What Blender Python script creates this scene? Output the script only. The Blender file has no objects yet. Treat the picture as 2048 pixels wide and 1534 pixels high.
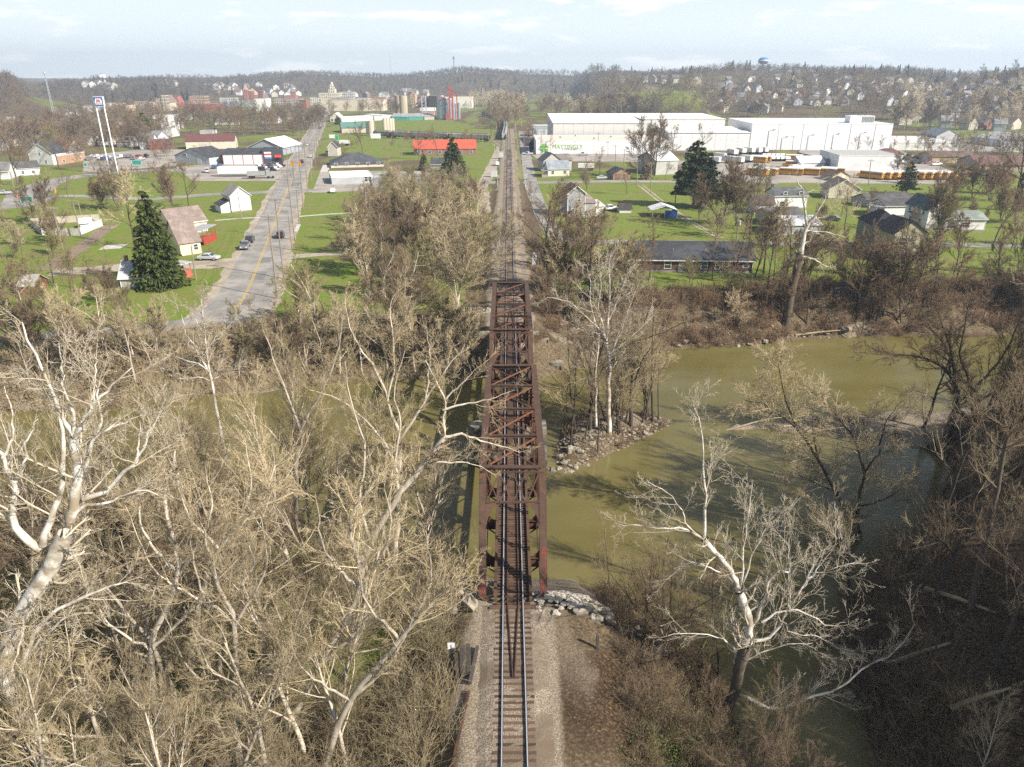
import bpy, math, random
import numpy as np
from mathutils import Matrix, Vector
R = math.radians
HAZE = True
SC = bpy.context.scene
COL = SC.collection
RNG = np.random.default_rng(7)
random.seed(7)

# ---------------------------------------------------------------- camera
FPX, PITCH, YAW, CAM = 1450.0, R(22.9), R(0.27), np.array([-0.29, 0.0, 36.6])
cam = bpy.data.cameras.new('camera'); camo = bpy.data.objects.new('camera', cam); COL.objects.link(camo)
cam.sensor_width = 36; cam.lens = 36 * FPX / 2048; cam.clip_end = 20000; cam.clip_start = .5
camo.location = CAM; camo.rotation_euler = (R(90) - PITCH, 0, -YAW)
SC.camera = camo
SC.render.resolution_x, SC.render.resolution_y = 1024, 767

# ---------------------------------------------------------------- sun, sky, exposure
SUN_EL, SUN_AZ = R(36), math.atan2(0.86, -0.51)      # azimuth clockwise from +Y: from the right and behind the camera
SUN_DIR = Vector((math.cos(SUN_EL) * math.sin(SUN_AZ), math.cos(SUN_EL) * math.cos(SUN_AZ), math.sin(SUN_EL)))
sl = bpy.data.lights.new('sun', 'SUN'); sl.energy = 5.0; sl.angle = R(.53); sl.color = (1, .93, .83)
so = bpy.data.objects.new('sun', sl); COL.objects.link(so); so.rotation_euler = SUN_DIR.to_track_quat('Z', 'Y').to_euler()
W = bpy.data.worlds.new("World"); SC.world = W; W.use_nodes = True
wt = W.node_tree; wt.nodes.clear()
def wn(t, **k):
    n = wt.nodes.new(t)
    for a, b in k.items(): setattr(n, a, b)
    return n
wo = wn('ShaderNodeOutputWorld'); bg = wn('ShaderNodeBackground'); sky = wn('ShaderNodeTexSky', sky_type='NISHITA')
sky.sun_disc = False; sky.sun_elevation = SUN_EL; sky.sun_rotation = SUN_AZ; sky.altitude = 200
sky.air_density = 1.0; sky.dust_density = 1.6; sky.ozone_density = 1.2
bg.inputs['Strength'].default_value = .068
# pale spring haze low over the horizon, and small thin clouds
tc = wn('ShaderNodeTexCoord'); sx = wn('ShaderNodeSeparateXYZ'); wt.links.new(tc.outputs['Generated'], sx.inputs[0])
vr = wn('ShaderNodeMapRange', interpolation_type='SMOOTHSTEP'); vr.inputs['From Min'].default_value = .0; vr.inputs['From Max'].default_value = .26; vr.inputs['To Min'].default_value = .93; vr.inputs['To Max'].default_value = .0
wt.links.new(sx.outputs[2], vr.inputs[0])
mp = wn('ShaderNodeMapping'); mp.inputs['Scale'].default_value = (3.2, 3.2, 15.0); mp.inputs['Location'].default_value = (.35, .1, .6)
nz = wn('ShaderNodeTexNoise'); nz.inputs['Scale'].default_value = 2.6; nz.inputs['Detail'].default_value = 7; nz.inputs['Roughness'].default_value = .55
rp = wn('ShaderNodeMapRange', interpolation_type='SMOOTHSTEP'); rp.inputs['From Min'].default_value = .53; rp.inputs['From Max'].default_value = .68; rp.inputs['To Max'].default_value = .85
veil = wn('ShaderNodeMix', data_type='RGBA'); veil.inputs[7].default_value = (9.9, 10.9, 11.4, 1)
cl = wn('ShaderNodeMix', data_type='RGBA'); cl.inputs[7].default_value = (12.6, 12.6, 12.4, 1)
wt.links.new(tc.outputs['Generated'], mp.inputs[0]); wt.links.new(mp.outputs[0], nz.inputs['Vector']); wt.links.new(nz.outputs['Fac'], rp.inputs[0])
wt.links.new(vr.outputs[0], veil.inputs[0]); wt.links.new(sky.outputs[0], veil.inputs[6]); wt.links.new(veil.outputs[2], cl.inputs[6]); wt.links.new(rp.outputs[0], cl.inputs[0])
wt.links.new(cl.outputs[2], bg.inputs[0]); wt.links.new(bg.outputs[0], wo.inputs[0])
vs = SC.view_settings; vs.view_transform = 'Standard'; vs.look = 'None'; vs.gamma = 1; vs.exposure = .80
cy = SC.cycles; cy.max_bounces = 5; cy.diffuse_bounces = 1; cy.glossy_bounces = 2; cy.transmission_bounces = 2
cy.volume_bounces = 0; cy.transparent_max_bounces = 6; cy.caustics_reflective = False; cy.caustics_refractive = False
cy.use_adaptive_sampling = False; cy.use_denoising = False; cy.denoiser = 'OPENIMAGEDENOISE'; cy.denoising_prefilter = 'ACCURATE'; cy.denoising_input_passes = 'RGB_ALBEDO_NORMAL'

# ---------------------------------------------------------------- the drone's view, to turn a measured pixel into a place on the ground
FW = np.array([math.sin(YAW) * math.cos(PITCH), math.cos(YAW) * math.cos(PITCH), -math.sin(PITCH)])
RT = np.array([math.cos(YAW), -math.sin(YAW), 0.0])
UP = np.array([math.sin(YAW) * math.sin(PITCH), math.cos(YAW) * math.sin(PITCH), math.cos(PITCH)])
GZ = -0.9          # town plateau
WZ = -7.0          # river level
def ray(px, py): return FW + (px - 1024) / FPX * RT - (py - 767) / FPX * UP
def U(px, py, z=GZ):
    d = ray(px, py); t = (z - CAM[2]) / d[2]; p = CAM + d * t
    return p
def at_y(px, py, y):
    d = ray(px, py); return CAM + d * (y / d[1])
def rise_at(p, py):
    """height above point p (vertical) that stands at image row py"""
    q = np.array(p, float) - CAM
    k = (767 - py) / FPX
    a, b = q @ UP, q @ FW          # (a + h UPz) = k (b + h FWz)
    return (k * b - a) / (UP[2] - k * FW[2])
def pix(p):
    q = np.array(p, float) - CAM; b = q @ FW
    return 1024 + FPX * (q @ RT) / b, 767 - FPX * (q @ UP) / b

# ---------------------------------------------------------------- object helpers
def tag(o, label=None, cat=None, group=None, kind=None):
    for k, v in (('label', label), ('category', cat), ('group', group), ('kind', kind)):
        if v: o[k] = v
    return o
def empty(name, loc, rz=0, label=None, cat=None, group=None):
    o = bpy.data.objects.new(name, None); COL.objects.link(o); o.location = loc; o.rotation_euler = (0, 0, rz)
    o.empty_display_size = .2
    return tag(o, label, cat, group)
def link(name, me, m=None, parent=None):
    if m and not me.materials: me.materials.append(m)
    o = bpy.data.objects.new(name, me); COL.objects.link(o)
    if parent: o.parent = parent
    return o
KIDS = {}
def copy_tree(o, label=None, group=None, parent=None):
    c = o.copy(); COL.objects.link(c)
    if parent: c.parent = parent
    if label: c['label'] = label
    if group: c['group'] = group
    for ch in o.children: copy_tree(ch, parent=c)
    return c
def npmesh(name, V, F, smooth=False):
    """mesh from numpy arrays: V (n,3), F (m,k) all of one size, or a list of such arrays"""
    Fs = F if isinstance(F, list) else [F]
    me = bpy.data.meshes.new(name)
    me.vertices.add(len(V)); me.vertices.foreach_set('co', np.asarray(V, np.float32).ravel())
    nl = sum(f.size for f in Fs); npoly = sum(len(f) for f in Fs)
    me.loops.add(nl); me.polygons.add(npoly)
    me.loops.foreach_set('vertex_index', np.concatenate([f.ravel() for f in Fs]).astype(np.int32))
    tot = np.concatenate([np.full(len(f), f.shape[1]) for f in Fs]).astype(np.int32)
    st = np.concatenate([[0], np.cumsum(tot)[:-1]]).astype(np.int32)
    me.polygons.foreach_set('loop_start', st)
    if smooth: me.polygons.foreach_set('use_smooth', np.ones(npoly, bool))
    me.update(calc_edges=True)
    return me
class MB:
    def __init__(s): s.v = []; s.f = []; s.M = None
    def add(s, vs, fs):
        b = len(s.v)
        if s.M is not None: vs = [tuple(s.M @ Vector(v)) for v in vs]
        s.v += [tuple(v) for v in vs]; s.f += [tuple(b + i for i in f) for f in fs]; return s
    def box(s, x0, x1, y0, y1, z0, z1):
        return s.add([(x0,y0,z0),(x1,y0,z0),(x1,y1,z0),(x0,y1,z0),(x0,y0,z1),(x1,y0,z1),(x1,y1,z1),(x0,y1,z1)],
                     [(3,2,1,0),(4,5,6,7),(0,1,5,4),(1,2,6,5),(2,3,7,6),(3,0,4,7)])
    def bar(s, p, q, w, h, up=(0,0,1)):
        """rectangular bar from p to q, w across, h along 'up'"""
        p, q = Vector(p), Vector(q); t = (q - p).normalized(); u = Vector(up)
        if abs(t.dot(u)) > .97: u = Vector((0,1,0))
        sd = t.cross(u).normalized(); n = sd.cross(t).normalized()
        vs = []
        for c in (p, q):
            for a, b in ((-1,-1),(1,-1),(1,1),(-1,1)): vs.append(c + sd * a * w/2 + n * b * h/2)
        return s.add(vs, [(3,2,1,0),(4,5,6,7),(0,1,5,4),(1,2,6,5),(2,3,7,6),(3,0,4,7)])
    def tube(s, pts, rad, k=8, cap=True):
        pts = [Vector(p) for p in pts]; n = len(pts)
        rad = rad if hasattr(rad, '__len__') else [rad] * n
        t0 = (pts[-1] - pts[0]).normalized(); ref = Vector((1,0,0)) if abs(t0.x) < .8 else Vector((0,1,0))
        vs, fs = [], []
        for i, p in enumerate(pts):
            t = (pts[min(i+1, n-1)] - pts[max(i-1, 0)]).normalized(); a = t.cross(ref).normalized(); b = t.cross(a)
            vs += [p + (a * math.cos(2*math.pi*j/k) + b * math.sin(2*math.pi*j/k)) * rad[i] for j in range(k)]
        for i in range(n - 1):
            fs += [(i*k+j, i*k+(j+1)%k, (i+1)*k+(j+1)%k, (i+1)*k+j) for j in range(k)]
        if cap: fs += [tuple(range(k))[::-1], tuple((n-1)*k+j for j in range(k))]
        return s.add(vs, fs)
    def lathe(s, prof, k=20, c=(0,0,0)):
        vs = []; fs = []; n = len(prof)
        for r, z in prof: vs += [(c[0]+r*math.cos(2*math.pi*j/k), c[1]+r*math.sin(2*math.pi*j/k), c[2]+z) for j in range(k)]
        for i in range(n-1): fs += [(i*k+j, i*k+(j+1)%k, (i+1)*k+(j+1)%k, (i+1)*k+j) for j in range(k)]
        fs += [tuple(range(k))[::-1], tuple((n-1)*k+j for j in range(k))]
        return s.add(vs, fs)
    def prism(s, poly, d, axis):
        """poly: 2-D outline; extruded by interval d along axis 'x','y','z'"""
        def P(a, b, c): return {'x': (c, a, b), 'y': (a, c, b), 'z': (a, b, c)}[axis]
        n = len(poly); vs = [P(a, b, d[0]) for a, b in poly] + [P(a, b, d[1]) for a, b in poly]
        fs = [tuple(range(n))[::-1], tuple(range(n, 2*n))] + [(i, (i+1)%n, n+(i+1)%n, n+i) for i in range(n)]
        return s.add(vs, fs)
    def mesh(s, name, smooth=False):
        me = bpy.data.meshes.new(name); me.from_pydata(s.v, [], s.f)
        import bmesh
        b = bmesh.new(); b.from_mesh(me); bmesh.ops.recalc_face_normals(b, faces=b.faces)
        b.to_mesh(me); b.free()
        if smooth: me.polygons.foreach_set('use_smooth', np.ones(len(me.polygons), bool))
        return me
    def build(s, name, m, parent=None, bevel=0, smooth=False):
        o = link(name, s.mesh(name, smooth), m, parent)
        if bevel:
            md = o.modifiers.new('bevel', 'BEVEL'); md.width = bevel; md.segments = 2; md.limit_method = 'ANGLE'
        return o

# ---------------------------------------------------------------- materials
def mat(name, c1, c2=None, scale=3.0, rough=.8, bump=0, bscale=None, metal=0, lo=.35, hi=.65, stretch=(1,1,1), rnd=0, c3=None, s3=.3, spec=.3, detail=5):
    m = bpy.data.materials.new(name); m.use_nodes = True; nt = m.node_tree; N, L = nt.nodes, nt.links
    p = N['Principled BSDF']; p.inputs['Roughness'].default_value = rough; p.inputs['Metallic'].default_value = metal
    p.inputs['Specular IOR Level'].default_value = spec
    c2 = c2 or tuple(x * .78 for x in c1)
    t = N.new('ShaderNodeTexCoord'); mp = N.new('ShaderNodeMapping'); mp.inputs['Scale'].default_value = stretch
    L.new(t.outputs['Object'], mp.inputs[0])
    def noise(sc, d=detail):
        n = N.new('ShaderNodeTexNoise'); n.inputs['Scale'].default_value = sc; n.inputs['Detail'].default_value = d; n.inputs['Roughness'].default_value = .6
        L.new(mp.outputs[0], n.inputs['Vector']); return n
    def ramp(f, a, b):
        r = N.new('ShaderNodeMapRange'); r.inputs['From Min'].default_value = a; r.inputs['From Max'].default_value = b; L.new(f, r.inputs[0]); return r.outputs[0]
    def mix(f, a, b):
        x = N.new('ShaderNodeMix'); x.data_type = 'RGBA'
        for s, v in ((x.inputs[6], a), (x.inputs[7], b)):
            if isinstance(v, tuple): s.default_value = (*v, 1)
            else: L.new(v, s)
        if isinstance(f, float): x.inputs[0].default_value = f
        else: L.new(f, x.inputs[0])
        return x.outputs[2]
    n1 = noise(scale)
    col = mix(ramp(n1.outputs['Fac'], lo, hi), c1, c2)
    if c3: col = mix(ramp(noise(s3).outputs['Fac'], .45, .6), col, c3)
    if rnd:
        oi = N.new('ShaderNodeObjectInfo'); h = N.new('ShaderNodeHueSaturation')
        r = N.new('ShaderNodeMapRange'); r.inputs['To Min'].default_value = 1 - rnd; r.inputs['To Max'].default_value = 1 + rnd
        L.new(oi.outputs['Random'], r.inputs[0]); L.new(r.outputs[0], h.inputs['Value'])
        L.new(col, h.inputs['Color']); col = h.outputs[0]
    L.new(col, p.inputs['Base Color'])
    if bump:
        b = N.new('ShaderNodeBump'); b.inputs['Strength'].default_value = bump; b.inputs['Distance'].default_value = .1
        L.new(noise(bscale or scale * 3).outputs['Fac'], b.inputs['Height']); L.new(b.outputs[0], p.inputs['Normal'])
    return m
_pc = {}
def paint(c, rough=.6, dirt=.12, scale=.8, metal=0):
    k = (tuple(c), rough, dirt, metal)
    if k not in _pc: _pc[k] = mat('paint', tuple(c), tuple(x * (1 - 2 * dirt) for x in c), scale, rough, lo=.4, hi=.75, metal=metal)
    return _pc[k]
M = {}
M['rust'] = mat('rust_red', (.112, .062, .041), (.068, .043, .031), 2.2, .85, .25, 30, c3=(.075, .045, .035), s3=.7)
M['rust_dark'] = mat('rust_dark', (.085, .045, .028), (.05, .03, .022), 2.0, .9, .2, 25, c3=(.14, .055, .028), s3=.8)
M['rust_sunlit'] = mat('rust_sunlit', (.215, .09, .048), (.14, .062, .036), 4, .85, .2, 25)
M['rail_steel'] = mat('rail_steel', (.46, .50, .56), (.38, .42, .48), 3, .35, metal=.25, spec=.6)  # pale bluish base in place of a sky reflection on the heads
M['tie_wood'] = mat('tie_wood', (.14, .085, .055), (.075, .048, .035), 3, .9, .3, 40, stretch=(1, 6, 1), rnd=.35)
M['old_wood'] = mat('old_wood', (.11, .095, .08), (.055, .048, .042), 4, .95, .4, 30, stretch=(5, 5, .8))
M['stone'] = mat('stone', (.36, .32, .25), (.20, .18, .145), 1.6, .95, .6, 9, c3=(.10, .095, .08), s3=.5)
M['concrete'] = mat('concrete', (.46, .43, .37), (.34, .31, .26), 1.2, .9, .2, 20)
M['rock'] = mat('rock', (.35, .31, .24), (.17, .15, .115), 3, .95, .5, 9, rnd=.25)
M['glass'] = mat('window_glass', (.035, .042, .05), (.06, .07, .08), .6, .12, spec=.5)
M['tyre'] = mat('tyre', (.02, .02, .02), (.03, .03, .03), 5, .9)
M['white_trim'] = paint((.78, .77, .74))
# ================================================================ river outline and terrain
def W2(*pts): return [tuple(U(px, py, WZ)[:2]) for px, py in pts]
far_bank = W2((0, 832), (250, 822), (430, 798), (620, 776), (800, 766), (950, 758), (1085, 726), (1200, 718), (1340, 702), (1480, 698), (1560, 690), (1620, 679), (1800, 676), (2048, 672))
near_bar = W2((2048, 800), (1900, 812), (1750, 822), (1600, 838), (1500, 840), (1450, 851), (1462, 864), (1530, 868), (1650, 872), (1750, 880), (1900, 930), (1880, 1050), (1800, 1100), (1700, 1180), (1640, 1260),
                      (1630, 1340), (1680, 1420), (1740, 1534), (1790, 1800), (1540, 1800), (1485, 1534), (1440, 1400), (1400, 1330), (1330, 1260), (1270, 1205), (1200, 1172), (1100, 1150), (1000, 1140), (900, 1112), (780, 1100), (600, 1080), (400, 1060), (200, 1030), (0, 990))
RIVER = np.array([(-420., 66.), (-160., 84.)] + far_bank + [(190., 128.), (420., 150.), (420., 118.), (170., 98.)] + near_bar + [(-160., 58.), (-420., 40.)])
ISLE = np.array(W2((1096, 905), (1105, 850), (1150, 824), (1230, 818), (1340, 833), (1358, 850), (1290, 886), (1220, 921), (1130, 946), (1097, 935)))
def sdf(poly, X, Y):
    """signed distance to a polygon: negative inside"""
    d = np.full(X.shape, 1e9); ins = np.zeros(X.shape, bool); n = len(poly)
    for i in range(n):
        ax, ay = poly[i]; bx, by = poly[(i + 1) % n]
        ex, ey = bx - ax, by - ay; t = np.clip(((X - ax) * ex + (Y - ay) * ey) / (ex * ex + ey * ey + 1e-9), 0, 1)
        d = np.minimum(d, (X - ax - t * ex) ** 2 + (Y - ay - t * ey) ** 2)
        c = ((ay > Y) != (by > Y)) & (X < (bx - ax) * (Y - ay) / (by - ay + 1e-12) + ax); ins ^= c
    d = np.sqrt(d); return np.where(ins, -d, d)
def sst(x): x = np.clip(x, 0, 1); return x * x * (3 - 2 * x)
_ph = np.random.default_rng(3).uniform(0, 6.28, (40,)); _fr = np.random.default_rng(4).normal(0, 1, (40, 2))
def wob(X, Y, s, n=8, o=0):
    """smooth pseudo-noise, about -1..1"""
    r = np.zeros(np.shape(X))
    for i in range(n):
        f = _fr[(i + o) % 40]; r = r + np.sin((X * f[0] + Y * f[1]) / s + _ph[(i + o) % 40])
    return r / math.sqrt(n) * .8
# skyline of the hills: image column -> (row of the bare hill top, distance of the ridge, distance of the foot)
SKY = np.array([(-900, 150, 1500, 700), (-200, 150, 1150, 760), (20, 172, 1050, 800), (60, 196, 1400, 1150), (100, 174, 1900, 1300), (200, 172, 1800, 1200), (330, 165, 1900, 1250), (450, 164, 2000, 1400), (530, 158, 2100, 1500), (590, 153, 2100, 1500), (680, 157, 2200, 1600), (760, 159, 2300, 1650), (860, 155, 2200, 1600), (920, 149, 2100, 1550), (1000, 150, 2100, 1550), (1080, 153, 2300, 1600), (1150, 156, 2400, 1500), (1190, 158, 1500, 950), (1300, 152, 1450, 880), (1400, 148, 1400, 850), (1480, 146, 1370, 820), (1527, 149, 1350, 800), (1575, 146, 1350, 790), (1620, 145, 1350, 780), (1750, 150, 1350, 760), (1850, 155, 1300, 740), (1920, 158, 1250, 700), (2048, 155, 1200, 680), (2500, 150, 1100, 600), (3200, 150, 1000, 500)], float)
def height(X, Y):
    X = np.asarray(X, float); Y = np.asarray(Y, float)
    d = sdf(RIVER, X, Y) + .75 * wob(X, Y, 2.2, 8, 3) + .35 * wob(X, Y, .8, 8, 17); far = Y > 82 + .12 * np.clip(X, -200, 260)
    wn_ = wob(X, Y, 5.0); wn2 = wob(X, Y, 1.7, 8, 9)
    hillr = np.minimum(np.clip(X - 25, 0, 200) * .5, 34) * sst((92 - Y) / 34)
    T = np.where(far, GZ, np.where(X < 0, -4.0 + .35 * wn_ - np.clip(-X - 45, 0, 60) * -.02, -5.0 + hillr + .25 * wn_))
    w = np.where(far, np.where(X < 0, 11.0, 8.5), 8.0) + 2.0 * wob(X, Y, 9, 6, 20)
    z = WZ - .55 + (T - WZ + .55) * sst((d + .6) / w)
    z = z + np.where((d > 0) & (d < 12), .16 * wn2 + .2 * wn_, 0) * sst(d / 3) * np.where(far, sst((10 - d) / 4), 1)
    z = np.where(d < -.6, WZ - .55 - .9 * sst(-d / 6), z)
    # gravel bar stays low
    bar = sdf(np.array(W2((1440, 852), (1600, 830), (1900, 805), (2100, 800), (2100, 900), (1700, 884), (1500, 872))), X, Y)
    z = np.where(bar < 0, np.minimum(z, WZ + .7 + .12 * wn2), z)
    # island
    di = -sdf(ISLE, X, Y); z = np.maximum(z, np.where(di > -3, WZ - .7 + 2.3 * sst((di + .9) / 5.5) + .28 * wn2 * sst(di / 2), -99))
    # near railway embankment with the abutment slope at its end
    edge = np.where(X < 0, 3.4, 5.6); e = -.42 - .62 * np.clip(np.abs(X) - edge, 0, 99) - .62 * np.clip(Y - 45.2, 0, 99) + .08 * wn2 * sst((np.abs(X) - edge) / 2)
    z = np.where(Y < 75, np.maximum(z, e), z)
    e2 = -.40 - .6 * np.clip(np.abs(X) - 4.2, 0, 99) - .9 * np.clip(112.4 - Y, 0, 99)
    z = np.where((Y > 95) & (np.abs(X) < 16), np.maximum(z, e2), z)
    # hills
    D = np.hypot(X, Y); bq = np.maximum(Y, 1e-3); px = 1024 + FPX * (np.tan(np.arctan2(X, bq) - YAW)) / math.cos(PITCH) * 1.0
    px = np.where(Y > 50, px, np.where(X > 0, 3000, -900))
    row = np.interp(px, SKY[:, 0], SKY[:, 1]); rd = np.interp(px, SKY[:, 0], SKY[:, 2]); ft = np.interp(px, SKY[:, 0], SKY[:, 3])
    top = CAM[2] + (154.5 - row) / FPX * rd * .85
    top = np.where(top > 0, top, 0) + 9 * wob(X, Y, 90, 8, 5) * sst((D - ft) / 400)
    hz = (top - GZ) * sst((D - ft) / np.maximum(rd - ft, 1)) ** .8
    hz = np.where(D > ft, hz, 0)
    z = np.where((Y > 300) & (D > ft), GZ + np.maximum(hz, 0), z)
    # green knoll with its steep cut face (right of the middle)
    k = sdf(KNOLL, X, Y); z = np.where(Y > 500, np.maximum(z, GZ + 19 * sst((-k + 4) / 34) + 2 * sst(-k / 90)), z)
    return z
def knoll_pt(px, dist): az = math.atan((px - 1024) / FPX * math.cos(PITCH)) + YAW; return (dist * math.sin(az), dist * math.cos(az))
KNOLL = np.array([knoll_pt(1168, 900), knoll_pt(1262, 830), knoll_pt(1330, 800), knoll_pt(1430, 790), knoll_pt(1450, 1100), knoll_pt(1300, 1150), knoll_pt(1180, 1020)])
def hz1(x, y): return float(height(np.array([x]), np.array([y]))[0])
_T = np.geomspace(35, 3500, 900)
def G(px, py):
    """the place on the terrain that shows at pixel (px, py)"""
    d = ray(px, py); P = CAM + _T[:, None] * d; below = P[:, 2] < height(P[:, 0], P[:, 1])
    if not below.any(): return U(px, max(py, 175))
    i = max(int(np.argmax(below)), 1); t = np.linspace(_T[i-1], _T[i], 40); P = CAM + t[:, None] * d; below = P[:, 2] < height(P[:, 0], P[:, 1])
    p = P[int(np.argmax(below))]; return np.array([p[0], p[1], hz1(p[0], p[1])])

def axis(a, b, step, lo, hi, gr=1.11):
    c = list(np.arange(a, b + step / 2, step)); s = step
    while c[-1] < hi: s *= gr; c.append(c[-1] + s)
    s = step
    while c[0] > lo: s *= gr; c.insert(0, c[0] - s)
    return np.array(c)
xs = axis(-72, 96, .8, -6500, 6500, 1.10); ys = axis(26, 130, .7, -250, 9000, 1.05)
GX, GY = np.meshgrid(xs, ys); HZ = height(GX.ravel(), GY.ravel())
V = np.column_stack([GX.ravel(), GY.ravel(), HZ]); nx, ny = len(xs), len(ys)
idx = np.arange(nx * ny).reshape(ny, nx)
F = np.stack([idx[:-1, :-1], idx[:-1, 1:], idx[1:, 1:], idx[1:, :-1]], -1).reshape(-1, 4)
gme = npmesh('ground', V, F, True)
# which cover grows where: R grass, G gravel / bare stone, B dark litter, shade painted on right bank and knoll face, and mud (the rest: dry brown litter)
fx, fy = GX.ravel(), GY.ravel(); sd = sdf(RIVER, fx, fy); n1, n2 = wob(fx, fy, 6, 10, 2), wob(fx, fy, 2.2, 10, 13)
farside = fy > 90 + .12 * np.clip(fx, -200, 260)
grass = np.where(farside, sst((sd - 12 + 3 * n1) / 4), 0) * 1.0
grass = np.where(farside & (np.abs(fx - 2) < 9 + n1) & (fy < 300), grass * sst((np.abs(fx) - 6.5 - n1) / 3), grass)
grass = np.where(~farside & (fx < -8) & (sd > 12), .9 * sst(n1 * .6 + .35), grass)
grass = np.where(~farside & (fx > 4), .35 * sst(n1 * .8 - .2), grass)
grass = np.where((fy > 300) & (HZ > GZ + 1.5), .25 + .2 * n1, grass)
kn = sdf(KNOLL, fx, fy); grass = np.where((kn < -14) & (fy > 500), .95, grass); grass = np.where((kn > -40) & (kn < 6) & (fy > 500) & (fx < knoll_pt(1290, 830)[0]), 0, grass)
FLD = np.array([U(*q)[:2] for q in ((640, 300), (668, 240), (900, 240), (985, 262), (1000, 300), (960, 330), (800, 320))]); far_ = (fy > 330) & (HZ < GZ + 1.5) & (sdf(FLD, fx, fy) > 0); grass = np.where(far_, np.clip(.45 + .55 * n1, 0, 1) * grass, grass)
th = np.hypot(fx - U(840, 460)[0], (fy - U(840, 460)[1]) * .45)
grass = np.where(farside & (th < 21 + 3 * n1) & (fy < 330), grass * .25, grass)
grav = sst((4.6 + .7 * n2 + np.where(fx > 0, 1.3, 0) - np.abs(fx)) / 1.6) * (fy < 46) * np.where(fx > 2.6, np.clip(.42 + .4 * n1, 0, 1), 1) + sst((4.8 + .6 * n2 - np.abs(fx + .3)) / 1.5) * (fy > 108) * (fy < 600)
grav = np.maximum(grav, np.where((fy > 45) & (fy < 57) & (np.abs(fx - 2) < 11), sst((11 - np.abs(fx - 2) + n1) / 3) * .9, 0))
grav = np.maximum(grav, sst((sdf(ISLE, fx, fy) + 1) / -2.5) * .55 * sst((fy * 0 + 1 + n2) / 1.2))
grav = np.maximum(grav, np.where((sd > -.5) & (sd < 3), .55 * sst(n2 + .2), 0))
mud_shade = np.where((sd < 5) & (sd > -1), sst((2.2 - sd) / 3) * .8, 0)
barm = sdf(np.array(W2((1440, 852), (1600, 830), (1900, 805), (2100, 800), (2100, 900), (1700, 884), (1500, 872))), fx, fy); grav = np.maximum(grav, np.where((barm < 1) & (sd > -.8), .75 + .3 * n2, 0)); mud_shade = np.where(barm < 1, 0, mud_shade)
mud_shade = np.maximum(mud_shade, np.where((kn > -30) & (kn < 3) & (fy > 500), .9, 0))  # steep knoll face: dark scrub, with its shadow put into the colour
mud_shade = np.maximum(mud_shade, np.where(~farside & (fx > 14), .75 + .35 * n1, 0)); mud_shade = np.maximum(mud_shade, np.where(~farside & (fx > 3) & (fx < 14), .4 + .4 * n2, 0))  # near right bank darkened, its deep shade put into the cover colour
ca = gme.color_attributes.new('cover', 'FLOAT_COLOR', 'POINT')
ca.data.foreach_set('color', np.column_stack([np.clip(grass, 0, 1), np.clip(grav, 0, 1), np.clip(mud_shade, 0, 1), np.ones(len(fx))]).astype(np.float32).ravel())

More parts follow.
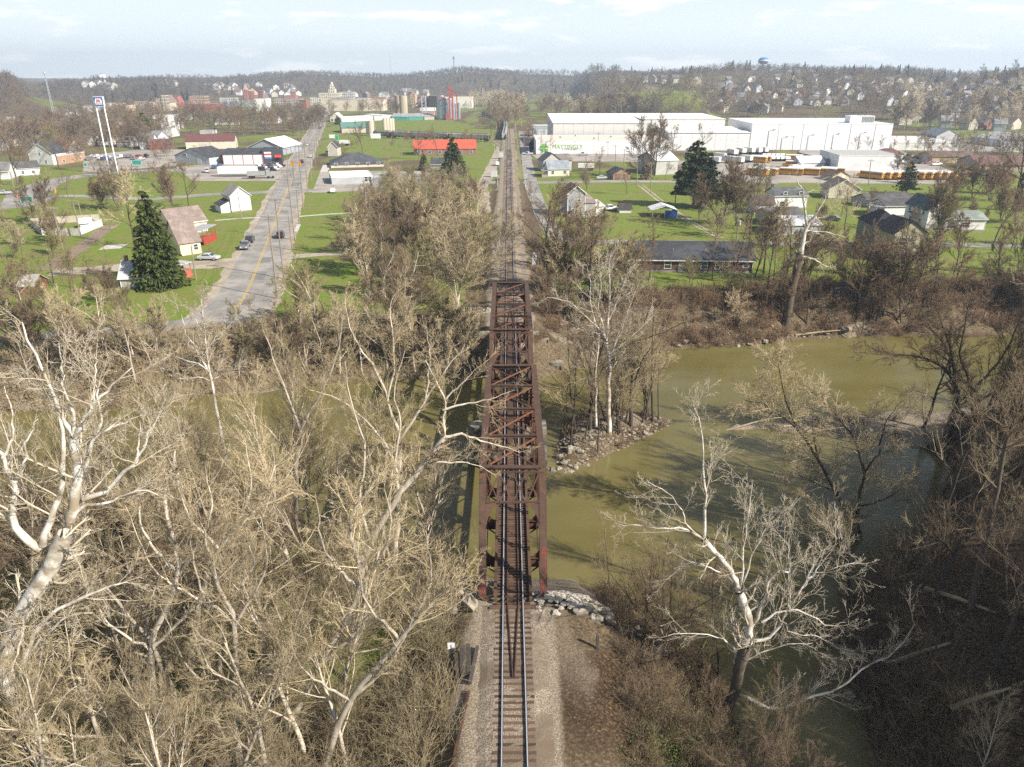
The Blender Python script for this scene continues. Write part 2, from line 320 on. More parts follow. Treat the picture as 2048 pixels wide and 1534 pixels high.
def ground_mat():
    m = bpy.data.materials.new('ground_cover'); m.use_nodes = True; nt = m.node_tree; N, L = nt.nodes, nt.links
    p = N['Principled BSDF']; p.inputs['Roughness'].default_value = .95; p.inputs['Specular IOR Level'].default_value = .1
    tc = N.new('ShaderNodeTexCoord'); at = N.new('ShaderNodeAttribute'); at.attribute_name = 'cover'; sep = N.new('ShaderNodeSeparateColor'); L.new(at.outputs['Color'], sep.inputs[0])
    def noise(s, d=6, st=None):
        n = N.new('ShaderNodeTexNoise'); n.inputs['Scale'].default_value = s; n.inputs['Detail'].default_value = d; n.inputs['Roughness'].default_value = .65
        if st:
            mp = N.new('ShaderNodeMapping'); mp.inputs['Scale'].default_value = st; L.new(tc.outputs['Object'], mp.inputs[0]); L.new(mp.outputs[0], n.inputs['Vector'])
        else: L.new(tc.outputs['Object'], n.inputs['Vector'])
        return n.outputs['Fac']
    def ramp(f, *st):
        r = N.new('ShaderNodeValToRGB'); e = r.color_ramp.elements
        while len(e) < len(st): e.new(.5)
        for i, (q, c) in enumerate(st): e[i].position = q; e[i].color = (*c, 1)
        L.new(f, r.inputs[0]); return r.outputs[0]
    def mix(f, a, b):
        x = N.new('ShaderNodeMix'); x.data_type = 'RGBA'; L.new(f, x.inputs[0]); L.new(a, x.inputs[6]); L.new(b, x.inputs[7]); return x.outputs[2]
    def math_(op, a, b):
        x = N.new('ShaderNodeMath'); x.operation = op
        for i, v in enumerate((a, b)):
            if isinstance(v, (int, float)): x.inputs[i].default_value = v
            else: L.new(v, x.inputs[i])
        x.use_clamp = True; return x.outputs[0]
    gr = mix(ramp(noise(.11, 7), (.40, (0, 0, 0)), (.60, (1, 1, 1))), ramp(noise(1.3, 8), (.3, (.09, .155, .018)), (.5, (.135, .20, .026)), (.7, (.20, .245, .045))), ramp(noise(1.6, 8), (.3, (.12, .15, .03)), (.5, (.17, .185, .045)), (.7, (.23, .21, .075))))
    gr = mix(ramp(noise(.33, 9), (.51, (0, 0, 0)), (.68, (.8, .8, .8))), gr, ramp(noise(3, 8), (.35, (.17, .14, .065)), (.65, (.27, .22, .12))))
    lt = ramp(noise(4.5, 10), (.3, (.05, .037, .023)), (.48, (.11, .082, .05)), (.6, (.18, .135, .085)), (.72, (.33, .26, .17)))
    vo = N.new('ShaderNodeTexVoronoi'); vo.inputs['Scale'].default_value = 9; L.new(tc.outputs['Object'], vo.inputs['Vector'])
    gv = ramp(noise(9, 6), (.3, (.09, .073, .055)), (.5, (.25, .205, .15)), (.68, (.47, .40, .31)))
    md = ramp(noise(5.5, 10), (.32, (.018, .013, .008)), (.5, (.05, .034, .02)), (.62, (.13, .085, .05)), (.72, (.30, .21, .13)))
    edge = noise(.7, 6)
    def soft(ch, a=.35):  # break the border of a cover with noise
        x = math_('ADD', ch, math_('MULTIPLY', math_('SUBTRACT', edge, .5), 0)); s = N.new('ShaderNodeMapRange'); s.interpolation_type = 'SMOOTHSTEP'
        y = N.new('ShaderNodeMath'); y.operation = 'MULTIPLY_ADD'; L.new(edge, y.inputs[0]); y.inputs[1].default_value = a; L.new(ch, y.inputs[2])
        L.new(y.outputs[0], s.inputs[0]); s.inputs['From Min'].default_value = a * .5 + .25; s.inputs['From Max'].default_value = a * .5 + .75; return s.outputs[0]
    c = mix(soft(sep.outputs[2]), lt, md); c = mix(soft(sep.outputs[0]), c, gr); c = mix(soft(sep.outputs[1]), c, gv)
    L.new(c, p.inputs['Base Color'])
    b = N.new('ShaderNodeBump'); b.inputs['Strength'].default_value = .5; b.inputs['Distance'].default_value = .15; L.new(noise(7, 6), b.inputs['Height']); L.new(b.outputs[0], p.inputs['Normal'])
    return m
tag(link('ground', gme, ground_mat()), kind='structure')

# ---------------------------------------------------------------- water
wp = bpy.data.materials.new('river_water'); wp.use_nodes = True
N, L = wp.node_tree.nodes, wp.node_tree.links; p = N['Principled BSDF']
tcw = N.new('ShaderNodeTexCoord'); mw = N.new('ShaderNodeMapping'); mw.inputs['Scale'].default_value = (.5, 1.3, 1); L.new(tcw.outputs['Object'], mw.inputs[0])
def wnoise(s, d): 
    n = N.new('ShaderNodeTexNoise'); n.inputs['Scale'].default_value = s; n.inputs['Detail'].default_value = d; L.new(mw.outputs[0], n.inputs['Vector']); return n
r_ = N.new('ShaderNodeValToRGB'); r_.color_ramp.elements[0].position = .35; r_.color_ramp.elements[1].position = .7
r_.color_ramp.elements[0].color = (.120, .102, .032, 1); r_.color_ramp.elements[1].color = (.163, .140, .053, 1)
L.new(wnoise(.10, 3).outputs['Fac'], r_.inputs[0]); L.new(r_.outputs[0], p.inputs['Base Color'])
p.inputs['Roughness'].default_value = .12; p.inputs['IOR'].default_value = 1.33; p.inputs['Specular IOR Level'].default_value = .5
bw = N.new('ShaderNodeBump'); bw.inputs['Strength'].default_value = .22; bw.inputs['Distance'].default_value = .12
L.new(wnoise(1.6, 4).outputs['Fac'], bw.inputs['Height']); L.new(bw.outputs[0], p.inputs['Normal'])
wm = MB(); wm.add([(-430, 18, WZ), (430, 18, WZ), (430, 175, WZ), (-430, 175, WZ)], [(0, 1, 2, 3)])
tag(wm.build('river_water', wp), kind='structure')

# ---------------------------------------------------------------- roads, lots and paths on the plateau
M['asphalt'] = mat('asphalt', (.27, .255, .235), (.20, .19, .175), .9, .9, c3=(.34, .315, .28), s3=.16, detail=9)
M['road_dark'] = mat('worn_asphalt', (.20, .19, .18), (.15, .145, .135), .8, .9, c3=(.27, .25, .22), s3=.1)
M['dust'] = mat('sandy_gravel', (.43, .37, .29), (.33, .28, .215), 1.6, .95, c3=(.28, .235, .18), s3=.2)
M['lot'] = mat('gravel_lot', (.40, .36, .31), (.32, .285, .245), .9, .95, c3=(.27, .24, .21), s3=.09)
M['dirt'] = mat('dirt_track', (.26, .20, .14), (.18, .135, .095), 1.5, .95)
M['yellow'] = mat('yellow_line', (.62, .42, .07), (.45, .33, .10), 2, .8)
M['paleconc'] = mat('pale_concrete', (.55, .52, .47), (.44, .41, .37), .8, .9)
def spline(pts, n=8):
    pts = [np.array(p, float) for p in pts]
    if len(pts) < 3: return [pts[0] + (pts[-1] - pts[0]) * t for t in np.linspace(0, 1, n + 1)]
    P = [2 * pts[0] - pts[1]] + pts + [2 * pts[-1] - pts[-2]]; out = []
    for i in range(1, len(P) - 2):
        for t in np.linspace(0, 1, n, endpoint=False):
            a, b, c, d = P[i-1], P[i], P[i+1], P[i+2]
            out.append(.5 * (2*b + (c-a)*t + (2*a-5*b+4*c-d)*t*t + (3*b-a-3*c+d)*t**3))
    return out + [pts[-1]]
def ribbon(name, ctr, wid, z, m, jag=0):
    """flat strip along world points ctr, wid wide (number or one per point)"""
    ctr = [np.array(c[:2]) for c in ctr]; n = len(ctr); w = wid if hasattr(wid, '__len__') else [wid] * n
    w = np.interp(np.linspace(0, 1, n), np.linspace(0, 1, len(w)), w); vs = []
    for i, c in enumerate(ctr):
        t = ctr[min(i+1, n-1)] - ctr[max(i-1, 0)]; t = t / np.linalg.norm(t); nn = np.array([-t[1], t[0]])
        j1, j2 = (random.uniform(-jag, jag) for _ in 'ab')
        for s, j in ((1, j1), (-1, j2)): q = c + nn * s * (w[i] / 2 + j); vs.append((q[0], q[1], z))
    b = MB(); b.add(vs, [(2*i, 2*i+1, 2*i+3, 2*i+2) for i in range(n-1)])
    return tag(b.build(name, m), kind='structure')
def road(name, pxpts, wid, z, m, jag=.1, n=10): return ribbon(name, spline([U(*p)[:2] for p in pxpts], n), wid, GZ + z, m, jag)
def patch(name, pxpts, z, m):
    b = MB(); pts = [U(*p) for p in pxpts]; b.add([(p[0], p[1], GZ + z) for p in pts], [tuple(range(len(pts)))])
    return tag(b.build(name, m), kind='structure')
STREET = [(438, 648), (476, 612), (500, 570), (524, 510), (548, 450), (580, 370), (607, 310), (632, 258), (652, 221), (664, 200)]
st = spline([U(*p)[:2] for p in STREET], 12)
ribbon('road_verge', st, [15, 14, 13, 13, 12, 12, 12], GZ + .03, M['dust'], .5)
ribbon('road', st, [12, 10.5, 9.5, 9.5, 9.5, 9.5, 9.5], GZ + .05, M['asphalt'], .08)
for off in (-.16, .16):
    cc = []
    for i in range(len(st)):
        t = st[min(i+1, len(st)-1)] - st[max(i-1, 0)]; t = t / np.linalg.norm(t); cc.append(st[i] + np.array([-t[1], t[0]]) * off)
    ribbon('road_centre_line', cc[6:], .14, GZ + .07, M['yellow'])
road('river_road', [(-400, 700), (-60, 684), (120, 672), (280, 660), (400, 645), (480, 622)], [6, 6, 6, 7, 9], .038, M['road_dark'], .2)
road('side_street', [(100, 546), (280, 533), (400, 530), (500, 522)], [7, 7, 8, 9], .034, M['dust'], .4)
road('cross_street', [(300, 399), (420, 389), (500, 386), (578, 382), (640, 381)], [6, 6, 6, 7, 8], .035, M['asphalt'], .1)
road('highway', [(-500, 430), (0, 413), (60, 385), (110, 362), (200, 348), (330, 340), (440, 345)], [16, 15, 13, 10, 9, 9, 9], .036, M['asphalt'], .1)
road('highway_link', [(20, 400), (100, 394), (150, 392), (300, 399)], [8, 6, 5, 5], .037, M['asphalt'], .1)
road('dirt_alley', [(222, 450), (180, 482), (130, 517), (96, 540)], [4, 4, 4.5, 5], .033, M['dirt'], .5)
road('gravel_drive', [(566, 516), (600, 512), (650, 508), (720, 505)], [5, 3.6, 3.6, 3.6], .034, M['dust'], .3)
road('path', [(598, 433), (650, 429), (720, 425)], 1.6, .034, M['paleconc'])
road('footpath', [(430, 441), (480, 437), (540, 434)], 1.4, .034, M['paleconc'])
road('crossing_street', [(690, 372), (860, 369), (930, 366), (1020, 365), (1100, 365), (1220, 363), (1360, 363), (1480, 362), (1560, 366)], [7, 7, 7, 7, 6.5, 6.5, 7, 9], .045, M['asphalt'], .15)
road('side_lane', [(1044, 262), (1052, 310), (1062, 365), (1084, 425), (1112, 470), (1150, 486)], [5, 5, 5, 5, 5, 6], .04, M['asphalt'], .15)
road('back_street', [(1130, 484), (1280, 484), (1500, 486), (1750, 488), (2048, 492), (2500, 498)], [4.5, 4, 4, 4, 4], .042, M['asphalt'], .2)
road('rail_lane', [(1003, 290), (990, 320), (976, 350), (966, 372), (968, 400), (966, 440)], [5, 5, 5, 4, 4, 4], .04, M['dust'], .4)
for dx in (-4, 5): road('wheel_track', [(1280 + dx, 370), (1318 + dx, 400), (1352 + dx, 425), (1395 + dx, 452), (1440 + dx, 476)], .7, .033, M['dust'], .15)
patch('asphalt_lot', [(385, 362), (575, 362), (604, 312), (566, 322), (440, 326), (352, 334)], .031, M['lot'])
patch('asphalt_lot', [(624, 386), (810, 378), (880, 366), (860, 342), (640, 344), (634, 360)], .031, M['lot'])
patch('asphalt_lot', [(640, 344), (655, 344), (662, 330), (646, 330)], .029, M['paleconc'])
patch('asphalt_lot', [(165, 346), (350, 332), (380, 300), (300, 296), (170, 312)], .031, M['lot'])
patch('asphalt_lot', [(1045, 300), (1350, 313), (1350, 325), (1080, 322), (1062, 308), (1045, 262), (1082, 262)], .030, M['lot'])
patch('gravel_lot', [(1340, 322), (1590, 318), (1600, 300), (1800, 300), (1910, 345), (1900, 368), (1540, 366), (1420, 358)], .032, M['lot'])
patch('asphalt_lot', [(1790, 300), (2100, 306), (2100, 292), (1920, 278), (1790, 278)], .030, M['lot'])
for x, y, w_, l_ in ((548, 478, 3.2, 9), (566, 428, 2.5, 6), (590, 372, 3.5, 10), (512, 560, 3, 7), (530, 525, 2.2, 5), (601, 335, 3, 12), (574, 398, 2, 5), (483, 610, 3.4, 6)):
    c_ = U(x, y)[:2]; dv = U(x + 12, y - 24)[:2] - c_; dv = dv / np.linalg.norm(dv); ribbon('road_patch', [c_, c_ + dv * l_], w_, GZ + .06, M['road_dark'])
patch('concrete_pad', [(196, 500), (240, 497), (257, 488), (214, 490)], .035, M['paleconc'])
for q in ([(588, 463), (596, 463), (602, 449), (594, 449)],): patch('concrete_pad', q, .034, M['paleconc'])
# ================================================================ railway track
trk = empty('railway_track', (0, 0, 0), 0, 'single railway track with shiny rails running straight over the bridge into town', 'railway track')
def railprof(x, y0, y1, top=0.0):
    b = MB(); pr = [(-.075,-.17),(.075,-.17),(.075,-.155),(.012,-.14),(.012,-.045),(.037,-.035),(.037,0),(-.037,0),(-.037,-.035),(-.012,-.045),(-.012,-.14),(-.075,-.155)]
    b.prism([(x + a, top + c) for a, c in pr], (y0, y1), 'y'); return b
M['rail_side'] = M['rust']
for x in (-.755, .755):
    railprof(x, -60, 600).build('rail', M['rust'], trk)
    b = MB(); b.box(x - .034, x + .034, -60, 600, .0, .006); b.build('rail_head', M['rail_steel'], trk)
# ties: every one by itself near the camera, the far ones as one strip
TY = []
y = 24.0
while y < 45: TY.append((y, 2.55, -.17)); y += .53 + random.uniform(-.03, .03)
while y < 112: TY.append((y, 2.95, -.17)); y += .37
tie_me = MB().box(-1.3, 1.3, -.11, .11, -.2, 0).mesh('tie'); dtie = MB().box(-1.48, 1.48, -.105, .105, -.24, 0).mesh('tie')
tie_me.materials.append(M['tie_wood']); dtie.materials.append(M['tie_wood'])
rest = MB()
for i, (y, w, z) in enumerate(TY):
    dx, rz = random.uniform(-.06, .06), random.uniform(-.02, .02)
    if i < 100:
        o = link('tie', tie_me if w < 2.8 else dtie, None, trk); o.location = (dx * (1 if w < 2.8 else .4), y, z); o.rotation_euler = (0, 0, rz)
    else: rest.box(-1.48 + dx*.4, 1.48 + dx*.4, y - .105, y + .105, z - .24, z)
while y < 420:
    dx = random.uniform(-.08, .08); rest.box(-1.3 + dx, 1.3 + dx, y - .11, y + .11, -.37, -.17); y += .54
tag(rest.build('far_ties', M['tie_wood'], trk), kind='stuff')
# inner guard rails closing to a point, outer guard timbers
for s in (-1, 1):
    g = MB(); pts = [(s*.06, 36.8, -.1), (s*.44, 44.6, -.1), (s*.44, 113, -.1), (s*.06, 120, -.1)]
    for p, q in zip(pts, pts[1:]): g.bar(p, q, .07, .13)
    g.build('guard_rail', M['rust'], trk)
    g = MB(); g.box(s*1.36 - .11, s*1.36 + .11, 44.3, 112.2, -.17, .03); g.build('guard_timber', M['tie_wood'], trk)
MB().box(-1.75, 1.75, 43.55, 43.95, -.38, -.12).build('end_beam', M['tie_wood'], trk)
bal = MB()
M['ballast'] = mat('ballast', (.42, .35, .265), (.12, .095, .07), 11, .95, .8, 16, c3=(.17, .13, .09), s3=.25, lo=.38, hi=.62)
for y0, y1 in ((-60, 44.3), (112.6, 600)):
    ysg = np.arange(y0, y1 + .01, 0.45 if y0 < 0 else 4); prof = [(-2.6, -.5), (-1.75, -.26), (-1.3, -.182), (-.5, -.178), (.5, -.178), (1.3, -.182), (1.75, -.26), (2.8, -.5)]
    vs = [(a + random.uniform(-.1, .1) * (abs(a) > 1.5), yy, c + random.uniform(-.028, .022)) for yy in ysg for a, c in prof]; k = len(prof)
    bal.add(vs, [(i*k+j, i*k+j+1, (i+1)*k+j+1, (i+1)*k+j) for i in range(len(ysg) - 1) for j in range(k - 1)])
tag(bal.build('ballast', M['ballast']), kind='structure')

# ================================================================ the two through-truss spans
def truss(y0, label):
    t = empty('truss_bridge', (0, y0, -.9), 0, label, 'bridge', 'rusty truss spans over the river')
    P = 5.5; n = 6; TX = 2.37; H = 9.15; CH = .55            # panel, number, half width, height of the top over the pins
    J = [i * P for i in range(n + 1)]; zt = H - .25
    for s in (-1, 1):
        x = s * TX
        b = MB(); b.box(x - .29, x + .29, P - .1, J[5] + .1, H - .06, H)           # cover plate, webs
        for e in (-.23, .23): b.box(x + e - .02, x + e + .02, P, J[5], H - CH, H - .06)
        b.build('top_chord', M['rust'], t)
        for ya, yb in ((0, P), (J[6], J[5])):
            b = MB(); b.bar((x, ya, .05), (x, yb, zt), .58, .07, (0, -1 if yb > ya else 1, .7))
            d = Vector((0, yb - ya, zt)).normalized(); nn = Vector((0, -d.z, d.y)) if yb > ya else Vector((0, d.z, -d.y))
            for e in (-.24, .24): b.bar(Vector((x + e, ya, .05)) - nn * .25, Vector((x + e, yb, zt)) - nn * .25, .03, .42, nn)
            r = b; L_ = (Vector((x, yb, zt)) - Vector((x, ya, .05))).length
            for k in range(int(L_ / .22)):                                                          # rows of rivets
                for e in (-.25, .25):
                    c = Vector((x + e, ya, .05)) + d * (k * .22 + .1) + nn * .035
                    r.box(c.x - .014, c.x + .014, c.y - .014, c.y + .014, c.z - .006, c.z + .02)
            b.build('end_post', M['rust'], t)
        b = MB()
        for e in (-.16, .16): b.box(x + e - .03, x + e + .03, -.2, J[6] + .2, -.22, .22)
        b.build('bottom_chord', M['rust_dark'], t)
        for i in range(1, 6):
            b = MB()
            for e in (-.17, .17): b.box(x - .14, x + .14, J[i] + e - .03, J[i] + e + .03, .1, H - .4)
            k = .4
            while k < H - 1:
                b.bar((x - .14, J[i] - .16, k), (x - .14, J[i] + .16, k + .38), .02, .07, (1, 0, 0)); b.bar((x + .14, J[i] + .16, k), (x + .14, J[i] - .16, k + .38), .02, .07, (1, 0, 0)); k += .42
            b.build('vertical_post', M['rust_dark'], t)
        for a, c in ((1, 2), (2, 3), (4, 3), (5, 4)):
            b = MB()
            for e in (-.1, .1): b.bar((x + e, J[a], H - .4), (x + e, J[c], .1), .03, .16, (1, 0, 0))
            b.build('diagonal', M['rust_dark'], t)
        for a, c in ((2, 1), (3, 2), (3, 4), (4, 5)):
            b = MB(); b.bar((x, J[a], H - .5), (x, J[c], .2), .05, .05); b.build('counter_rod', M['rust_dark'], t)
    # top struts, laterals, sway frames
    for i in range(1, 6):
        b = MB(); yy = J[i]; big = i in (1, 5)
        b.box(-TX + .3, TX - .3, yy - (.24 if big else .1), yy + (.24 if big else .1), H - .05, H + .01)
        b.box(-TX + .3, TX - .3, yy - .03, yy + .03, H - .28, H - .05)
        b.build('top_strut', M['rust'], t)
        if not big:
            b = MB(); zl = H - 1.35
            b.box(-TX + .15, TX - .15, yy - .07, yy + .07, zl - .08, zl)
            m_ = 5; w = 2 * (TX - .15) / m_
            for k in range(m_):
                xa = -TX + .15 + k * w; b.bar((xa, yy, zl), (xa + w/2, yy, zl + .34), .03, .06, (0, 1, 0)); b.bar((xa + w/2, yy, zl + .34), (xa + w, yy, zl), .03, .06, (0, 1, 0))
            b.box(-TX + .15, TX - .15, yy - .05, yy + .05, zl + .34, zl + .4)
            for s in (-1, 1): b.bar((s * TX * .93, yy, zl - 1.25), (s * TX * .42, yy, zl - .04), .06, .1, (0, 1, 0))
            b.build('sway_frame', M['rust_dark'], t)
        if i < 5:
            b = MB(); b.bar((-TX + .2, J[i] + .12, H - .12), (TX - .2, J[i+1] - .12, H - .12), .17, .06); b.build('top_lateral', M['rust_sunlit'], t)  # sunlit lateral: the light is put into a brighter orange rust
            b = MB(); b.bar((TX - .2, J[i] + .12, H - .24), (-TX + .2, J[i+1] - .12, H - .24), .15, .06); b.build('top_lateral', M['rust_dark'], t)  # lateral below it: shade put into the darker rust
    # portals in the plane of the end posts
    for ya, yb in ((0, P), (J[6], J[5])):
        p = MB(); d = Vector((0, yb - ya, zt)); 
        def q(x, s): return Vector((x, yb, zt)) - d * s
        lo, hi = .245, .02; ww = TX - .25
        p.bar(q(-ww, lo), q(ww, lo), .2, .12, (0, 0, 1)); p.bar(q(-ww, hi), q(ww, hi), .14, .12, (0, 0, 1))
        m_ = 4; w = 2 * ww / m_
        for k in range(m_):
            xa = -ww + k * w
            p.bar(q(xa + w*.05, lo), q(xa + w, hi), .10, .04, (0, -1, .7)); p.bar(q(xa, hi), q(xa + w*.95, lo), .10, .04, (0, -1, .7))
        for k in (.25, .5, .75):
            for s_, sg in ((hi + .015, 1), (lo - .015, -1)):
                c = -ww + 2 * ww * k; p.add([q(c - .22, s_), q(c + .22, s_), q(c + .1, s_ + sg * .028), q(c - .1, s_ + sg * .028)], [(0, 1, 2, 3)])
        po = p.build('portal_frame', M['rust'], t)
        for s in (-1, 1):
            g = MB(); pts = [q(s * ww, lo + .01)]; 
            arc = [q(s * (ww - 1.05 * math.sin(a) ** 1.0 + 0), lo + .02 + .20 * (1 - math.sin(a)) ** 1) if 0 else q(s * (ww - 1.15 * (1 - math.cos(a))), lo + .02 + .21 * (1 - math.sin(a))) for a in np.linspace(0, math.pi/2, 8)]
            ps = [q(s * (ww + .02), lo + .01)] + arc; n_ = len(ps); off = Vector((0, .012, .006))
            g.add([v - off for v in ps] + [v + off for v in ps], [tuple(range(n_)), tuple(range(n_, 2*n_))[::-1]] + [(i, (i+1) % n_, n_ + (i+1) % n_, n_ + i) for i in range(n_)])
            g.build('knee_bracket', M['rust'], po)
    # floor
    for i in range(7):
        b = MB(); b.box(-TX, TX, J[i] - .03, J[i] + .03, -.35, .42); b.box(-TX, TX, J[i] - .16, J[i] + .16, .42, .46); b.box(-TX, TX, J[i] - .16, J[i] + .16, -.38, -.35)
        for s in (-1, 1): b.add([(s*TX, J[i]-.02, .46), (s*TX, J[i]+.02, .46), (s*(TX-.75), J[i], .46), (s*TX, J[i]-.02, 1.35), (s*TX, J[i]+.02, 1.35)], [(0, 1, 2), (0, 3, 2), (1, 4, 2), (3, 4, 2), (0, 1, 4, 3)])
        b.build('floor_beam', M['rust_dark'], t)
        if i < 6:
            b = MB()
            b.bar((-TX, J[i], -.25), (TX, J[i+1], -.25), .12, .06); b.bar((TX, J[i], -.25), (-TX, J[i+1], -.25), .12, .06)
            b.build('bottom_lateral', M['rust'], t)
    for s in (-1, 1):
        for e in (.62, .95):
            b = MB(); b.box(s*e - .02, s*e + .02, 0, 33, -.25, .46); b.box(s*e - .1, s*e + .1, 0, 33, .46, .485); b.build('stringer', M['rust_dark'], t)
        for yy in (.0, 33.0):
            b = MB(); b.box(s*TX - .4, s*TX + .4, yy - .4, yy + .4, -.62, -.25); b.build('bearing_shoe', M['rust_dark'], t)
    return t
sp1 = truss(44.75, 'near rusty truss span with a red arrow painted on its left end post')
sp2 = truss(78.75, 'far rusty truss span between the river pier and the town bank')
# red paint on the near end posts
M['red_paint'] = mat('red_paint', (.33, .045, .04), (.22, .045, .04), 6, .8, lo=.3, hi=.7)
d = Vector((0, 5.5, 8.85)).normalized(); nn = Vector((0, -d.z, d.y))
def onpost(x, s, w=0): return Vector((x + w, 0, .05)) + d * s + nn * .05
b = MB()
for p_, q_ in (((-.0, .65), (0, 1.95)), ((-.25, 1.35), (0, .7)), ((.25, 1.35), (0, .7)), ((-.25, 1.9), (.25, 1.9)), ((-.12, 1.45), (.14, 1.5))):
    b.bar(onpost(-2.37, p_[1], p_[0]), onpost(-2.37, q_[1], q_[0]), .05, .01, nn)
b.build('painted_arrow', M['red_paint'], sp1)
b = MB(); random.seed(5)
for k in range(30):
    s = random.choice([random.gauss(3.3, .6), random.gauss(1.2, .6), random.uniform(.6, 4.4)]); w = random.uniform(-.2, .2); a = random.uniform(-.25, .25)
    b.bar(onpost(2.37, s, w), onpost(2.37, s + random.uniform(.15, .5), max(-.26, min(.26, w + a * .5))), random.uniform(.02, .06), .008, nn)
b.build('red_scrawl', M['red_paint'], sp1)

# ---------------------------------------------------------------- abutments, pier, stonework
def blocks(b, x0, x1, y0, y1, z0, z1, ch=.55, bl=1.3, jit=.04, batter=0):
    """courses of cut stone"""
    z = z1; k = 0
    while z > z0 + .05:
        h = min(ch * random.uniform(.9, 1.1), z - z0); g = batter * (z1 - z); xa = x0 - g; k += 1
        x = xa - (random.uniform(0, bl) if k % 2 else 0)
        while x < x1 + g - .05:
            xe = min(x + bl * random.uniform(.8, 1.2), x1 + g); xs_ = max(x, x0 - g)
            if xe - xs_ > .08:
                j = [random.uniform(-jit, jit) for _ in range(4)]
                b.box(xs_ + .012, xe - .012, y0 - g + j[0], y1 + g + j[1], z - h + .012, z)
            x = xe
        z -= h
b = MB(); blocks(b, -3.6, 4.2, 76.9, 79.5, -9, -1.75, batter=.03)
for k in range(13):
    z = -9 + k * .56; r = 1.25
    b.prism([(-3.5, 76.95), (-4.4, 77.2), (-5.2 - (12-k) * .02, 78.2), (-4.4, 79.2), (-3.5, 79.45)], (z, z + .54), 'z')
tag(b.build('stone_pier', M['stone']), 'grey stone pier with a rounded nose rising from the river between the two spans', 'bridge pier')
b = MB(); blocks(b, -4.6, 5.0, 43.1, 45.7, -4.6, -1.6); blocks(b, -6.4, -3.2, 42.2, 43.8, -4, -1.5, bl=1.5); blocks(b, 4.0, 9.6, 42.4, 43.6, -4, -1.7, bl=2.2)
blocks(b, 6.0, 11.4, 41.2, 42.3, -4.2, -2.5, bl=1.9)
tag(b.build('near_abutment', M['stone']), 'weathered stone block abutment under the near end of the bridge', 'abutment')
b = MB(); blocks(b, -6.2, 4.6, 111.0, 113.0, -9, -1.3, bl=1.5); blocks(b, -7.4, -5.2, 113, 118, -7, -.7, bl=1.5); blocks(b, 4.6, 6.2, 110.6, 112.8, -8, -2.4, bl=1.1, jit=.15); blocks(b, 4.6, 8.4, 107.9, 109.4, -8, -5.4, bl=1.2, jit=.2)
tag(b.build('far_abutment', M['stone']), 'broken pale stone abutment below the far end of the bridge', 'abutment')
# concrete cap and rubble beside the near end
M['pale_rubble'] = mat('crumbled_concrete', (.52, .47, .39), (.34, .305, .25), 3.5, .95, .3, 12)
def lump(b, c, r, seed, flat=.7, k=9, n=6):
    rg = random.Random(seed); vs, fs = [], []
    for i in range(n + 1):
        a = math.pi * i / n
        for j in range(k):
            u = 2 * math.pi * j / k; f = 1 + rg.uniform(-.26, .22)
            vs.append((c[0] + r[0] * f * math.sin(a) * math.cos(u), c[1] + r[1] * f * math.sin(a) * math.sin(u), c[2] + r[2] * f * math.cos(a)))
    fs = [(i*k+j, i*k+(j+1) % k, (i+1)*k+(j+1) % k, (i+1)*k+j) for i in range(n) for j in range(k)]
    b.add(vs, fs)
def stone_at(px, py, r, seed, label, cat='rock', name='boulder', m='rock', sink=.5, group=None):
    p = G(px, py); b = MB(); lump(b, (0, 0, r[2] * (1 - sink)), r, seed); o = b.build(name, M[m]); o.location = p; o.rotation_euler = (0, 0, seed * 1.3)
    return tag(o, label, cat, group)
b = MB(); rg_ = random.Random(8); p0 = G(1128, 1203)
for i in range(150):
    u, v = rg_.gauss(0, 1.15), rg_.gauss(0, .55); hh_ = max(0, .55 * math.exp(-(u*u/2.4 + v*v/.7))); q_ = rg_.uniform(.08, .27); lump(b, (u, v - u * .12, hh_ + .05 + hz1(p0[0] + u, p0[1] + v) - p0[2]), (q_ * 1.3, q_, q_ * .6), i, k=7, n=4)
o = b.build('concrete_rubble', M['pale_rubble']); o.location = p0; tag(o, 'long pale heap of crumbled concrete beside the right end post', 'rubble')
stone_at(922, 1195, (.35, .6, .6), 12, 'pale upright stone left of the near bridge end', 'rock', 'upright_stone', 'pale_rubble')
stone_at(936, 1192, (.42, .34, .26), 13, 'smooth blue grey boulder left of the near bridge end', 'rock', 'boulder')
for i, (a, c, r) in enumerate([(916, 1218, (.9, .55, .5)), (941, 1214, (.7, .6, .7)), (1170, 1222, (1.0, .4, .3)), (1215, 1236, (.9, .5, .4)), (1192, 1240, (.6, .4, .35))]):
    stone_at(a, c, r, 20 + i, 'loose squared stone block fallen beside the near abutment', 'stone block', 'stone_block', 'stone', group='loose blocks by the near abutment')
for i, (a, c, s) in enumerate([(1102, 948, 1.0), (1137, 951, .9), (1118, 941, .6), (1150, 938, .7), (1175, 935, .6), (1200, 930, .5), (1230, 918, .5), (1290, 868, .5), (1160, 905, .6), (1140, 900, .7), (1120, 915, .6)]):
    stone_at(a, c, (s * .9, s * .7, s * .55), 40 + i, 'pale boulder at the rocky tip of the wooded island', group='boulders round the island')
for i, (a, c, s) in enumerate([(1352, 692, .8), (1372, 684, .7), (1398, 690, .6), (1440, 692, .5), (1475, 694, .6), (1500, 690, .5), (1620, 671, .8), (1690, 660, 1.1), (1655, 668, .5), (1530, 684, .7)]):
    stone_at(a, c, (s * 1.1, s * .8, s * .5), 60 + i, 'pale stone at the water edge below the far right bank', group='stones along the far right bank')
for i, (a, c, s) in enumerate([(1664, 1350, .55), (1700, 1394, .45), (1712, 1410, .5), (1690, 1370, .35)]):
    stone_at(a, c, (s, s * .8, s * .7), 80 + i, 'pale stone in the shade at the lower right bank', group='stones on the shaded right bank')
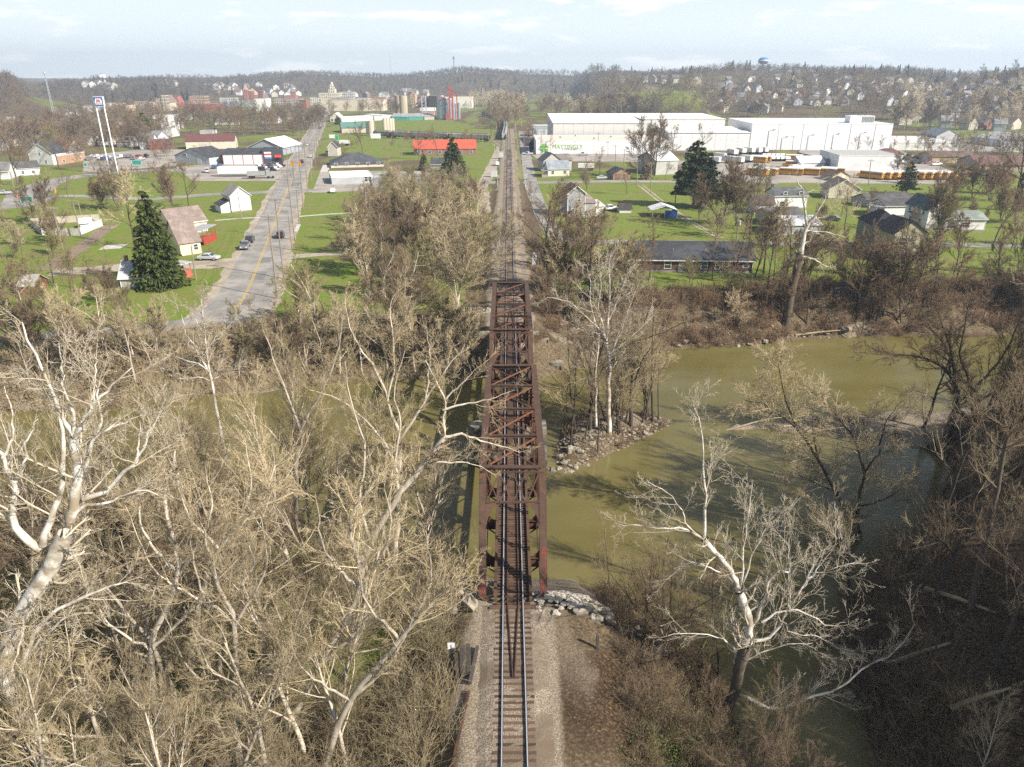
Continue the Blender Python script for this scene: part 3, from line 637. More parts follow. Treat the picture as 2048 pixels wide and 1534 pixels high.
# rubble carpets: far too many stones to count
def rubble(name, pts, m, seed, sz=(.12, .4), label=None):
    rg = random.Random(seed); b = MB()
    for x, y in pts:
        s = rg.uniform(*sz) * rg.uniform(.5, 1); z = hz1(x, y); lump(b, (x, y, z + s * .12), (s * rg.uniform(.7, 1.5), s * rg.uniform(.7, 1.2), s * .5), rg.random(), k=6, n=3)
    return tag(b.build(name, M[m]), kind='stuff')
def scatter_px(poly, n, seed, z=WZ):
    rg = np.random.default_rng(seed); P = np.array([U(a, c, z)[:2] for a, c in poly]); lo, hi = P.min(0), P.max(0); out = []
    while len(out) < n:
        q = rg.uniform(lo, hi, (n * 3, 2)); out += [tuple(v) for v in q[sdf(P, q[:, 0], q[:, 1]) < 0]]
    return out[:n]
rubble('island_stones', scatter_px([(1096, 890), (1180, 870), (1350, 838), (1352, 856), (1290, 884), (1220, 920), (1130, 945), (1097, 938)], 520, 1), 'rock', 2, (.12, .42))
rubble('bank_stones', scatter_px([(1335, 700), (1480, 697), (1560, 688), (1620, 677), (1800, 673), (1800, 660), (1560, 668), (1400, 676), (1340, 684)], 260, 3), 'rock', 4, (.12, .4))
rubble('bank_stones', scatter_px([(900, 612), (985, 618), (985, 634), (905, 634)], 150, 5, -1), 'pale_rubble', 6, (.1, .35))
rubble('bank_stones', scatter_px([(1085, 735), (1200, 726), (1200, 690), (1085, 690)], 160, 15, -5), 'rock', 7, (.15, .5))
# old timbers, posts and the little sign left of the track
def post(name, p, h, w, lean, m, label, cat, group=None, rz=0):
    b = MB(); b.bar((0, 0, -.3), (lean[0], lean[1], h), w, w * .8); o = b.build(name, M[m], bevel=.02); o.location = p; o.rotation_euler = (0, 0, rz); return tag(o, label, cat, group)
for i, (a, c, h) in enumerate([(905, 1352, 2.1), (916, 1355, 2.0), (927, 1352, 2.3), (937, 1350, 2.4)]):
    p = G(a, c); post('timber_post', p, h, .3, (-.05 + .02 * i, .25), 'old_wood', 'dark upright timber in the row of four beside the track', 'timber', 'old timbers beside the track')
b = MB(); b.bar(tuple(G(940, 1372) + np.array([0, 0, .25])), tuple(G(955, 1300) + np.array([0, 0, .3])), .22, .22); tag(b.build('timber_beam', M['old_wood']), 'dark timber beam lying at the edge of the gravel left of the track', 'timber')
b = MB(); b.bar(tuple(G(905, 1534) + np.array([0, 0, .12])), tuple(G(938, 1385) + np.array([0, 0, .15])), .16, .2); tag(b.build('old_rail', M['rust_dark']), 'rusty discarded rail lying along the left edge of the gravel', 'rail')
post('black_post', G(1194, 1300), 1.25, .22, (.02, .1), 'old_wood', 'single dark stub post right of the track at the embankment edge', 'post')
sg = empty('milepost_sign', G(908, 1345), 0, 'small white number sign on a thin post beside the old timbers', 'sign')
b = MB(); b.bar((0, 0, -.2), (-.12, .1, 2.3), .06, .06); b.build('post', paint((.4, .42, .4)), sg)
b = MB(); b.box(-.36, .12, .02, .05, 1.95, 2.55); pl = b.build('sign_plate', paint((.8, .8, .78)), sg)
def text(s, size, loc, rot, m, parent=None, name='lettering', ext=.01, sx=1):
    c = bpy.data.curves.new(name, 'FONT'); c.body = s; c.size = size; c.extrude = ext; c.align_x = 'CENTER'; c.align_y = 'CENTER'
    t = bpy.data.objects.new(name, c); COL.objects.link(t); dg = bpy.context.evaluated_depsgraph_get(); me = bpy.data.meshes.new_from_object(t.evaluated_get(dg)); bpy.data.objects.remove(t)
    me.materials.clear(); o = link(name, me, m); o.location = loc; o.rotation_euler = rot; o.scale = (sx, 1, 1)
    if parent: o.parent = parent
    return o
text('1', .42, (-.12, .012, 2.25), (R(90), 0, 0), paint((.05, .05, .05)), pl)
stone_at(1024, 1274, (.18, .12, .08), 91, 'scrap of pale blue litter between the rails', 'litter', 'litter', 'pale_rubble')
lg = MB(); a_ = G(1452, 866); c_ = G(1540, 846); lg.tube([a_ + [0, 0, .35], (a_ + c_) / 2 + [0, 0, .6], c_ + [0, 0, .8]], [.16, .13, .06], 7)
tag(lg.build('driftwood_log', mat('driftwood', (.42, .34, .24), (.3, .24, .17), 2, .9)), 'bare driftwood log lying on the tip of the gravel bar', 'log')
# lineside cabinets
def cabinet(a, c, w, d_, h, label, col=(.62, .64, .64)):
    p = G(a, c); e = empty('signal_cabinet', p, 0, label, 'signal cabinet')
    b = MB(); b.box(-w/2, w/2, 0, d_, .15, h); b.build('body', paint(col), e, bevel=.03)
    b = MB(); b.box(-w/2 - .08, w/2 + .08, -.08, d_ + .08, h, h + .1); b.build('lid', paint((.5, .52, .52)), e)
    b = MB(); b.box(-w*.42, -.02, -.04, 0, .3, h - .15); b.box(.02, w*.42, -.04, 0, .3, h - .15); b.build('door', paint((.56, .58, .58)), e)
cabinet(1068, 532, 1.0, .9, 2.6, 'slim pale lineside cabinet on the right just past the bridge')
cabinet(988, 355, 2.6, 1.8, 2.6, 'grey signal cabinet left of the track at the level crossing')
cabinet(1002, 316, 2.2, 1.6, 2.8, 'pale signal cabinet left of the track beyond the level crossing')
# ================================================================ bare trees
def nrm(v): return v / (np.linalg.norm(v, axis=-1, keepdims=True) + 1e-12)
def grow(rg, P, D, L, Rd, N, wig, trop, tip):
    B = len(P); pts = np.zeros((B, N, 3)); pts[:, 0] = P; d = nrm(D)
    for i in range(1, N):
        d = nrm(d + rg.normal(0, wig, (B, 3)) + np.array([0, 0, trop])); pts[:, i] = pts[:, i-1] + d * (L / (N - 1))[:, None]
    return pts, Rd[:, None] * (1 - (1 - tip) * np.linspace(0, 1, N) ** .9)[None]
def spawn(rg, pts, rad, n, t0, ang, aj, lr, rr, abs_len=None, t1=1.0, sh=.55):
    B, N, _ = pts.shape; t = t0 + (t1 - t0) * ((np.arange(n)[None] + rg.random((B, n))) / n)
    f = np.clip(t * (N - 1), 0, N - 1.001); i = f.astype(int); fr = (f - i)[..., None]; bi = np.arange(B)[:, None]
    P = pts[bi, i] * (1 - fr) + pts[bi, i+1] * fr; Dp = nrm(pts[bi, i+1] - pts[bi, i])
    r = rad[bi, i] * (1 - fr[..., 0]) + rad[bi, i+1] * fr[..., 0]
    q = rg.normal(0, 1, (B, n, 3)); q = nrm(q - (q * Dp).sum(-1, keepdims=True) * Dp)
    a = (ang + rg.normal(0, aj, (B, n)))[..., None]; D = np.cos(a) * Dp + np.sin(a) * q
    Lp = np.linalg.norm(np.diff(pts, axis=1), axis=-1).sum(1)[:, None]
    L = (Lp * lr if abs_len is None else np.full((B, n), abs_len)) * (1 - sh * (t - t0) / (t1 - t0 + 1e-9)) * rg.uniform(.65, 1.25, (B, n))
    return P.reshape(-1, 3), D.reshape(-1, 3), L.ravel(), np.minimum(r * rr, r * .9).ravel()
def tubes(pts, rad, K):
    B, N, _ = pts.shape; T = np.gradient(pts, axis=1); T = nrm(T); m = nrm(pts[:, -1] - pts[:, 0])
    ref = np.eye(3)[np.argmin(np.abs(m), 1)][:, None, :]; n1 = nrm(np.cross(T, np.broadcast_to(ref, T.shape))); n2 = np.cross(T, n1)
    a = np.arange(K) * 2 * math.pi / K; ca, sa = np.cos(a), np.sin(a)
    V = pts[:, :, None] + rad[:, :, None, None] * (ca[None, None, :, None] * n1[:, :, None] + sa[None, None, :, None] * n2[:, :, None])
    base = (np.arange(B) * N * K)[:, None, None]; i = np.arange(N - 1)[None, :, None] * K; j = np.arange(K)[None, None]
    j2 = (j + 1) % K; F = np.stack([base + i + j, base + i + j2, base + i + K + j2, base + i + K + j], -1).reshape(-1, 4)
    return V.reshape(-1, 3), F
def join(parts):
    V = []; F = []; o = 0
    for v, f in parts: V.append(v); F.append(f + o); o += len(v)
    return np.concatenate(V), np.concatenate(F)
def tree_parts(seed, h, r, spec, lean=(0, 0), stems=1, spread=.3, base=None):
    """-> (trunk V,F), (crown V,F).  spec: one dict per level: n, ang, aj, lr, rr, N, wig, trop, K, t0"""
    rg = np.random.default_rng(seed); P = np.zeros((stems, 3)); D = np.column_stack([rg.normal(lean[0], spread if stems > 1 else .04, stems), rg.normal(lean[1], spread if stems > 1 else .04, stems), np.ones(stems)])
    s0 = spec[0]
    if base is not None: pts, rad = base
    else:
        P[:, :2] = rg.normal(0, .25 if stems > 1 else 0, (stems, 2)); P[:, 2] = -.4
        pts, rad = grow(rg, P, D, h * rg.uniform(.75 if stems > 1 else .98, 1.02, stems), r * rg.uniform(.7 if stems > 1 else 1, 1.0, stems), s0['N'], s0['wig'], s0['trop'], s0.get('tip', .15))
    trunk = [tubes(pts, rad, s0['K'])]; crown = []; prev = [(pts, rad)]
    for li, s in enumerate(spec[1:], 1):
        new = []
        for p_, r_ in prev:
            a = spawn(rg, p_, r_, s['n'], s['t0'], s['ang'], s['aj'], s['lr'], s['rr'], s.get('abs'), sh=s.get('sh', .55))
            new.append(grow(rg, *a[:3], np.maximum(a[3], s.get('rmin', .004)), s['N'], s['wig'], s['trop'], s.get('tip', .3)))
        pts = np.concatenate([x[0] for x in new]); rad = np.concatenate([x[1] for x in new])
        (trunk if li <= s.get('trunk', 0) else crown).append(tubes(pts, rad, s['K']))
        prev = [(pts, rad)]
    return join(trunk), join(crown)
def lv(n, ang, lr, rr, N, wig, trop, K, t0=.2, aj=.2, **k): return dict(n=n, ang=ang, aj=aj, lr=lr, rr=rr, N=N, wig=wig, trop=trop, K=K, t0=t0, **k)
SPEC = {
 # tall floodplain tree, upright and dense with pale twigs
 'thicket': [dict(N=9, wig=.06, trop=.05, K=7, tip=.2), lv(13, .7, .5, .55, 7, .09, .08, 5, .18, .25, trunk=1), lv(9, .55, .52, .55, 5, .10, .06, 4, .15, .2), lv(7, .45, .62, .55, 4, .09, .05, 3, .12, .22, rmin=.012), lv(4, .42, .78, .7, 3, .08, .03, 3, .12, .22, rmin=.0085)],
 'open': [dict(N=9, wig=.08, trop=.04, K=8, tip=.25), lv(8, .85, .64, .6, 8, .13, .07, 6, .3, .25, trunk=1), lv(8, .7, .52, .55, 6, .13, .06, 4, .2, .3), lv(7, .6, .52, .55, 4, .12, .05, 3, .15, .3, rmin=.012), lv(5, .55, .6, .7, 3, .1, .03, 3, .15, .3, rmin=.0085)],
 'slim': [dict(N=10, wig=.05, trop=.05, K=7, tip=.15), lv(13, .85, .3, .45, 6, .10, .06, 4, .4, .25), lv(8, .65, .5, .6, 4, .12, .05, 3, .15, .3, rmin=.013), lv(5, .6, .55, .7, 3, .1, .03, 3, .15, .3, rmin=.009)],
 'shrub': [dict(N=7, wig=.09, trop=.0, K=4, tip=.2), lv(8, .5, .5, .6, 5, .1, .05, 3, .2, .3, rmin=.012), lv(6, .5, .55, .7, 4, .1, .03, 3, .15, .3, rmin=.008), lv(4, .5, .6, .8, 3, .1, .03, 3, .15, .3, rmin=.006)],
 'far': [dict(N=6, wig=.06, trop=.05, K=5, tip=.2), lv(13, .85, .55, .5, 5, .12, .08, 3, .22, .25), lv(9, .7, .5, .6, 3, .12, .06, 3, .2, .3, rmin=.05), lv(8, .7, .6, .7, 3, .12, .03, 3, .15, .3, rmin=.042)],
}
def bark(name, c1, c2, rnd=.16, sc=1.2, **k): return mat(name, c1, c2, sc, .9, rnd=rnd, **k)
M['tan'] = bark('tan_twigs', (.53, .43, .27), (.36, .285, .175), .28); M['tan_bark'] = bark('tan_bark', (.58, .51, .41), (.33, .285, .22), .25, 3, stretch=(1, 1, .3))
M['brown'] = bark('brown_twigs', (.24, .175, .11), (.165, .12, .075)); M['brown_bark'] = bark('brown_bark', (.15, .12, .09), (.085, .066, .05), sc=3, stretch=(1, 1, .3))
M['tanfar'] = bark('tan_grey_twigs', (.24, .195, .15), (.17, .138, .105)); M['grey'] = bark('grey_brown_twigs', (.46, .38, .235), (.30, .24, .145), .28); M['white'] = bark('white_twigs', (.60, .53, .41), (.46, .39, .28)); M['white_bark'] = bark('white_bark', (.74, .71, .65), (.50, .46, .39), sc=1.1, c3=(.30, .25, .18), s3=.9)
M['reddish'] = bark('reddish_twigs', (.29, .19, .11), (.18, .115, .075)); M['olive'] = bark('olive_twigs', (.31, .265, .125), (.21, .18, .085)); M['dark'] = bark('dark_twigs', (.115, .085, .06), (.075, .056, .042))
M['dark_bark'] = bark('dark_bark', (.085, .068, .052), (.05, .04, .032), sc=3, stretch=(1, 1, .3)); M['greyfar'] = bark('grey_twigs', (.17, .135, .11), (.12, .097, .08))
PROTO = {}
def proto(key, kind, h, r, seeds, **k):
    PROTO[key] = []
    for s in seeds:
        t, c = tree_parts(s, h, r, SPEC[kind], **k); tm, cm = npmesh(key + '_trunk', *t, True), npmesh(key + '_crown', *c, False)
        PROTO[key].append((tm, cm, h))
        if s % 10 < 3:      # the same kind with its finest twigs bundled, for trees more than 90 m away
            t, c = tree_parts(s, h, r, [dict(l, rmin=max(l.get('rmin', 0), .013 + .008 * (len(SPEC[kind]) - i) * 1)) if i > 1 else l for i, l in enumerate(SPEC[kind])], **k); PROTO.setdefault(key + 'M', []).append((npmesh(key + '_trunk', *t, True), npmesh(key + '_crown', *c, False), h))
proto('thicket', 'thicket', 15, .20, range(100, 106)); proto('multi', 'thicket', 13, .15, range(110, 113), stems=3, spread=.25)
proto('open', 'open', 15, .26, range(120, 125)); proto('slim', 'slim', 15, .14, range(130, 134)); proto('shrub', 'shrub', 5, .05, range(140, 144), stems=7, spread=.5)
_mv = {}
def tree(key, p, h, bark_, twig, label, group=None, i=None, name='bare_tree', cat='tree', lean=(0, 0), flat=1):
    pr = PROTO[key + ('M' if p[1] > 90 else '')]; tm, cm, h0 = pr[random.randrange(len(pr)) if i is None else i % len(pr)]
    e = empty(name, p, random.uniform(0, 6.28), label, cat, group); s = h / h0; e.scale = (s * flat * random.uniform(.9, 1.1), s * flat * random.uniform(.9, 1.1), s)
    e.rotation_euler.x, e.rotation_euler.y = lean
    for nm, me, m in (('trunk', tm, bark_), ('crown', cm, twig)):
        k = (me.name, m)
        if k not in _mv: c = me.copy(); c.materials.append(M[m]); _mv[k] = c
        link(nm, _mv[k], None, e)
    return e
FAR = []
for s in range(200, 206):
    t, c = tree_parts(s, 14, .22, SPEC['far']); FAR.append(join([t, c]))
_fv = {}
def far_tree(p, h, m, label, group, i=None, flat=1, name='bare_tree'):
    i = random.randrange(len(FAR)) if i is None else i; k = (i, m)
    if k not in _fv: _fv[k] = npmesh('far_tree', *FAR[i]); _fv[k].materials.append(M[m])
    o = link(name, _fv[k]); o.location = p; s = h / 14; o.scale = (s * flat, s * flat, s); o.rotation_euler = (0, 0, random.uniform(0, 6.28)); return tag(o, label, 'tree', group)
# ---------------------------------------------------------------- trees whose main limbs follow the photograph
def limbs_tree(px0, py0, limbs, bark_, twig, label, seed, sub, name=None, r_twig=.0095, dark=0, thick=1, group=None):
    """limbs: list of (list of (px, py, dy), r0, r1); points lie in the plane through the foot, dy metres further away"""
    p0 = G(px0, py0); rg = np.random.default_rng(seed); e = empty(name or ('sycamore_tree' if bark_ == 'white_bark' else 'bare_tree'), p0, 0, label, 'tree', group); tr, cr, dk = [], [], []; main = []
    for pl, r0, r1 in limbs:
        pts = spline([at_y(a, c, p0[1] + (q[0] if q else 0)) - p0 for a, c, *q in pl], 5); pts = np.array(pts)
        t = np.linspace(0, len(pts) - 1, 14); i = np.minimum(t.astype(int), len(pts) - 2); f = (t - i)[:, None]; pts = pts[i] * (1 - f) + pts[i+1] * f
        pts[1:-1] += rg.normal(0, .05, (12, 3)); rad = thick * r0 + (r1 - r0 * thick) * np.linspace(0, 1, 14) ** .8
        main.append((pts[None], rad[None])); (dk if len(main) <= dark else tr).append(tubes(pts[None], rad[None], 9))
    lvl = main
    for li, s in enumerate(sub):
        new = []
        for k, (p_, r_) in enumerate(lvl):
            L_ = np.linalg.norm(np.diff(p_[0], axis=0), axis=1).sum() if li == 0 else 0
            n = max(2, int(L_ * s['per'])) if li == 0 else s['n']
            a = spawn(rg, p_, r_, n, s['t0'] if li or k else s.get('trunk_t0', .55), s['ang'], s['aj'], s['lr'], s['rr'], s.get('abs'), sh=s.get('sh', .4))
            new.append(grow(rg, *a[:3], np.maximum(a[3], r_twig * (1 if li else 1.6)) if li or 1 else a[3], s['N'], s['wig'], s['trop'], .35))
        P_, R_ = np.concatenate([x[0] for x in new]), np.concatenate([x[1] for x in new]); R_ = np.minimum(R_, s.get('rmax', 9)); cr.append(tubes(P_, R_, s['K'])); lvl = [(P_, R_)]
    if dk: link('lower_trunk', npmesh('lower_trunk', *join(dk), True), M['brown_bark'], e)
    link('trunk', npmesh('trunk', *join(tr), True), M[bark_], e); link('crown', npmesh('crown', *join(cr)), M[twig], e); return e
def subs(per, l1, n2=6, n3=5, n4=4, trop=.06, wig=.10): return [dict(per=per, t0=.15, ang=.75, aj=.25, lr=0, abs=l1, rr=.4, N=7, wig=wig, trop=trop, K=4, rmax=.075), lv(n2, .6, .52, .55, 5, wig, trop, 3, .12, .3), lv(n3, .55, .52, .65, 4, wig, trop * .6, 3, .12, .3), lv(n4, .55, .55, .8, 3, .09, .03, 3, .15, .3)]
# ================================================================ buildings
WHITE, CREAM, GREY, LGREY, TAN, BRICK, DARK = (.80, .79, .77), (.70, .64, .48), (.34, .35, .36), (.58, .59, .59), (.50, .42, .31), (.22, .10, .07), (.055, .057, .062)
def shingle(c): 
    k = ('sh', c)
    if k not in _pc: _pc[k] = mat('roof_shingle', c, tuple(x * .72 for x in c), 2.2, .9, .3, 12, c3=tuple(x * 1.25 for x in c), s3=.35)
    return _pc[k]
def siding(c):
    k = ('sd', c)
    if k not in _pc:
        m = paint_ = mat('siding', c, tuple(x * .9 for x in c), .7, .75, lo=.4, hi=.7, c3=tuple(x * .86 for x in c), s3=.25); _pc[k] = m
        nt = m.node_tree; w = nt.nodes.new('ShaderNodeTexWave'); w.bands_direction = 'Z'; w.inputs['Scale'].default_value = 1.2; b = nt.nodes.new('ShaderNodeBump'); b.inputs['Strength'].default_value = .25; b.inputs['Distance'].default_value = .04
        t = nt.nodes.new('ShaderNodeTexCoord'); nt.links.new(t.outputs['Object'], w.inputs['Vector']); nt.links.new(w.outputs['Fac'], b.inputs['Height']); nt.links.new(b.outputs[0], nt.nodes['Principled BSDF'].inputs['Normal'])
    return _pc[k]
def bmat(c1=(.25, .115, .075), c2=(.19, .085, .06), mortar=(.33, .29, .25)):
    k = ('br', c1)
    if k not in _pc:
        m = mat('brickwork', c1); nt = m.node_tree; br = nt.nodes.new('ShaderNodeTexBrick'); br.inputs['Scale'].default_value = 2.2; br.inputs['Color1'].default_value = (*c1, 1); br.inputs['Color2'].default_value = (*c2, 1); br.inputs['Mortar'].default_value = (*mortar, 1)
        mp = nt.nodes.new('ShaderNodeMapping'); mp.inputs['Rotation'].default_value = (R(90), 0, 0); t = nt.nodes.new('ShaderNodeTexCoord'); nt.links.new(t.outputs['Object'], mp.inputs[0]); nt.links.new(mp.outputs[0], br.inputs['Vector']); nt.links.new(br.outputs[0], nt.nodes['Principled BSDF'].inputs['Base Color']); _pc[k] = m
    return _pc[k]
def face(e, W_, D_, f, u, w, z0, z1, t, mt, name, parent, inset=0):
    """thin box on facade f ('f','l','r') centred at u"""
    b = MB()
    if f == 'f': b.box(u - w/2, u + w/2, -t, .02, z0, z1)
    elif f == 'l': b.box(-t, .02, u - w/2, u + w/2, z0, z1)
    else: b.box(W_ - .02, W_ + t, u - w/2, u + w/2, z0, z1)
    return b.build(name, mt, parent)
def window(e, W_, D_, f, u, w, z0, z1, frame=True, trim=None):
    g = face(e, W_, D_, f, u, w, z0, z1, .05, M['glass'], 'window', e)
    if frame:
        b = MB(); q = .11; t0, t1 = .02, .1
        for a0, a1, c0, c1 in ((u-w/2-q, u+w/2+q, z1, z1+q), (u-w/2-q, u+w/2+q, z0-q, z0), (u-w/2-q, u-w/2, z0, z1), (u+w/2, u+w/2+q, z0, z1), (u-w/2, u+w/2, (z0+z1)/2-.04, (z0+z1)/2+.04)):
            if f == 'f': b.box(a0, a1, -t1, -t0, c0, c1)
            elif f == 'l': b.box(-t1, -t0, a0, a1, c0, c1)
            else: b.box(W_ + t0, W_ + t1, a0, a1, c0, c1)
        b.build('window_frame', trim or M['white_trim'], g)
def bld(name, label, a, b, depth, eave, roof='gx', rise=2.0, wall=WHITE, rc=DARK, win=(), doors=(), over=.35, chim=None, cat='house', group=None, z=GZ, wm=None, rm=None, soffit=None, parapet=.5):
    A, B = U(*a, z), U(*b, z); d = B - A; Wd = float(np.hypot(d[0], d[1])); rz = math.atan2(d[1], d[0])
    h = rise_at(A, eave) if eave > 60 else eave
    if isinstance(rise, tuple): rise = max(.4, rise_at(A + .5 * np.array([-math.sin(rz) * depth if roof == 'gx' else d[0], math.cos(rz) * depth if roof == 'gx' else d[1], 0]), rise[0]) - h)
    e = empty(name, A, rz, label, cat, group); wmt = wm or (siding(wall)); rmt = rm or shingle(rc)
    m = MB(); D = depth
    if roof == 'gx': m.prism([(0, -.3), (D, -.3), (D, h), (D/2, h + rise), (0, h)], (0, Wd), 'x')
    elif roof == 'gy': m.prism([(0, -.3), (Wd, -.3), (Wd, h), (Wd/2, h + rise), (0, h)], (0, D), 'y')
    elif roof == 'shed': m.prism([(0, -.3), (D, -.3), (D, h + rise), (0, h)], (0, Wd), 'x')
    else: m.box(0, Wd, 0, D, -.3, h)
    m.build('wall', wmt, e)
    r = MB(); o = over; t = .16; c = .03
    if roof == 'gx':
        k = rise / (D/2)
        for p in ([(-o, h - o*k + c), (D/2, h + rise + c), (D/2, h + rise + c + t), (-o, h - o*k + c + t)], [(D + o, h - o*k + c), (D + o, h - o*k + c + t), (D/2, h + rise + c + t), (D/2, h + rise + c)]): r.prism(p, (-o, Wd + o), 'x')
    elif roof == 'gy':
        k = rise / (Wd/2)
        for p in ([(-o, h - o*k + c), (Wd/2, h + rise + c), (Wd/2, h + rise + c + t), (-o, h - o*k + c + t)], [(Wd + o, h - o*k + c), (Wd + o, h - o*k + c + t), (Wd/2, h + rise + c + t), (Wd/2, h + rise + c)]): r.prism(p, (-o, D + o), 'y')
    elif roof == 'hip':
        q = min(Wd, D) / 2; lo = h + c; A_ = [(-o, -o, lo), (Wd+o, -o, lo), (Wd+o, D+o, lo), (-o, D+o, lo)]; Tp = [(q, D/2, h+rise), (Wd-q, D/2, h+rise)] if Wd > D else [(Wd/2, q, h+rise), (Wd/2, D-q, h+rise)]
        r.add(A_ + Tp, [(3, 2, 1, 0)] + ([(0, 1, 5, 4), (1, 2, 5), (2, 3, 4, 5), (3, 0, 4)] if Wd > D else [(0, 1, 4), (1, 2, 5, 4), (2, 3, 5), (3, 0, 4, 5)]))
    elif roof == 'shed': k = rise / D; r.prism([(-o, h - o*k + c), (D + o, h + rise + o*k + c), (D + o, h + rise + o*k + c + t), (-o, h - o*k + c + t)], (-o, Wd + o), 'x')
    else: r.box(.25, Wd - .25, .25, D - .25, h + .02, h + .12)
    ro = r.build('roof', rmt, e)
    if cat == 'house' and roof in ('gx', 'gy'):
        b_ = MB(); k = rise / ((D if roof == 'gx' else Wd) / 2); z0 = h - o*k + c - .03
        if roof == 'gx': b_.box(-o, Wd + o, -o - .07, -o - .01, z0, z0 + .2); [b_.box(q, q + .14, -.03, 0, 0, h - .05) for q in (0, Wd - .14)]
        else: [b_.bar((sg, -o - .03, z0 + .1), (Wd/2, -o - .03, h + rise + c + .09), .06, .2, (0, 0, 1)) for sg in (-o, Wd + o)]; [b_.box(q, q + .14, -.03, 0, 0, h - .05) for q in (0, Wd - .14)]
        b_.build('trim', M['white_trim'] if sum(wall) < 1.9 else paint((.6, .6, .58)), e); b_ = MB(); b_.box(-.05, Wd + .05, -.05, D + .05, -.3, .35); b_.build('foundation', paint((.28, .27, .25)), e)
    if roof == 'flat' and parapet:
        b_ = MB(); 
        for q in ((-.06, Wd+.06, -.06, .24), (-.06, Wd+.06, D-.24, D+.06), (-.06, .24, .24, D-.24), (Wd-.24, Wd+.06, .24, D-.24)): b_.box(*q, h - .25, h + parapet * .5)
        b_.build('parapet', wmt if soffit is None else paint(soffit), e)
    for f, us, w, z0, z1, *fr in win:
        L_ = Wd if f == 'f' else D; us = us if isinstance(us, (list, tuple)) else [(i + .5) / us for i in range(us)]
        for u in us: window(e, Wd, D, f, u * L_, w, z0, z1, *(fr or [True]))
    for f, us, w, z1, col in doors:
        L_ = Wd if f == 'f' else D
        for u in us: face(e, Wd, D, f, u * L_, w, .02, z1, .07, paint(col), 'door', e)
    if chim:
        u, v, s, top, col = chim; b_ = MB(); b_.box(u*Wd - s/2, u*Wd + s/2, v*D - s/2, v*D + s/2, h, h + rise + top); b_.box(u*Wd - s/2 - .06, u*Wd + s/2 + .06, v*D - s/2 - .06, v*D + s/2 + .06, h + rise + top, h + rise + top + .12)
        b_.build('chimney', bmat() if col is None else paint(col), ro)
    e['_w'] = Wd; e['_h'] = h; e['_d'] = D; del e['_w'], e['_h'], e['_d']
    return e, Wd, h
# ---- left of the main street
bld('white_house', 'white gabled house with dark roof at the far left beside a bare tree', (62, 330), (108, 331), 10, 306, 'gy', 4, (.62, .62, .6), win=[('f', [.3, .7], .9, 1, 2.3), ('f', [.5], .9, 4.4, 5.6)])
bld('low_house', 'small grey house with maroon roof behind the white gabled house', (112, 303), (142, 303), 9, 291, 'gx', 2.6, LGREY, (.12, .04, .04), win=[('f', 3, .9, 1, 2.1)])
bld('tan_building', 'low tan brick building with flat roof and overhang right of the white gabled house', (118, 330), (172, 321), 13, 312, 'flat', 1, (.42, .26, .17), (.30, .28, .26), win=[('f', [.2, .8], 1.6, .9, 2)], cat='building', soffit=(.5, .5, .5))
bld('cottage', 'low white cottage with dark roof and tan porch at the far left', (36, 353), (82, 350), 9, 338, 'gx', 2.4, WHITE, (.10, .095, .09), win=[('f', [.25, .7], 1, .9, 2)], doors=[('r', [.5], 1, 2, (.3, .2, .15))])
bld('grey_cottage', 'grey roofed house cut by the left edge of the photo', (-50, 362), (20, 360), 9, 344, 'gx', 3, LGREY, (.16, .16, .16))
bld('white_hall', 'big white rounded hall at the far left edge below the highway', (-60, 262), (44, 258), 34, 247, 'gx', 3, WHITE, WHITE, cat='hall', rm=paint((.75, .74, .72)))
bld('red_barn', 'weathered red barn with peeling walls left of the maroon roofed building', (301, 300), (344, 298), 11, 290, 'gx', 2.5, (.27, .06, .05), (.17, .07, .06), cat='barn')
bld('long_building', 'long cream building with a plain maroon metal roof', (373, 299), (471, 297), 15, 283, 'gx', (269.5,), (.62, .57, .45), cat='building', rm=paint((.16, .065, .06)), doors=[('f', [.35], 4, 3.2, (.5, .46, .4)), ('r', [.5], 1.2, 2.1, (.3, .28, .25))])
bld('grey_shop', 'pale grey gabled shop with a dark roof left of the garage row', (352, 326), (420, 330), 13, 311, 'gy', 3.6, (.46, .48, .5), win=[('f', [.3], 2.2, 3.4, 4.4)], doors=[('f', [.7], 2.6, 2.6, (.62, .62, .62))], cat='shop')
e, w, h = bld('garage_row', 'white garage row with red trimmed roll doors and dark roof', (447, 329), (527, 328), 12, 309, 'shed', 1.6, WHITE, doors=[('f', [.13, .38, .63, .88], 3.3, 3.4, (.72, .72, .71))], cat='garage')
for u in (.01, .255, .505, .755, .99):
    b = MB(); b.box(u*w - .12, u*w + .12, -.12, -.02, 0, h - .3); b.build('red_post', paint((.45, .08, .07)), e)
e, w, h = bld('grey_store', 'dark grey store with red awning and striped sign at the street corner', (527, 328), (566, 327), 12, 300, 'flat', 1, (.06, .065, .075), (.05, .05, .055), cat='shop', doors=[('f', [.8], 2.6, 2.6, (.03, .03, .03))])
b = MB(); b.prism([(-1.6, 2.9), (-.02, 3.9), (-.02, 2.9)], (w*.62, w*.95), 'x'); b.build('awning', paint((.72, .06, .035)), e)
for k, c in enumerate([(.72, .72, .72), (.62, .06, .06), (.72, .72, .72), (.1, .25, .5)]):
    b = MB(); z1 = h - .9 - k * .75; b.box(w*.1, w*.45, -.2, -.02, z1 - .75, z1); b.build('sign_stripe', paint(c), e)
bld('metal_barn', 'grey metal barn with broad white gabled roof behind the grey store', (499, 309), (567, 310), 24, 294, 'gy', (278.5,), (.33, .36, .39), cat='barn', rm=paint((.82, .81, .79)), over=.6, doors=[('f', [.62], 3, 3, (.5, .5, .5))])
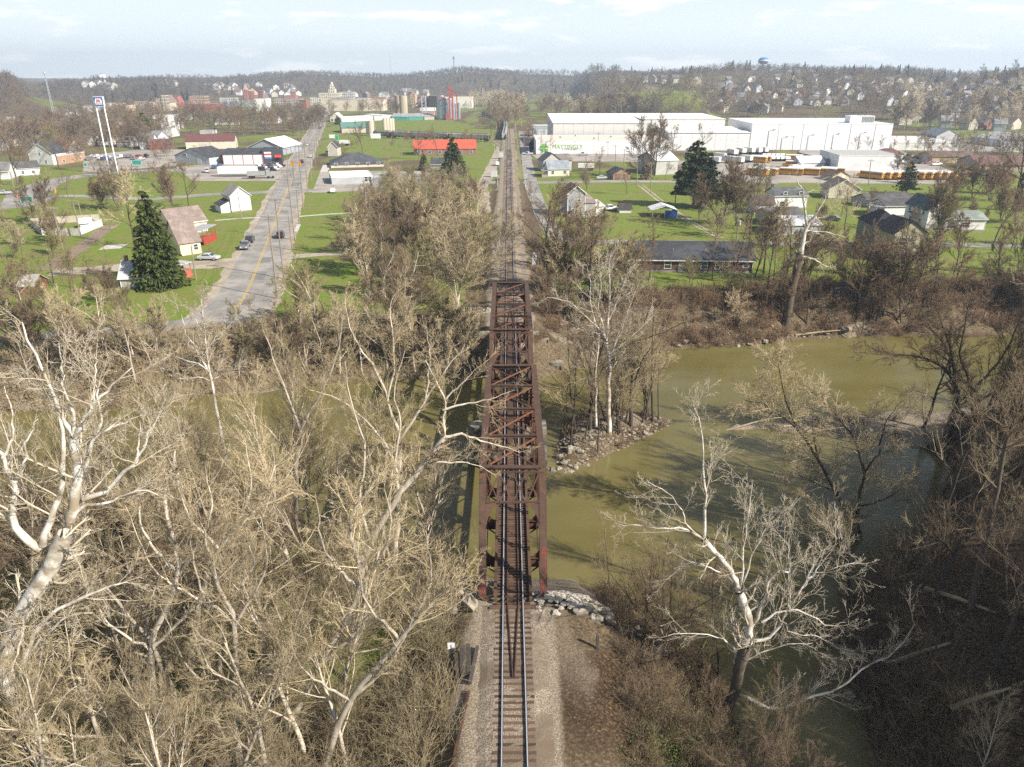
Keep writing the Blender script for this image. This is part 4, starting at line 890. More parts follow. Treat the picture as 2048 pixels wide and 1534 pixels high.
e, w, h = bld('white_cottage', 'tall narrow white house standing alone on the lawn left of the main street', (464, 425), (504, 421), 8, 393, 'gy', (374,), WHITE, (.32, .29, .26), win=[('l', [.5], .7, 3.6, 4.6), ('r', [.3, .7], .8, 1, 2.2)], chim=None)
b = MB(); b.prism([(-2.9, -.3), (0, -.3), (0, 3.4), (-2.9, 2.2)], (.6, 6.5), 'y'); b.build('lean_to', siding(WHITE), e)
b = MB(); b.prism([(-3.2, 2.12), (0, 3.45), (0, 3.6), (-3.2, 2.27)], (.3, 6.8), 'y'); b.build('lean_to_roof', shingle(DARK), e)
RB = (.24, .19, .165)
e, w, h = bld('cream_house', 'cream house with mottled brown roof and red porch behind the big spruce', (346, 474), (416, 464), 8.5, 449, 'gx', (420,), (.72, .62, .44), RB, win=[('r', [.3, .7], 1, 1, 2.3)])
A_ = e.matrix_basis.inverted()
def wing(e, a, b, depth, eave, rise, wall, rc, axis_='gx', z=GZ, over=.35, win=()):
    o, w, h = bld('wing', None, a, b, depth, eave, axis_, rise, wall, rc, win=win, z=z, over=over, cat=None)
    Mi = Matrix.Translation(e.location) @ Matrix.Rotation(e.rotation_euler.z, 4, 'Z'); Mo = Matrix.Translation(o.location) @ Matrix.Rotation(o.rotation_euler.z, 4, 'Z'); D_ = Mi.inverted() @ Mo
    for ch in list(o.children): ch.parent = e; ch.matrix_basis = D_ @ ch.matrix_basis
    bpy.data.objects.remove(o); return w, h
wing(e, (363, 512), (404, 506), 9, 486, (441,), (.72, .62, .44), RB, win=[('f', [.75], .9, 1, 2.2), ('r', [.4], .9, 1, 2.2)])
def porch(e, a, b, depth, deck, top, col, roofc, n=4):
    A, B = U(*a), U(*b); d = B - A; w = float(np.hypot(d[0], d[1])); Mi = Matrix.Translation(e.location) @ Matrix.Rotation(e.rotation_euler.z, 4, 'Z')
    L_ = Mi.inverted() @ Matrix.Translation(Vector(A)) @ Matrix.Rotation(math.atan2(d[1], d[0]), 4, 'Z')
    m = MB(); m.M = L_; m.box(0, w, 0, depth, deck - .2, deck)
    for i in range(n): x = w * i / (n - 1); m.box(x - .06, x + .06, -.02, .1, -.1, top)
    m.box(0, w, 0, .06, deck + .85, deck + .95); m.box(w - .06, w, .06, depth, deck + .85, deck + .95); m.box(.06, w, .01, .04, 0, deck + .8)
    for k in range(5): m.box(w + .02 + k * .3, w + .3 + k * .3, depth * .3, depth * .7, 0, max(.05, deck - .2 * (k + 1)))
    m.build('porch', paint(col), e)
    m = MB(); m.M = L_; m.box(-.3, w + .3, -.3, depth, top, top + .16); m.build('porch_roof', paint(roofc), e)
porch(e, (409, 491), (434, 479), 3.4, 1.0, 3.6, (.36, .06, .04), (.36, .37, .38))
e, w, h = bld('grey_house', 'small grey house with pale metal roof and brick chimney behind the spruce foot', (243, 578), (302, 576), 7, 556, 'gx', (522,), (.42, .41, .38), (.46, .47, .47), chim=(.12, .5, .6, .9, None), win=[('f', [.75], .9, 1, 2)])
porch(e, (356, 560), (384, 552), 3, .5, 2.8, (.5, .12, .09), (.45, .45, .46), 3)
e, w, h = bld('rusty_shed', 'rusty red shed with white gable showing between the trees at the far left', (42, 590), (72, 589), 5, 572, 'gx', 1.4, (.22, .09, .055), (.34, .31, .28), cat='shed')
# white fenced yard
fn = empty('yard_fence', U(84, 471), 0, 'white and grey panel fence round the yard left of the dirt alley', 'fence')
o0 = U(84, 471)
for a, b, c, m_ in (((84, 470), (121, 470), (.72, .74, .74), 0), ((121, 471), (160, 471), (.46, .44, .40), 0), ((160, 470), (205, 452), (.74, .76, .76), 0), ((62, 450), (200, 441), (.45, .40, .33), 0), ((62, 450), (84, 470), (.5, .47, .42), 0)):
    P_, Q_ = U(*a) - o0, U(*b) - o0; m = MB(); m.bar((P_[0], P_[1], .9), (Q_[0], Q_[1], .9), .08, 1.8)
    n = int(np.hypot(*(Q_ - P_)[:2]) / 2.4) + 1
    for k in range(n + 1): q = P_ + (Q_ - P_) * k / n; m.box(q[0] - .08, q[0] + .08, q[1] - .08, q[1] + .08, 0, 2.0)
    m.build('fence_panel', paint(c), fn)
bld('garden_shed', 'little white shed inside the fenced yard', (162, 457), (183, 456), 3, 446, 'gx', .9, WHITE, (.7, .7, .68), cat='shed')
# ---- right of the main street
e, w, h = bld('beige_house', 'narrow beige two storey house with dark gable roof right of the main street', (657, 313), (676, 313), 8, 294, 'gy', 2.6, (.52, .48, .41), chim=(.5, .9, .5, .6, (.3, .25, .2)))
wing(e, (652, 312), (657, 313), 5, 303, .8, (.4, .36, .3), (.08, .08, .08), 'shed', over=.1)
bld('hip_roof_hall', 'tan building with a wide dark grey hip roof behind the white roofed building', (662, 336), (768, 333), 20, 330, 'hip', (309,), (.62, .56, .46), (.075, .078, .085), win=[('f', 5, 1.4, .9, 2)], cat='building')
e, w, h = bld('flat_roofed_shop', 'low grey building with a bright white flat roof facing the gravel lot', (664, 369), (746, 366), 17, 354.5, 'flat', 1, (.42, .44, .45), rm=paint((.84, .83, .81)), cat='shop', win=[('f', [.84], 1.2, .7, 2.6), ('f', [.93], 1.2, .7, 2.6)], soffit=(.8, .79, .77))
e, w, h = bld('shop_annex', 'low dark annex with roof fans right of the white flat roofed shop', (747, 366), (815, 362), 16, 357, 'flat', 1, (.2, .2, .2), (.34, .33, .32), cat='shop')
for u in (.1, .35, .5): 
    b = MB(); b.lathe([(.5, 0), (.5, .7), (.3, .95)], 10, (w*u, 5, h + .1)); b.build('roof_fan', paint((.25, .24, .23)), e)
bld('green_roof_shed', 'tan shed with a green metal roof beside the cream silos', (684, 266), (737, 265), 22, 256, 'gx', (245,), (.55, .49, .4), cat='warehouse', rm=paint((.12, .26, .21)))
bld('red_white_house', 'small white gabled house with red trim at the street bend', (661, 244), (683, 244), 14, 237, 'gy', 4.5, (.62, .55, .5), WHITE, win=[('f', 3, 1.6, .8, 2.6, False)])
bld('white_shed', 'long low white shed behind the green roofed shed', (684, 244), (765, 240), 20, 236, 'flat', 1, WHITE, WHITE, cat='warehouse', rm=paint((.8, .79, .77)))
bld('white_shed', 'short white flat shed next to the green walled warehouse', (765, 240), (786, 239), 30, 231, 'flat', 1, (.7, .68, .64), WHITE, cat='warehouse', rm=paint((.8, .79, .77)))
for a, b, l, c in (((784, 241), (815, 241), 'left part', (.05, .30, .22)), ((817, 240.5), (847, 240), 'right part', (.06, .32, .24)), ((849, 240), (873, 239), 'unpainted part', (.42, .38, .31))):
    bld('green_warehouse', l + ' of the low green walled warehouse behind the round field', a, b, 30, 233.5, 'gx', 2.2, c, (.30, .31, .31), cat='warehouse', group='sections of the green warehouse')
e, w, h = bld('red_roof_building', 'long brick building with an orange red metal roof behind the dark conifer', (828, 310), (952, 309), 13, 298, 'gx', (280,), BRICK, cat='building', rm=paint((.50, .105, .06)), wm=bmat(), win=[('f', 6, 1.6, .8, 2.2)])
bld('dark_house', 'low dark roofed house between the two conifers', (862, 338), (888, 338), 8, 329, 'gx', 2.4, (.35, .33, .3), (.07, .07, .075))
# ---- right side of the railway
e, w, h = bld('cream_bungalow', 'cream house with speckled grey roof beside the side lane', (1096, 354), (1139, 353), 8, 338, 'gx', (322,), (.74, .70, .55), (.26, .29, .32), win=[('f', [.22, .78], 1.1, 1.2, 2.4)])
wing(e, (1087, 343), (1122, 342), 9, 322, (307,), (.5, .48, .45), (.14, .13, .13), 'gy'); wing(e, (1118, 342), (1143, 341), 9, 321, 2.2, (.45, .42, .4), (.19, .165, .15))
porch(e, (1084, 355), (1095, 355), 5, .3, 2.6, (.4, .35, .3), (.3, .3, .3), 2)
bld('brick_garage', 'brown brick double garage with dark roof beside the crossing street', (1226, 360), (1260, 359), 8, 348.5, 'gy', 2.0, BRICK, (.075, .075, .08), wm=bmat((.26, .15, .10), (.2, .11, .08)), doors=[('f', [.28, .72], 2.5, 2.2, (.16, .08, .06))], cat='garage')
e, w, h = bld('grey_two_storey', 'bare grey two storey house with brick chimney standing on the lawn', (1134, 435), (1170, 434), 8, 388, 'gy', (372,), (.33, .34, .36), (.23, .15, .12), chim=(.5, .15, .7, .8, None), win=[('f', [.3], .8, 1.2, 2.4), ('f', [.65], .8, 3.9, 5.1)])
wing(e, (1170, 434), (1190, 433), 6, 406, 1.2, (.36, .35, .34), (.25, .2, .18), 'shed'); wing(e, (1190, 432), (1207, 431), 5, 413, .9, (.74, .73, .7), (.6, .58, .55), 'shed'); porch(e, (1121, 427), (1133, 427), 4, .5, 3, (.3, .28, .25), (.2, .18, .17), 2)
bld('garden_hut', 'small white hut with a dark roof on the lawn beside the pickup', (1239, 426), (1262, 426), 3.5, 417, 'gx', 1.1, (.66, .66, .64), (.06, .05, .05), cat='hut')
cn = empty('carport_tent', U(1304, 436), 0, 'white tarp canopy with a blue tarp side on the lawn', 'canopy'); q0 = U(1304, 436); b = MB(); W_ = 7.2; Dp = 6.5
for x in (0, W_/2, W_):
    for yy in (0, Dp): b.box(x - .05, x + .05, yy - .05, yy + .05, 0, 2.2)
b.build('pole_frame', paint((.6, .6, .6)), cn)
b = MB(); b.prism([(-.3, 2.1), (W_/2, 3.3), (W_+.3, 2.1), (W_+.3, 2.2), (W_/2, 3.42), (-.3, 2.2)], (-.3, Dp + .3), 'y'); b.build('tarp_roof', mat('white_tarp', (.8, .79, .77), (.6, .6, .58), 1.2, .6, .5, 3), cn)
b = MB(); b.box(W_*.5, W_, .0, .06, .1, 2.15); b.box(W_ - .04, W_ + .03, .06, Dp, .1, 2.15); b.build('tarp_side', mat('blue_tarp', (.03, .11, .36), (.02, .07, .24), 2, .5, .4, 5), cn)
bld('metal_shed', 'big pale grey metal shed behind the ivy covered trees', (1311, 350), (1354, 348), 16, 322, 'gx', 3, (.46, .45, .43), cat='shed', rm=paint((.68, .69, .7)))
e, w, h = bld('ranch_house', 'long brown brick ranch house with a dark shingle roof near the river', (1262, 543), (1504, 546), 9.5, 517.5, 'gx', (482,), BRICK, (.052, .055, .062), wm=bmat((.13, .065, .045), (.10, .05, .036), (.17, .13, .1)), over=.5,
    win=[('f', [.30], 1.3, .8, 2.3), ('f', [.47], .9, 1, 2.2), ('f', [.60], 1.2, .8, 2.2), ('f', [.71], .9, .8, 2.2), ('f', [.77], .9, .8, 2.2), ('f', [.94], 1, 1.2, 2.2)], doors=[('f', [.41], 1, 2.1, (.6, .6, .58))])
for u in (.1, .35, .62, .93):
    b = MB(); b.tube([(w*u, 2.2, h + 1.2), (w*u, 2.2, h + 1.75)], .06, 6); b.build('vent_pipe', paint((.6, .6, .6)), e)
e, w, h = bld('white_farmhouse', 'white two storey house with dark roof and left chimney behind the white sycamore', (1547, 418), (1612, 417), 7.5, 392, 'gx', (375,), WHITE, (.10, .105, .11), win=[('f', [.3], 1, 3.6, 5.1), ('f', [.78], 1, 3.6, 5.1), ('f', [.28], 1, .8, 2.2)], chim=(.04, .5, .7, .9, (.12, .1, .09)))
wing(e, (1508, 428), (1547, 428), 8, 408, 2.0, (.72, .71, .69), (.11, .09, .085))
bld('dark_roofed_house', 'cream house with a dark roof in front of the white farmhouse', (1536, 450), (1604, 448), 8, 432, 'gx', (416,), (.6, .57, .45), (.095, .09, .088))
bld('metal_garage', 'pale grey metal garage half hidden by the white sycamore', (1556, 470), (1640, 469), 10, 451, 'gx', (432,), (.42, .44, .45), (.5, .51, .52), cat='garage')
e, w, h = bld('white_house', 'white house with dark roof and small porch right of the green house', (1767, 433), (1833, 432), 8, 412.5, 'gx', (398,), WHITE, (.085, .08, .08), win=[('f', [.74], 1, .8, 2.4)]); porch(e, (1750, 434), (1766, 433), 4, .5, 2.8, (.6, .6, .6), (.3, .3, .3), 3)
bld('long_house', 'grey house with long dark roof and small dormer behind the white house', (1738, 416), (1828, 412), 9, 404, 'gx', (388,), (.4, .4, .42), (.085, .08, .082))
e, w, h = bld('tall_white_house', 'tall white gabled house beside the long white bungalow', (1850, 459), (1887, 459), 12, 420, 'gy', (400,), WHITE, (.09, .12, .13), win=[('l', [.2, .4, .6, .8], .9, 3.5, 5), ('l', [.3, .7], .9, .8, 2.2)])
porch(e, (1820, 453), (1848, 454), 4, .4, 3.4, (.22, .27, .27), (.1, .11, .11), 4)
bld('white_bungalow', 'long low white bungalow with green grey roof at the right', (1888, 461), (1968, 462), 9, 438, 'gx', (421,), WHITE, (.22, .25, .22), win=[('f', [.15], 2.4, .6, 2.4), ('f', [.5], 2, 1, 2.2)], doors=[('f', [.27], 1, 2.1, (.25, .27, .27))])
bld('cream_cottage', 'cream gabled cottage with brown roof in front of the school buses', (1656, 398), (1718, 399), 10, 378, 'gy', (360,), (.66, .61, .46), (.22, .17, .13), win=[('f', [.35], 1, 1.4, 3)])
e, w, h = bld('green_house', 'large olive green two storey house with black roof near the right bank', (1738, 508), (1797, 509), 10, 452, 'hip', (427,), (.20, .215, .155), (.022, .022, .026), win=[('f', [.17], 1, 3.8, 5.5), ('f', [.55], 1, 3.8, 5.5), ('f', [.2], 1, .8, 2.6), ('l', [.5], 1, 3.8, 5.4)])
wing(e, (1778, 525), (1842, 524), 8, 467, (443,), (.36, .34, .23), (.03, .03, .034), 'gy', win=[('f', [.3], 1.1, 3.8, 5.4), ('f', [.55], 1.1, .8, 2.5)])
bld('tan_workshop', 'tan workshop with brown shingle roof at the right behind the bus yard', (1863, 326), (1952, 326), 13, 314, 'gx', (302.5,), (.52, .37, .23), (.14, .095, .075), doors=[('l', [.5], 3, 3, (.6, .6, .6))], cat='workshop')
bld('brown_roof_hall', 'big brown roofed hall cut by the right edge of the photo', (1957, 342), (2110, 344), 22, 330, 'gx', (311,), (.4, .33, .27), (.15, .085, .07), cat='hall')
bld('white_depot', 'flat roofed white depot above the right row of buses', (1674, 341), (1800, 342), 26, 311, 'flat', 1, (.80, .80, .79), cat='depot', rm=paint((.45, .44, .41)), soffit=(.7, .7, .7))
bld('grey_depot', 'blue grey depot wing with sloping flat roof left of the white depot', (1592, 319), (1672, 339), 26, 305, 'flat', 1, (.34, .38, .43), cat='depot', rm=paint((.40, .385, .34)), win=[('f', [.35, .55, .75], 1, 2.4, 3.6)], doors=[('f', [.9], 2, 2.6, (.12, .12, .13))], soffit=(.2, .2, .21))
bld('white_barn', 'small white barn between the buses and the grey depot', (1600, 337), (1648, 336), 9, 326, 'gx', 2.4, (.74, .74, .72), cat='barn', rm=paint((.72, .73, .73)))
bld('tan_hut', 'small tan hut with brown roof between the two bus rows', (1664, 362), (1698, 361), 8, 353, 'gy', 1.8, (.56, .48, .33), (.12, .08, .06), cat='hut', doors=[('f', [.6], 1.4, 2, (.7, .7, .7))])
bld('low_brick_house', 'low house with a brown hip roof behind the white depot', (1757, 313), (1808, 313), 9, 308.5, 'hip', 2.6, (.4, .36, .33), (.13, .065, .055))
def seams(e, w, h, step=5.5):
    b = MB(); n = int(w / step)
    for k in range(1, n): b.box(w*k/n - .05, w*k/n + .05, -.03, 0, .2, h - .3)
    b.box(0, w, -.05, 0, h - .28, h - .12); b.box(0, w, -.04, 0, -.1, .5); b.build('panel_seams', paint((.42, .42, .41)), e)
# white cold stores
e, w, h = bld('white_box_warehouse', 'huge plain white box warehouse right of the lettered warehouse', (1499, 299.5), (1777, 300.5), 57, 247.5, 'flat', 1, cat='warehouse', wm=paint((.82, .82, .83), .5, .03), rm=paint((.83, .83, .82), .6, .03), soffit=(.82, .82, .83))
for u, du in ((.72, 9), (.80, 9)):
    b = MB(); b.box(w*u, w*u + du * .8, 6, 14, h + .1, h + 4); b.build('roof_unit', paint((.62, .63, .63) if u > .75 else (.78, .78, .78)), e)
b = MB()
for k in range(8): b.box(w*.80 + .4 + k * .85, w*.80 + .9 + k * .85, 5.9, 6, h + .6, h + 3.4)
b.build('roof_unit_grille', paint((.2, .2, .2)), e)
b = MB()
for k in range(1, 24): b.box(w*k/24 - .03, w*k/24 + .03, -.03, 0, .2, h - .4)
b.build('panel_seams', paint((.7, .7, .71)), e)
e, w, h = bld('lettered_warehouse', 'long white warehouse with green company lettering and a green cross mark', (1072, 309.5), (1339, 309.5), 40, 282.5, 'flat', 1, cat='warehouse', wm=paint((.80, .80, .80), .5, .04), rm=paint((.66, .58, .50), .7, .06), soffit=(.8, .8, .8), win=[('f', [.915], 1.6, 3.4, 4.8, False), ('f', [.972], 1.6, 3.4, 4.8, False)])
seams(e, w, h, 10)
for u, v in ((.2, .5), (.45, .3), (.6, .6), (.8, .4), (.33, .8)):
    b = MB(); b.lathe([(.5, 0), (.5, .6), (.75, .7), (.3, 1.1)], 10, (w*u, 40*v, h + .1)); b.build('roof_vent', paint((.4, .4, .4)), e)
GRN = paint((.16, .46, .035), .5, .02)
text('MATTINGLY', 2.9, (w*.235, -.05, h*.58), (R(90), 0, 0), GRN, e, 'company_name', .03, 1.0)
text('COMPANIES', 1.35, (w*.252, -.05, h*.40), (R(90), 0, 0), paint((.35, .36, .36)), e, 'company_subtitle', .03, 1.1)
b = MB(); b.box(w*.09, w*.34, -.06, -.01, h*.73, h*.745); b.box(w*.32, w*.345, -.06, -.01, h*.36, h*.375); b.build('sign_rule', paint((.45, .12, .16)), e)
b = MB(); cx, cz, s = w*.06, h*.48, 1
for a in (-1, 1):
    for d_ in (-.72, .72):
        b.box(cx + a*.25 - (0 if a > 0 else 2.0) + 0, cx + a*.25 + (2.0 if a > 0 else 0), -.06, -.01, cz + d_ - .52, cz + d_ + .52)
        b.box(cx + d_ - .52, cx + d_ + .52, -.075, -.062, cz + a*.25 - (0 if a > 0 else 2.0), cz + a*.25 + (2.0 if a > 0 else 0))
b.build('cross_mark', GRN, e)
def wbox(name, label, x0, x1, y0, y1, h, rise, roof, **k):
    k.setdefault('wm', paint((.62, .615, .58), .5, .04)); k.setdefault('rm', paint((.82, .80, .77), .6, .04))
    e, w, h = bld(name, label, pix((x0, y0, GZ)), pix((x1, y0, GZ)), y1 - y0, h, roof, rise, cat='warehouse', **k); seams(e, w, h); return e, w, h
wbox('cold_store', 'tall pale grey cold store with a white low gable roof behind the lettered warehouse', 25.5, 78, 441, 505, 13.2, 2.4, 'shed')
wbox('cold_store', 'right hand cold store with a shaded notch next to the tall one', 78.6, 128, 455, 512, 14.6, .8, 'shed')
wbox('cold_store', 'lower white cold store between the tall one and the big white box', 88, 132, 418, 455, 9.5, 1.0, 'shed', wm=paint((.78, .78, .78)))
e, w, h = bld('loading_dock', 'small white loading dock with dark doors left of the big white box', (1384, 299), (1433, 300), 14, 281, 'flat', 1, WHITE, cat='warehouse', rm=paint((.7, .69, .66)), doors=[('f', [.3, .55, .82], 3.6, 4, (.16, .16, .17))])
bld('dock_annex', 'grey annex with two truck doors left of the tall cold store', (1065, 273), (1107, 273), 14, 252, 'flat', 1, (.42, .45, .47), cat='warehouse', rm=paint((.6, .6, .6)), doors=[('f', [.35, .72], 4, 4.5, (.62, .63, .63))])
bld('low_white_hall', 'long low white hall right of the big white box warehouse', (1783, 300), (1918, 301), 48, 285, 'flat', 1, cat='warehouse', wm=paint((.78, .77, .74)), rm=paint((.76, .72, .66)), soffit=(.78, .77, .74))
bld('open_shed', 'grey gabled open shed behind the long low white hall', (1872, 278), (1920, 278), 20, 272, 'gy', 4, (.5, .5, .5), (.2, .22, .25), cat='shed')
bld('storage_units', 'grey storage building with five white roll doors at the right', (1940, 286), (1998, 294), 30, 273, 'gx', 3, (.36, .37, .39), cat='storage', rm=paint((.40, .39, .38)), doors=[('f', [.15, .34, .53, .72, .9], 3.4, 4, (.68, .7, .72))])
# ================================================================ silos, bins, tanks, masts
def silo(name, label, px, py, top, wpx, m, cone=.25, rib=0, group=None, cat='silo'):
    p = U(px, py); r = wpx / 2 * float((p - CAM) @ FW) / FPX; h = rise_at(p, top); e = empty(name, p, 0, label, cat, group); hc = r * cone * 2; b = MB()
    b.lathe([(r, -.3), (r, h - hc)], 24); b.build('shell', m, e, smooth=False)
    b = MB(); b.lathe([(r + .06, h - hc), (r * .12, h), (r * .12, h + .3)] if cone > .05 else [(r - .2, h), (r - .2, h + .1)], 24); b.build('roof', m if cone < .05 else paint((.55, .56, .56), .4), e)
    return e, r, h
CRM, GALV = mat('cream_concrete', (.58, .51, .41), (.48, .42, .34), .6, .8, stretch=(1, 1, .15)), mat('galvanised', (.42, .46, .50), (.30, .34, .38), .8, .45, metal=.5, stretch=(1, 1, .2))
silo('cream_silo', 'fat cream silo in front of the green roofed shed', 743, 272, 240, 12, CRM, .1, cat='silo'); silo('cream_silo', 'smaller cream silo half behind the fat one', 737, 268, 241, 9, CRM, .1)
for i, x in enumerate((770, 775.5, 781, 786)): silo('cream_silo', 'slim cream silo in the cluster of four beside the field', x, 263 - .5 * i, 236, 7.5, CRM, .08, group='cluster of slim cream silos')
b = MB(); p = U(749.5, 269); h = rise_at(p, 232); b.box(-.6, .6, -.6, .6, 0, h); o = b.build('elevator_leg', paint((.35, .3, .24))); o.location = p; tag(o, 'dark bucket elevator leg beside the fat cream silo', 'elevator')
silo('grain_silo', 'huge tan concrete silo with a shaded left flank', 808, 231, 191.5, 16, mat('tan_concrete', (.47, .40, .29), (.40, .33, .24), .3, .85, stretch=(1, 1, .3)), 0, cat='silo'); silo('grain_silo', 'second tan concrete silo behind the left of the huge one', 798, 229, 191.5, 14, mat('tan_concrete', (.40, .33, .24), (.33, .28, .2), .3, .85), 0)
silo('grain_bin', 'large galvanised grain bin with a conical roof beside the red elevator', 886, 239, 191, 23, GALV, .22, cat='grain bin'); silo('grain_bin', 'second wide grain bin just right of the large one', 897, 237, 194, 20, GALV, .22, cat='grain bin')
for i, (x, t) in enumerate(((907, 205), (912, 206), (918, 204))): silo('grain_bin', 'slim galvanised bin in the row of three right of the red elevator', x, 239 - i, t, 6.5, GALV, .15, cat='grain bin', group='slim grain bins')
el = empty('grain_elevator', U(900, 240), 0, 'tall red grain elevator legs between the grain bins', 'elevator'); p = U(900, 240)
for dx, top, s in ((0, 171, .8), (3.0, 175, .7), (7, 184, .5)):
    h = rise_at(p, top); b = MB(); b.box(dx - s, dx + s, -s, s, 0, h); b.box(dx - s*1.5, dx + s*1.5, -s*1.5, s*1.5, h - 3, h - 1.2); b.build('elevator_leg', paint((.40, .10, .08)), el)
h = rise_at(p, 186); b = MB(); b.bar((0, 0, h), (-9, 0, h - 6), .8, .8); b.bar((3, 0, h), (-4, 0, h - 8), .6, .6); b.box(-4, 0, -1, 1, 0, 5.5); b.build('chute', paint((.38, .10, .09)), el)
bld('red_office', 'small red shed at the foot of the grain elevator', (847, 232), (868, 232), 10, 222, 'gx', 3, (.5, .3, .28), (.6, .55, .5), cat='shed')
p = U(849, 236); h = rise_at(p, 192); e = empty('conveyor_tower', p, 0, 'grey lattice conveyor tower left of the dark brick mill', 'tower'); b = MB()
for x, y in ((-2, -2), (2, -2), (2, 2), (-2, 2)): b.box(x - .25, x + .25, y - .25, y + .25, 0, h)
for k in range(6): z0, z1 = h*k/6, h*(k+1)/6; b.bar((-2, -2.2, z0), (2, -2.2, z1), .3, .3); b.bar((2, -2.2, z0), (-2, -2.2, z1), .3, .3)
b.bar((0, 0, h), (-12, 3, h * .45), 1.2, 1.2); b.build('frame', paint((.45, .47, .5)), e)
for i, x in enumerate((352, 358.5, 365)): silo('storage_tank', 'white upright tank in the row of three behind the bare trees on the left', x, 256, 245, 6, paint((.72, .68, .62)), .05, cat='tank', group='three upright tanks')
# water towers
def water_tower(px, py, dist, rpx, label, blue):
    """px, py: middle of the bowl on the skyline"""
    d = ray(px, py); p = CAM + d * (dist / d[1]); r = rpx * float((p - CAM) @ FW) / FPX; z0 = hz1(p[0], p[1]); e = empty('water_tower', (p[0], p[1], z0), 0, label, 'water tower'); zc = p[2] - z0; b = MB()
    if blue:
        b.lathe([(.3, zc - r*.65), (r*.6, zc - r*.55), (r*.93, zc - r*.25), (r, zc), (r*.93, zc + r*.25), (r*.65, zc + r*.5), (.3, zc + r*.62)], 28); b.build('tank', mat('tank_blue', (.07, .27, .52), (.04, .17, .38), .15, .4), e, smooth=True)
        b = MB(); b.lathe([(r*1.005, zc - r*.13), (r*1.06, zc - r*.05), (r*1.06, zc + r*.05), (r*1.005, zc + r*.13)], 28); b.build('white_band', paint((.75, .75, .75)), e)
        b = MB()
        for k in range(7): a = k * 2 * math.pi / 7; b.tube([(r*.85*math.cos(a), r*.85*math.sin(a), 0), (r*.85*math.cos(a), r*.85*math.sin(a), zc - r*.2)], r*.045, 6)
        b.build('legs_ring', paint((.6, .64, .66)), e); b = MB(); b.tube([(0, 0, 0), (0, 0, zc - r*.4)], r*.16, 10); b.build('riser', paint((.6, .64, .66)), e)
    else:
        b.lathe([(r*.78, 0), (r*.78, zc - r*.75), (r*.8, zc - r*.7)], 24); b.build('column', paint((.72, .72, .7)), e); b = MB(); b.lathe([(r*.8, zc - r*.7), (r, zc - r*.4), (r, zc + r*.2), (r*.8, zc + r*.5), (.3, zc + r*.65)], 28); b.build('tank', paint((.78, .78, .78)), e)
        b = MB(); b.lathe([(r*.99, zc - r*.52), (r*1.015, zc - r*.5), (r*1.015, zc - r*.32), (r*.99, zc - r*.3)], 28); b.lathe([(r*.83, zc + r*.5), (.3, zc + r*.7)], 28); b.build('dark_band', paint((.13, .16, .32)), e)
water_tower(1527, 121.5, 1380, 10.5, 'blue water tower with a white band on the right ridge', True); water_tower(203, 153, 1560, 7.5, 'white water tower with a dark band on the left ridge', False)
def mast(px, base, top, dist, w, label, col, head=0):
    d = ray(px, base); p = CAM + d * (dist / d[1]); z0 = hz1(p[0], p[1]); h = rise_at((p[0], p[1], z0), top); e = empty('radio_mast', (p[0], p[1], z0), 0, label, 'mast'); b = MB(); n = 14
    for k in range(3):
        a = k * 2.094; b.bar((w*math.cos(a), w*math.sin(a), 0), (w*.3*math.cos(a), w*.3*math.sin(a), h), w*.28, w*.28)
    for i in range(n):
        s0, s1 = 1 - .7*i/n, 1 - .7*(i+1)/n
        for k in range(3):
            a, c = k*2.094, (k+1)*2.094; b.bar((w*s0*math.cos(a), w*s0*math.sin(a), h*i/n), (w*s1*math.cos(c), w*s1*math.sin(c), h*(i+1)/n), w*.14, w*.14)
    b.build('lattice', paint(col), e)
    if head: b = MB(); b.lathe([(w*1.1, h - head), (w*1.1, h)], 8); b.build('antenna_head', paint(col), e)
mast(782, 150, 104, 2300, 1.3, 'faint slender radio mast on the central ridge', (.5, .52, .55)); mast(908, 146, 113, 2100, 2.0, 'green grey mast with an antenna head on the central ridge', (.13, .19, .18), 7); mast(104, 212, 143, 760, 1.0, 'leaning looking lattice mast at the left before the arch bridge', (.45, .48, .5), 2)
# company pylon sign
A_, B_ = U(220, 349), U(236.5, 349); e = empty('pylon_sign', (A_ + B_) / 2, math.atan2((B_ - A_)[1] * 0, 1), 'tall twin pole sign with a red letter on a blue and white board', 'sign'); wv = (B_ - A_)[0] / 2; h = rise_at((A_ + B_) / 2, 213); h2 = rise_at((A_ + B_) / 2, 193)
for s in (-1, 1): b = MB(); b.tube([(s*wv, 0, -.3), (s*1.6, 0, h + .2)], .27, 12); b.build('pole', paint((.80, .80, .80), .4), e)
sw = 1.95
b = MB(); b.box(-sw, sw, -.5, .5, h, h2); bd = b.build('sign_board', paint((.82, .82, .82), .4), e); hm, hh = (h + h2) / 2, (h2 - h) / 2
b = MB(); b.box(-sw*.93, sw*.93, -.56, -.51, hm - hh*.90, hm + hh*.90); b.build('blue_field', paint((.035, .12, .36), .4), bd)
b = MB(); b.prism([(-sw*.72 if 0 else x*sw, hm + y*hh) for x, y in ((-.72, -.62), (.72, -.62), (.72, .1), (.5, .62), (-.5, .62), (-.72, .1))], (-.61, -.57), 'y'); b.build('white_field', paint((.84, .84, .84), .4), bd)
b = MB()
for pg in ([(-.42, -.25), (-.26, -.25), (-.1, .28), (-.16, .5), (-.26, .5)], [(.42, -.25), (.26, -.25), (.1, .28), (.16, .5), (.26, .5)], [(-.26, .5), (-.14, .5), (.05, -.12), (-.05, -.12), (-.2, .3)], [(.26, .5), (.14, .5), (-.05, -.12), (.05, -.12), (.2, .3)]): b.prism([(x*sw, hm + y*hh) for x, y in pg], (-.67 - .01 * len(b.v) / 80, -.62), 'y')
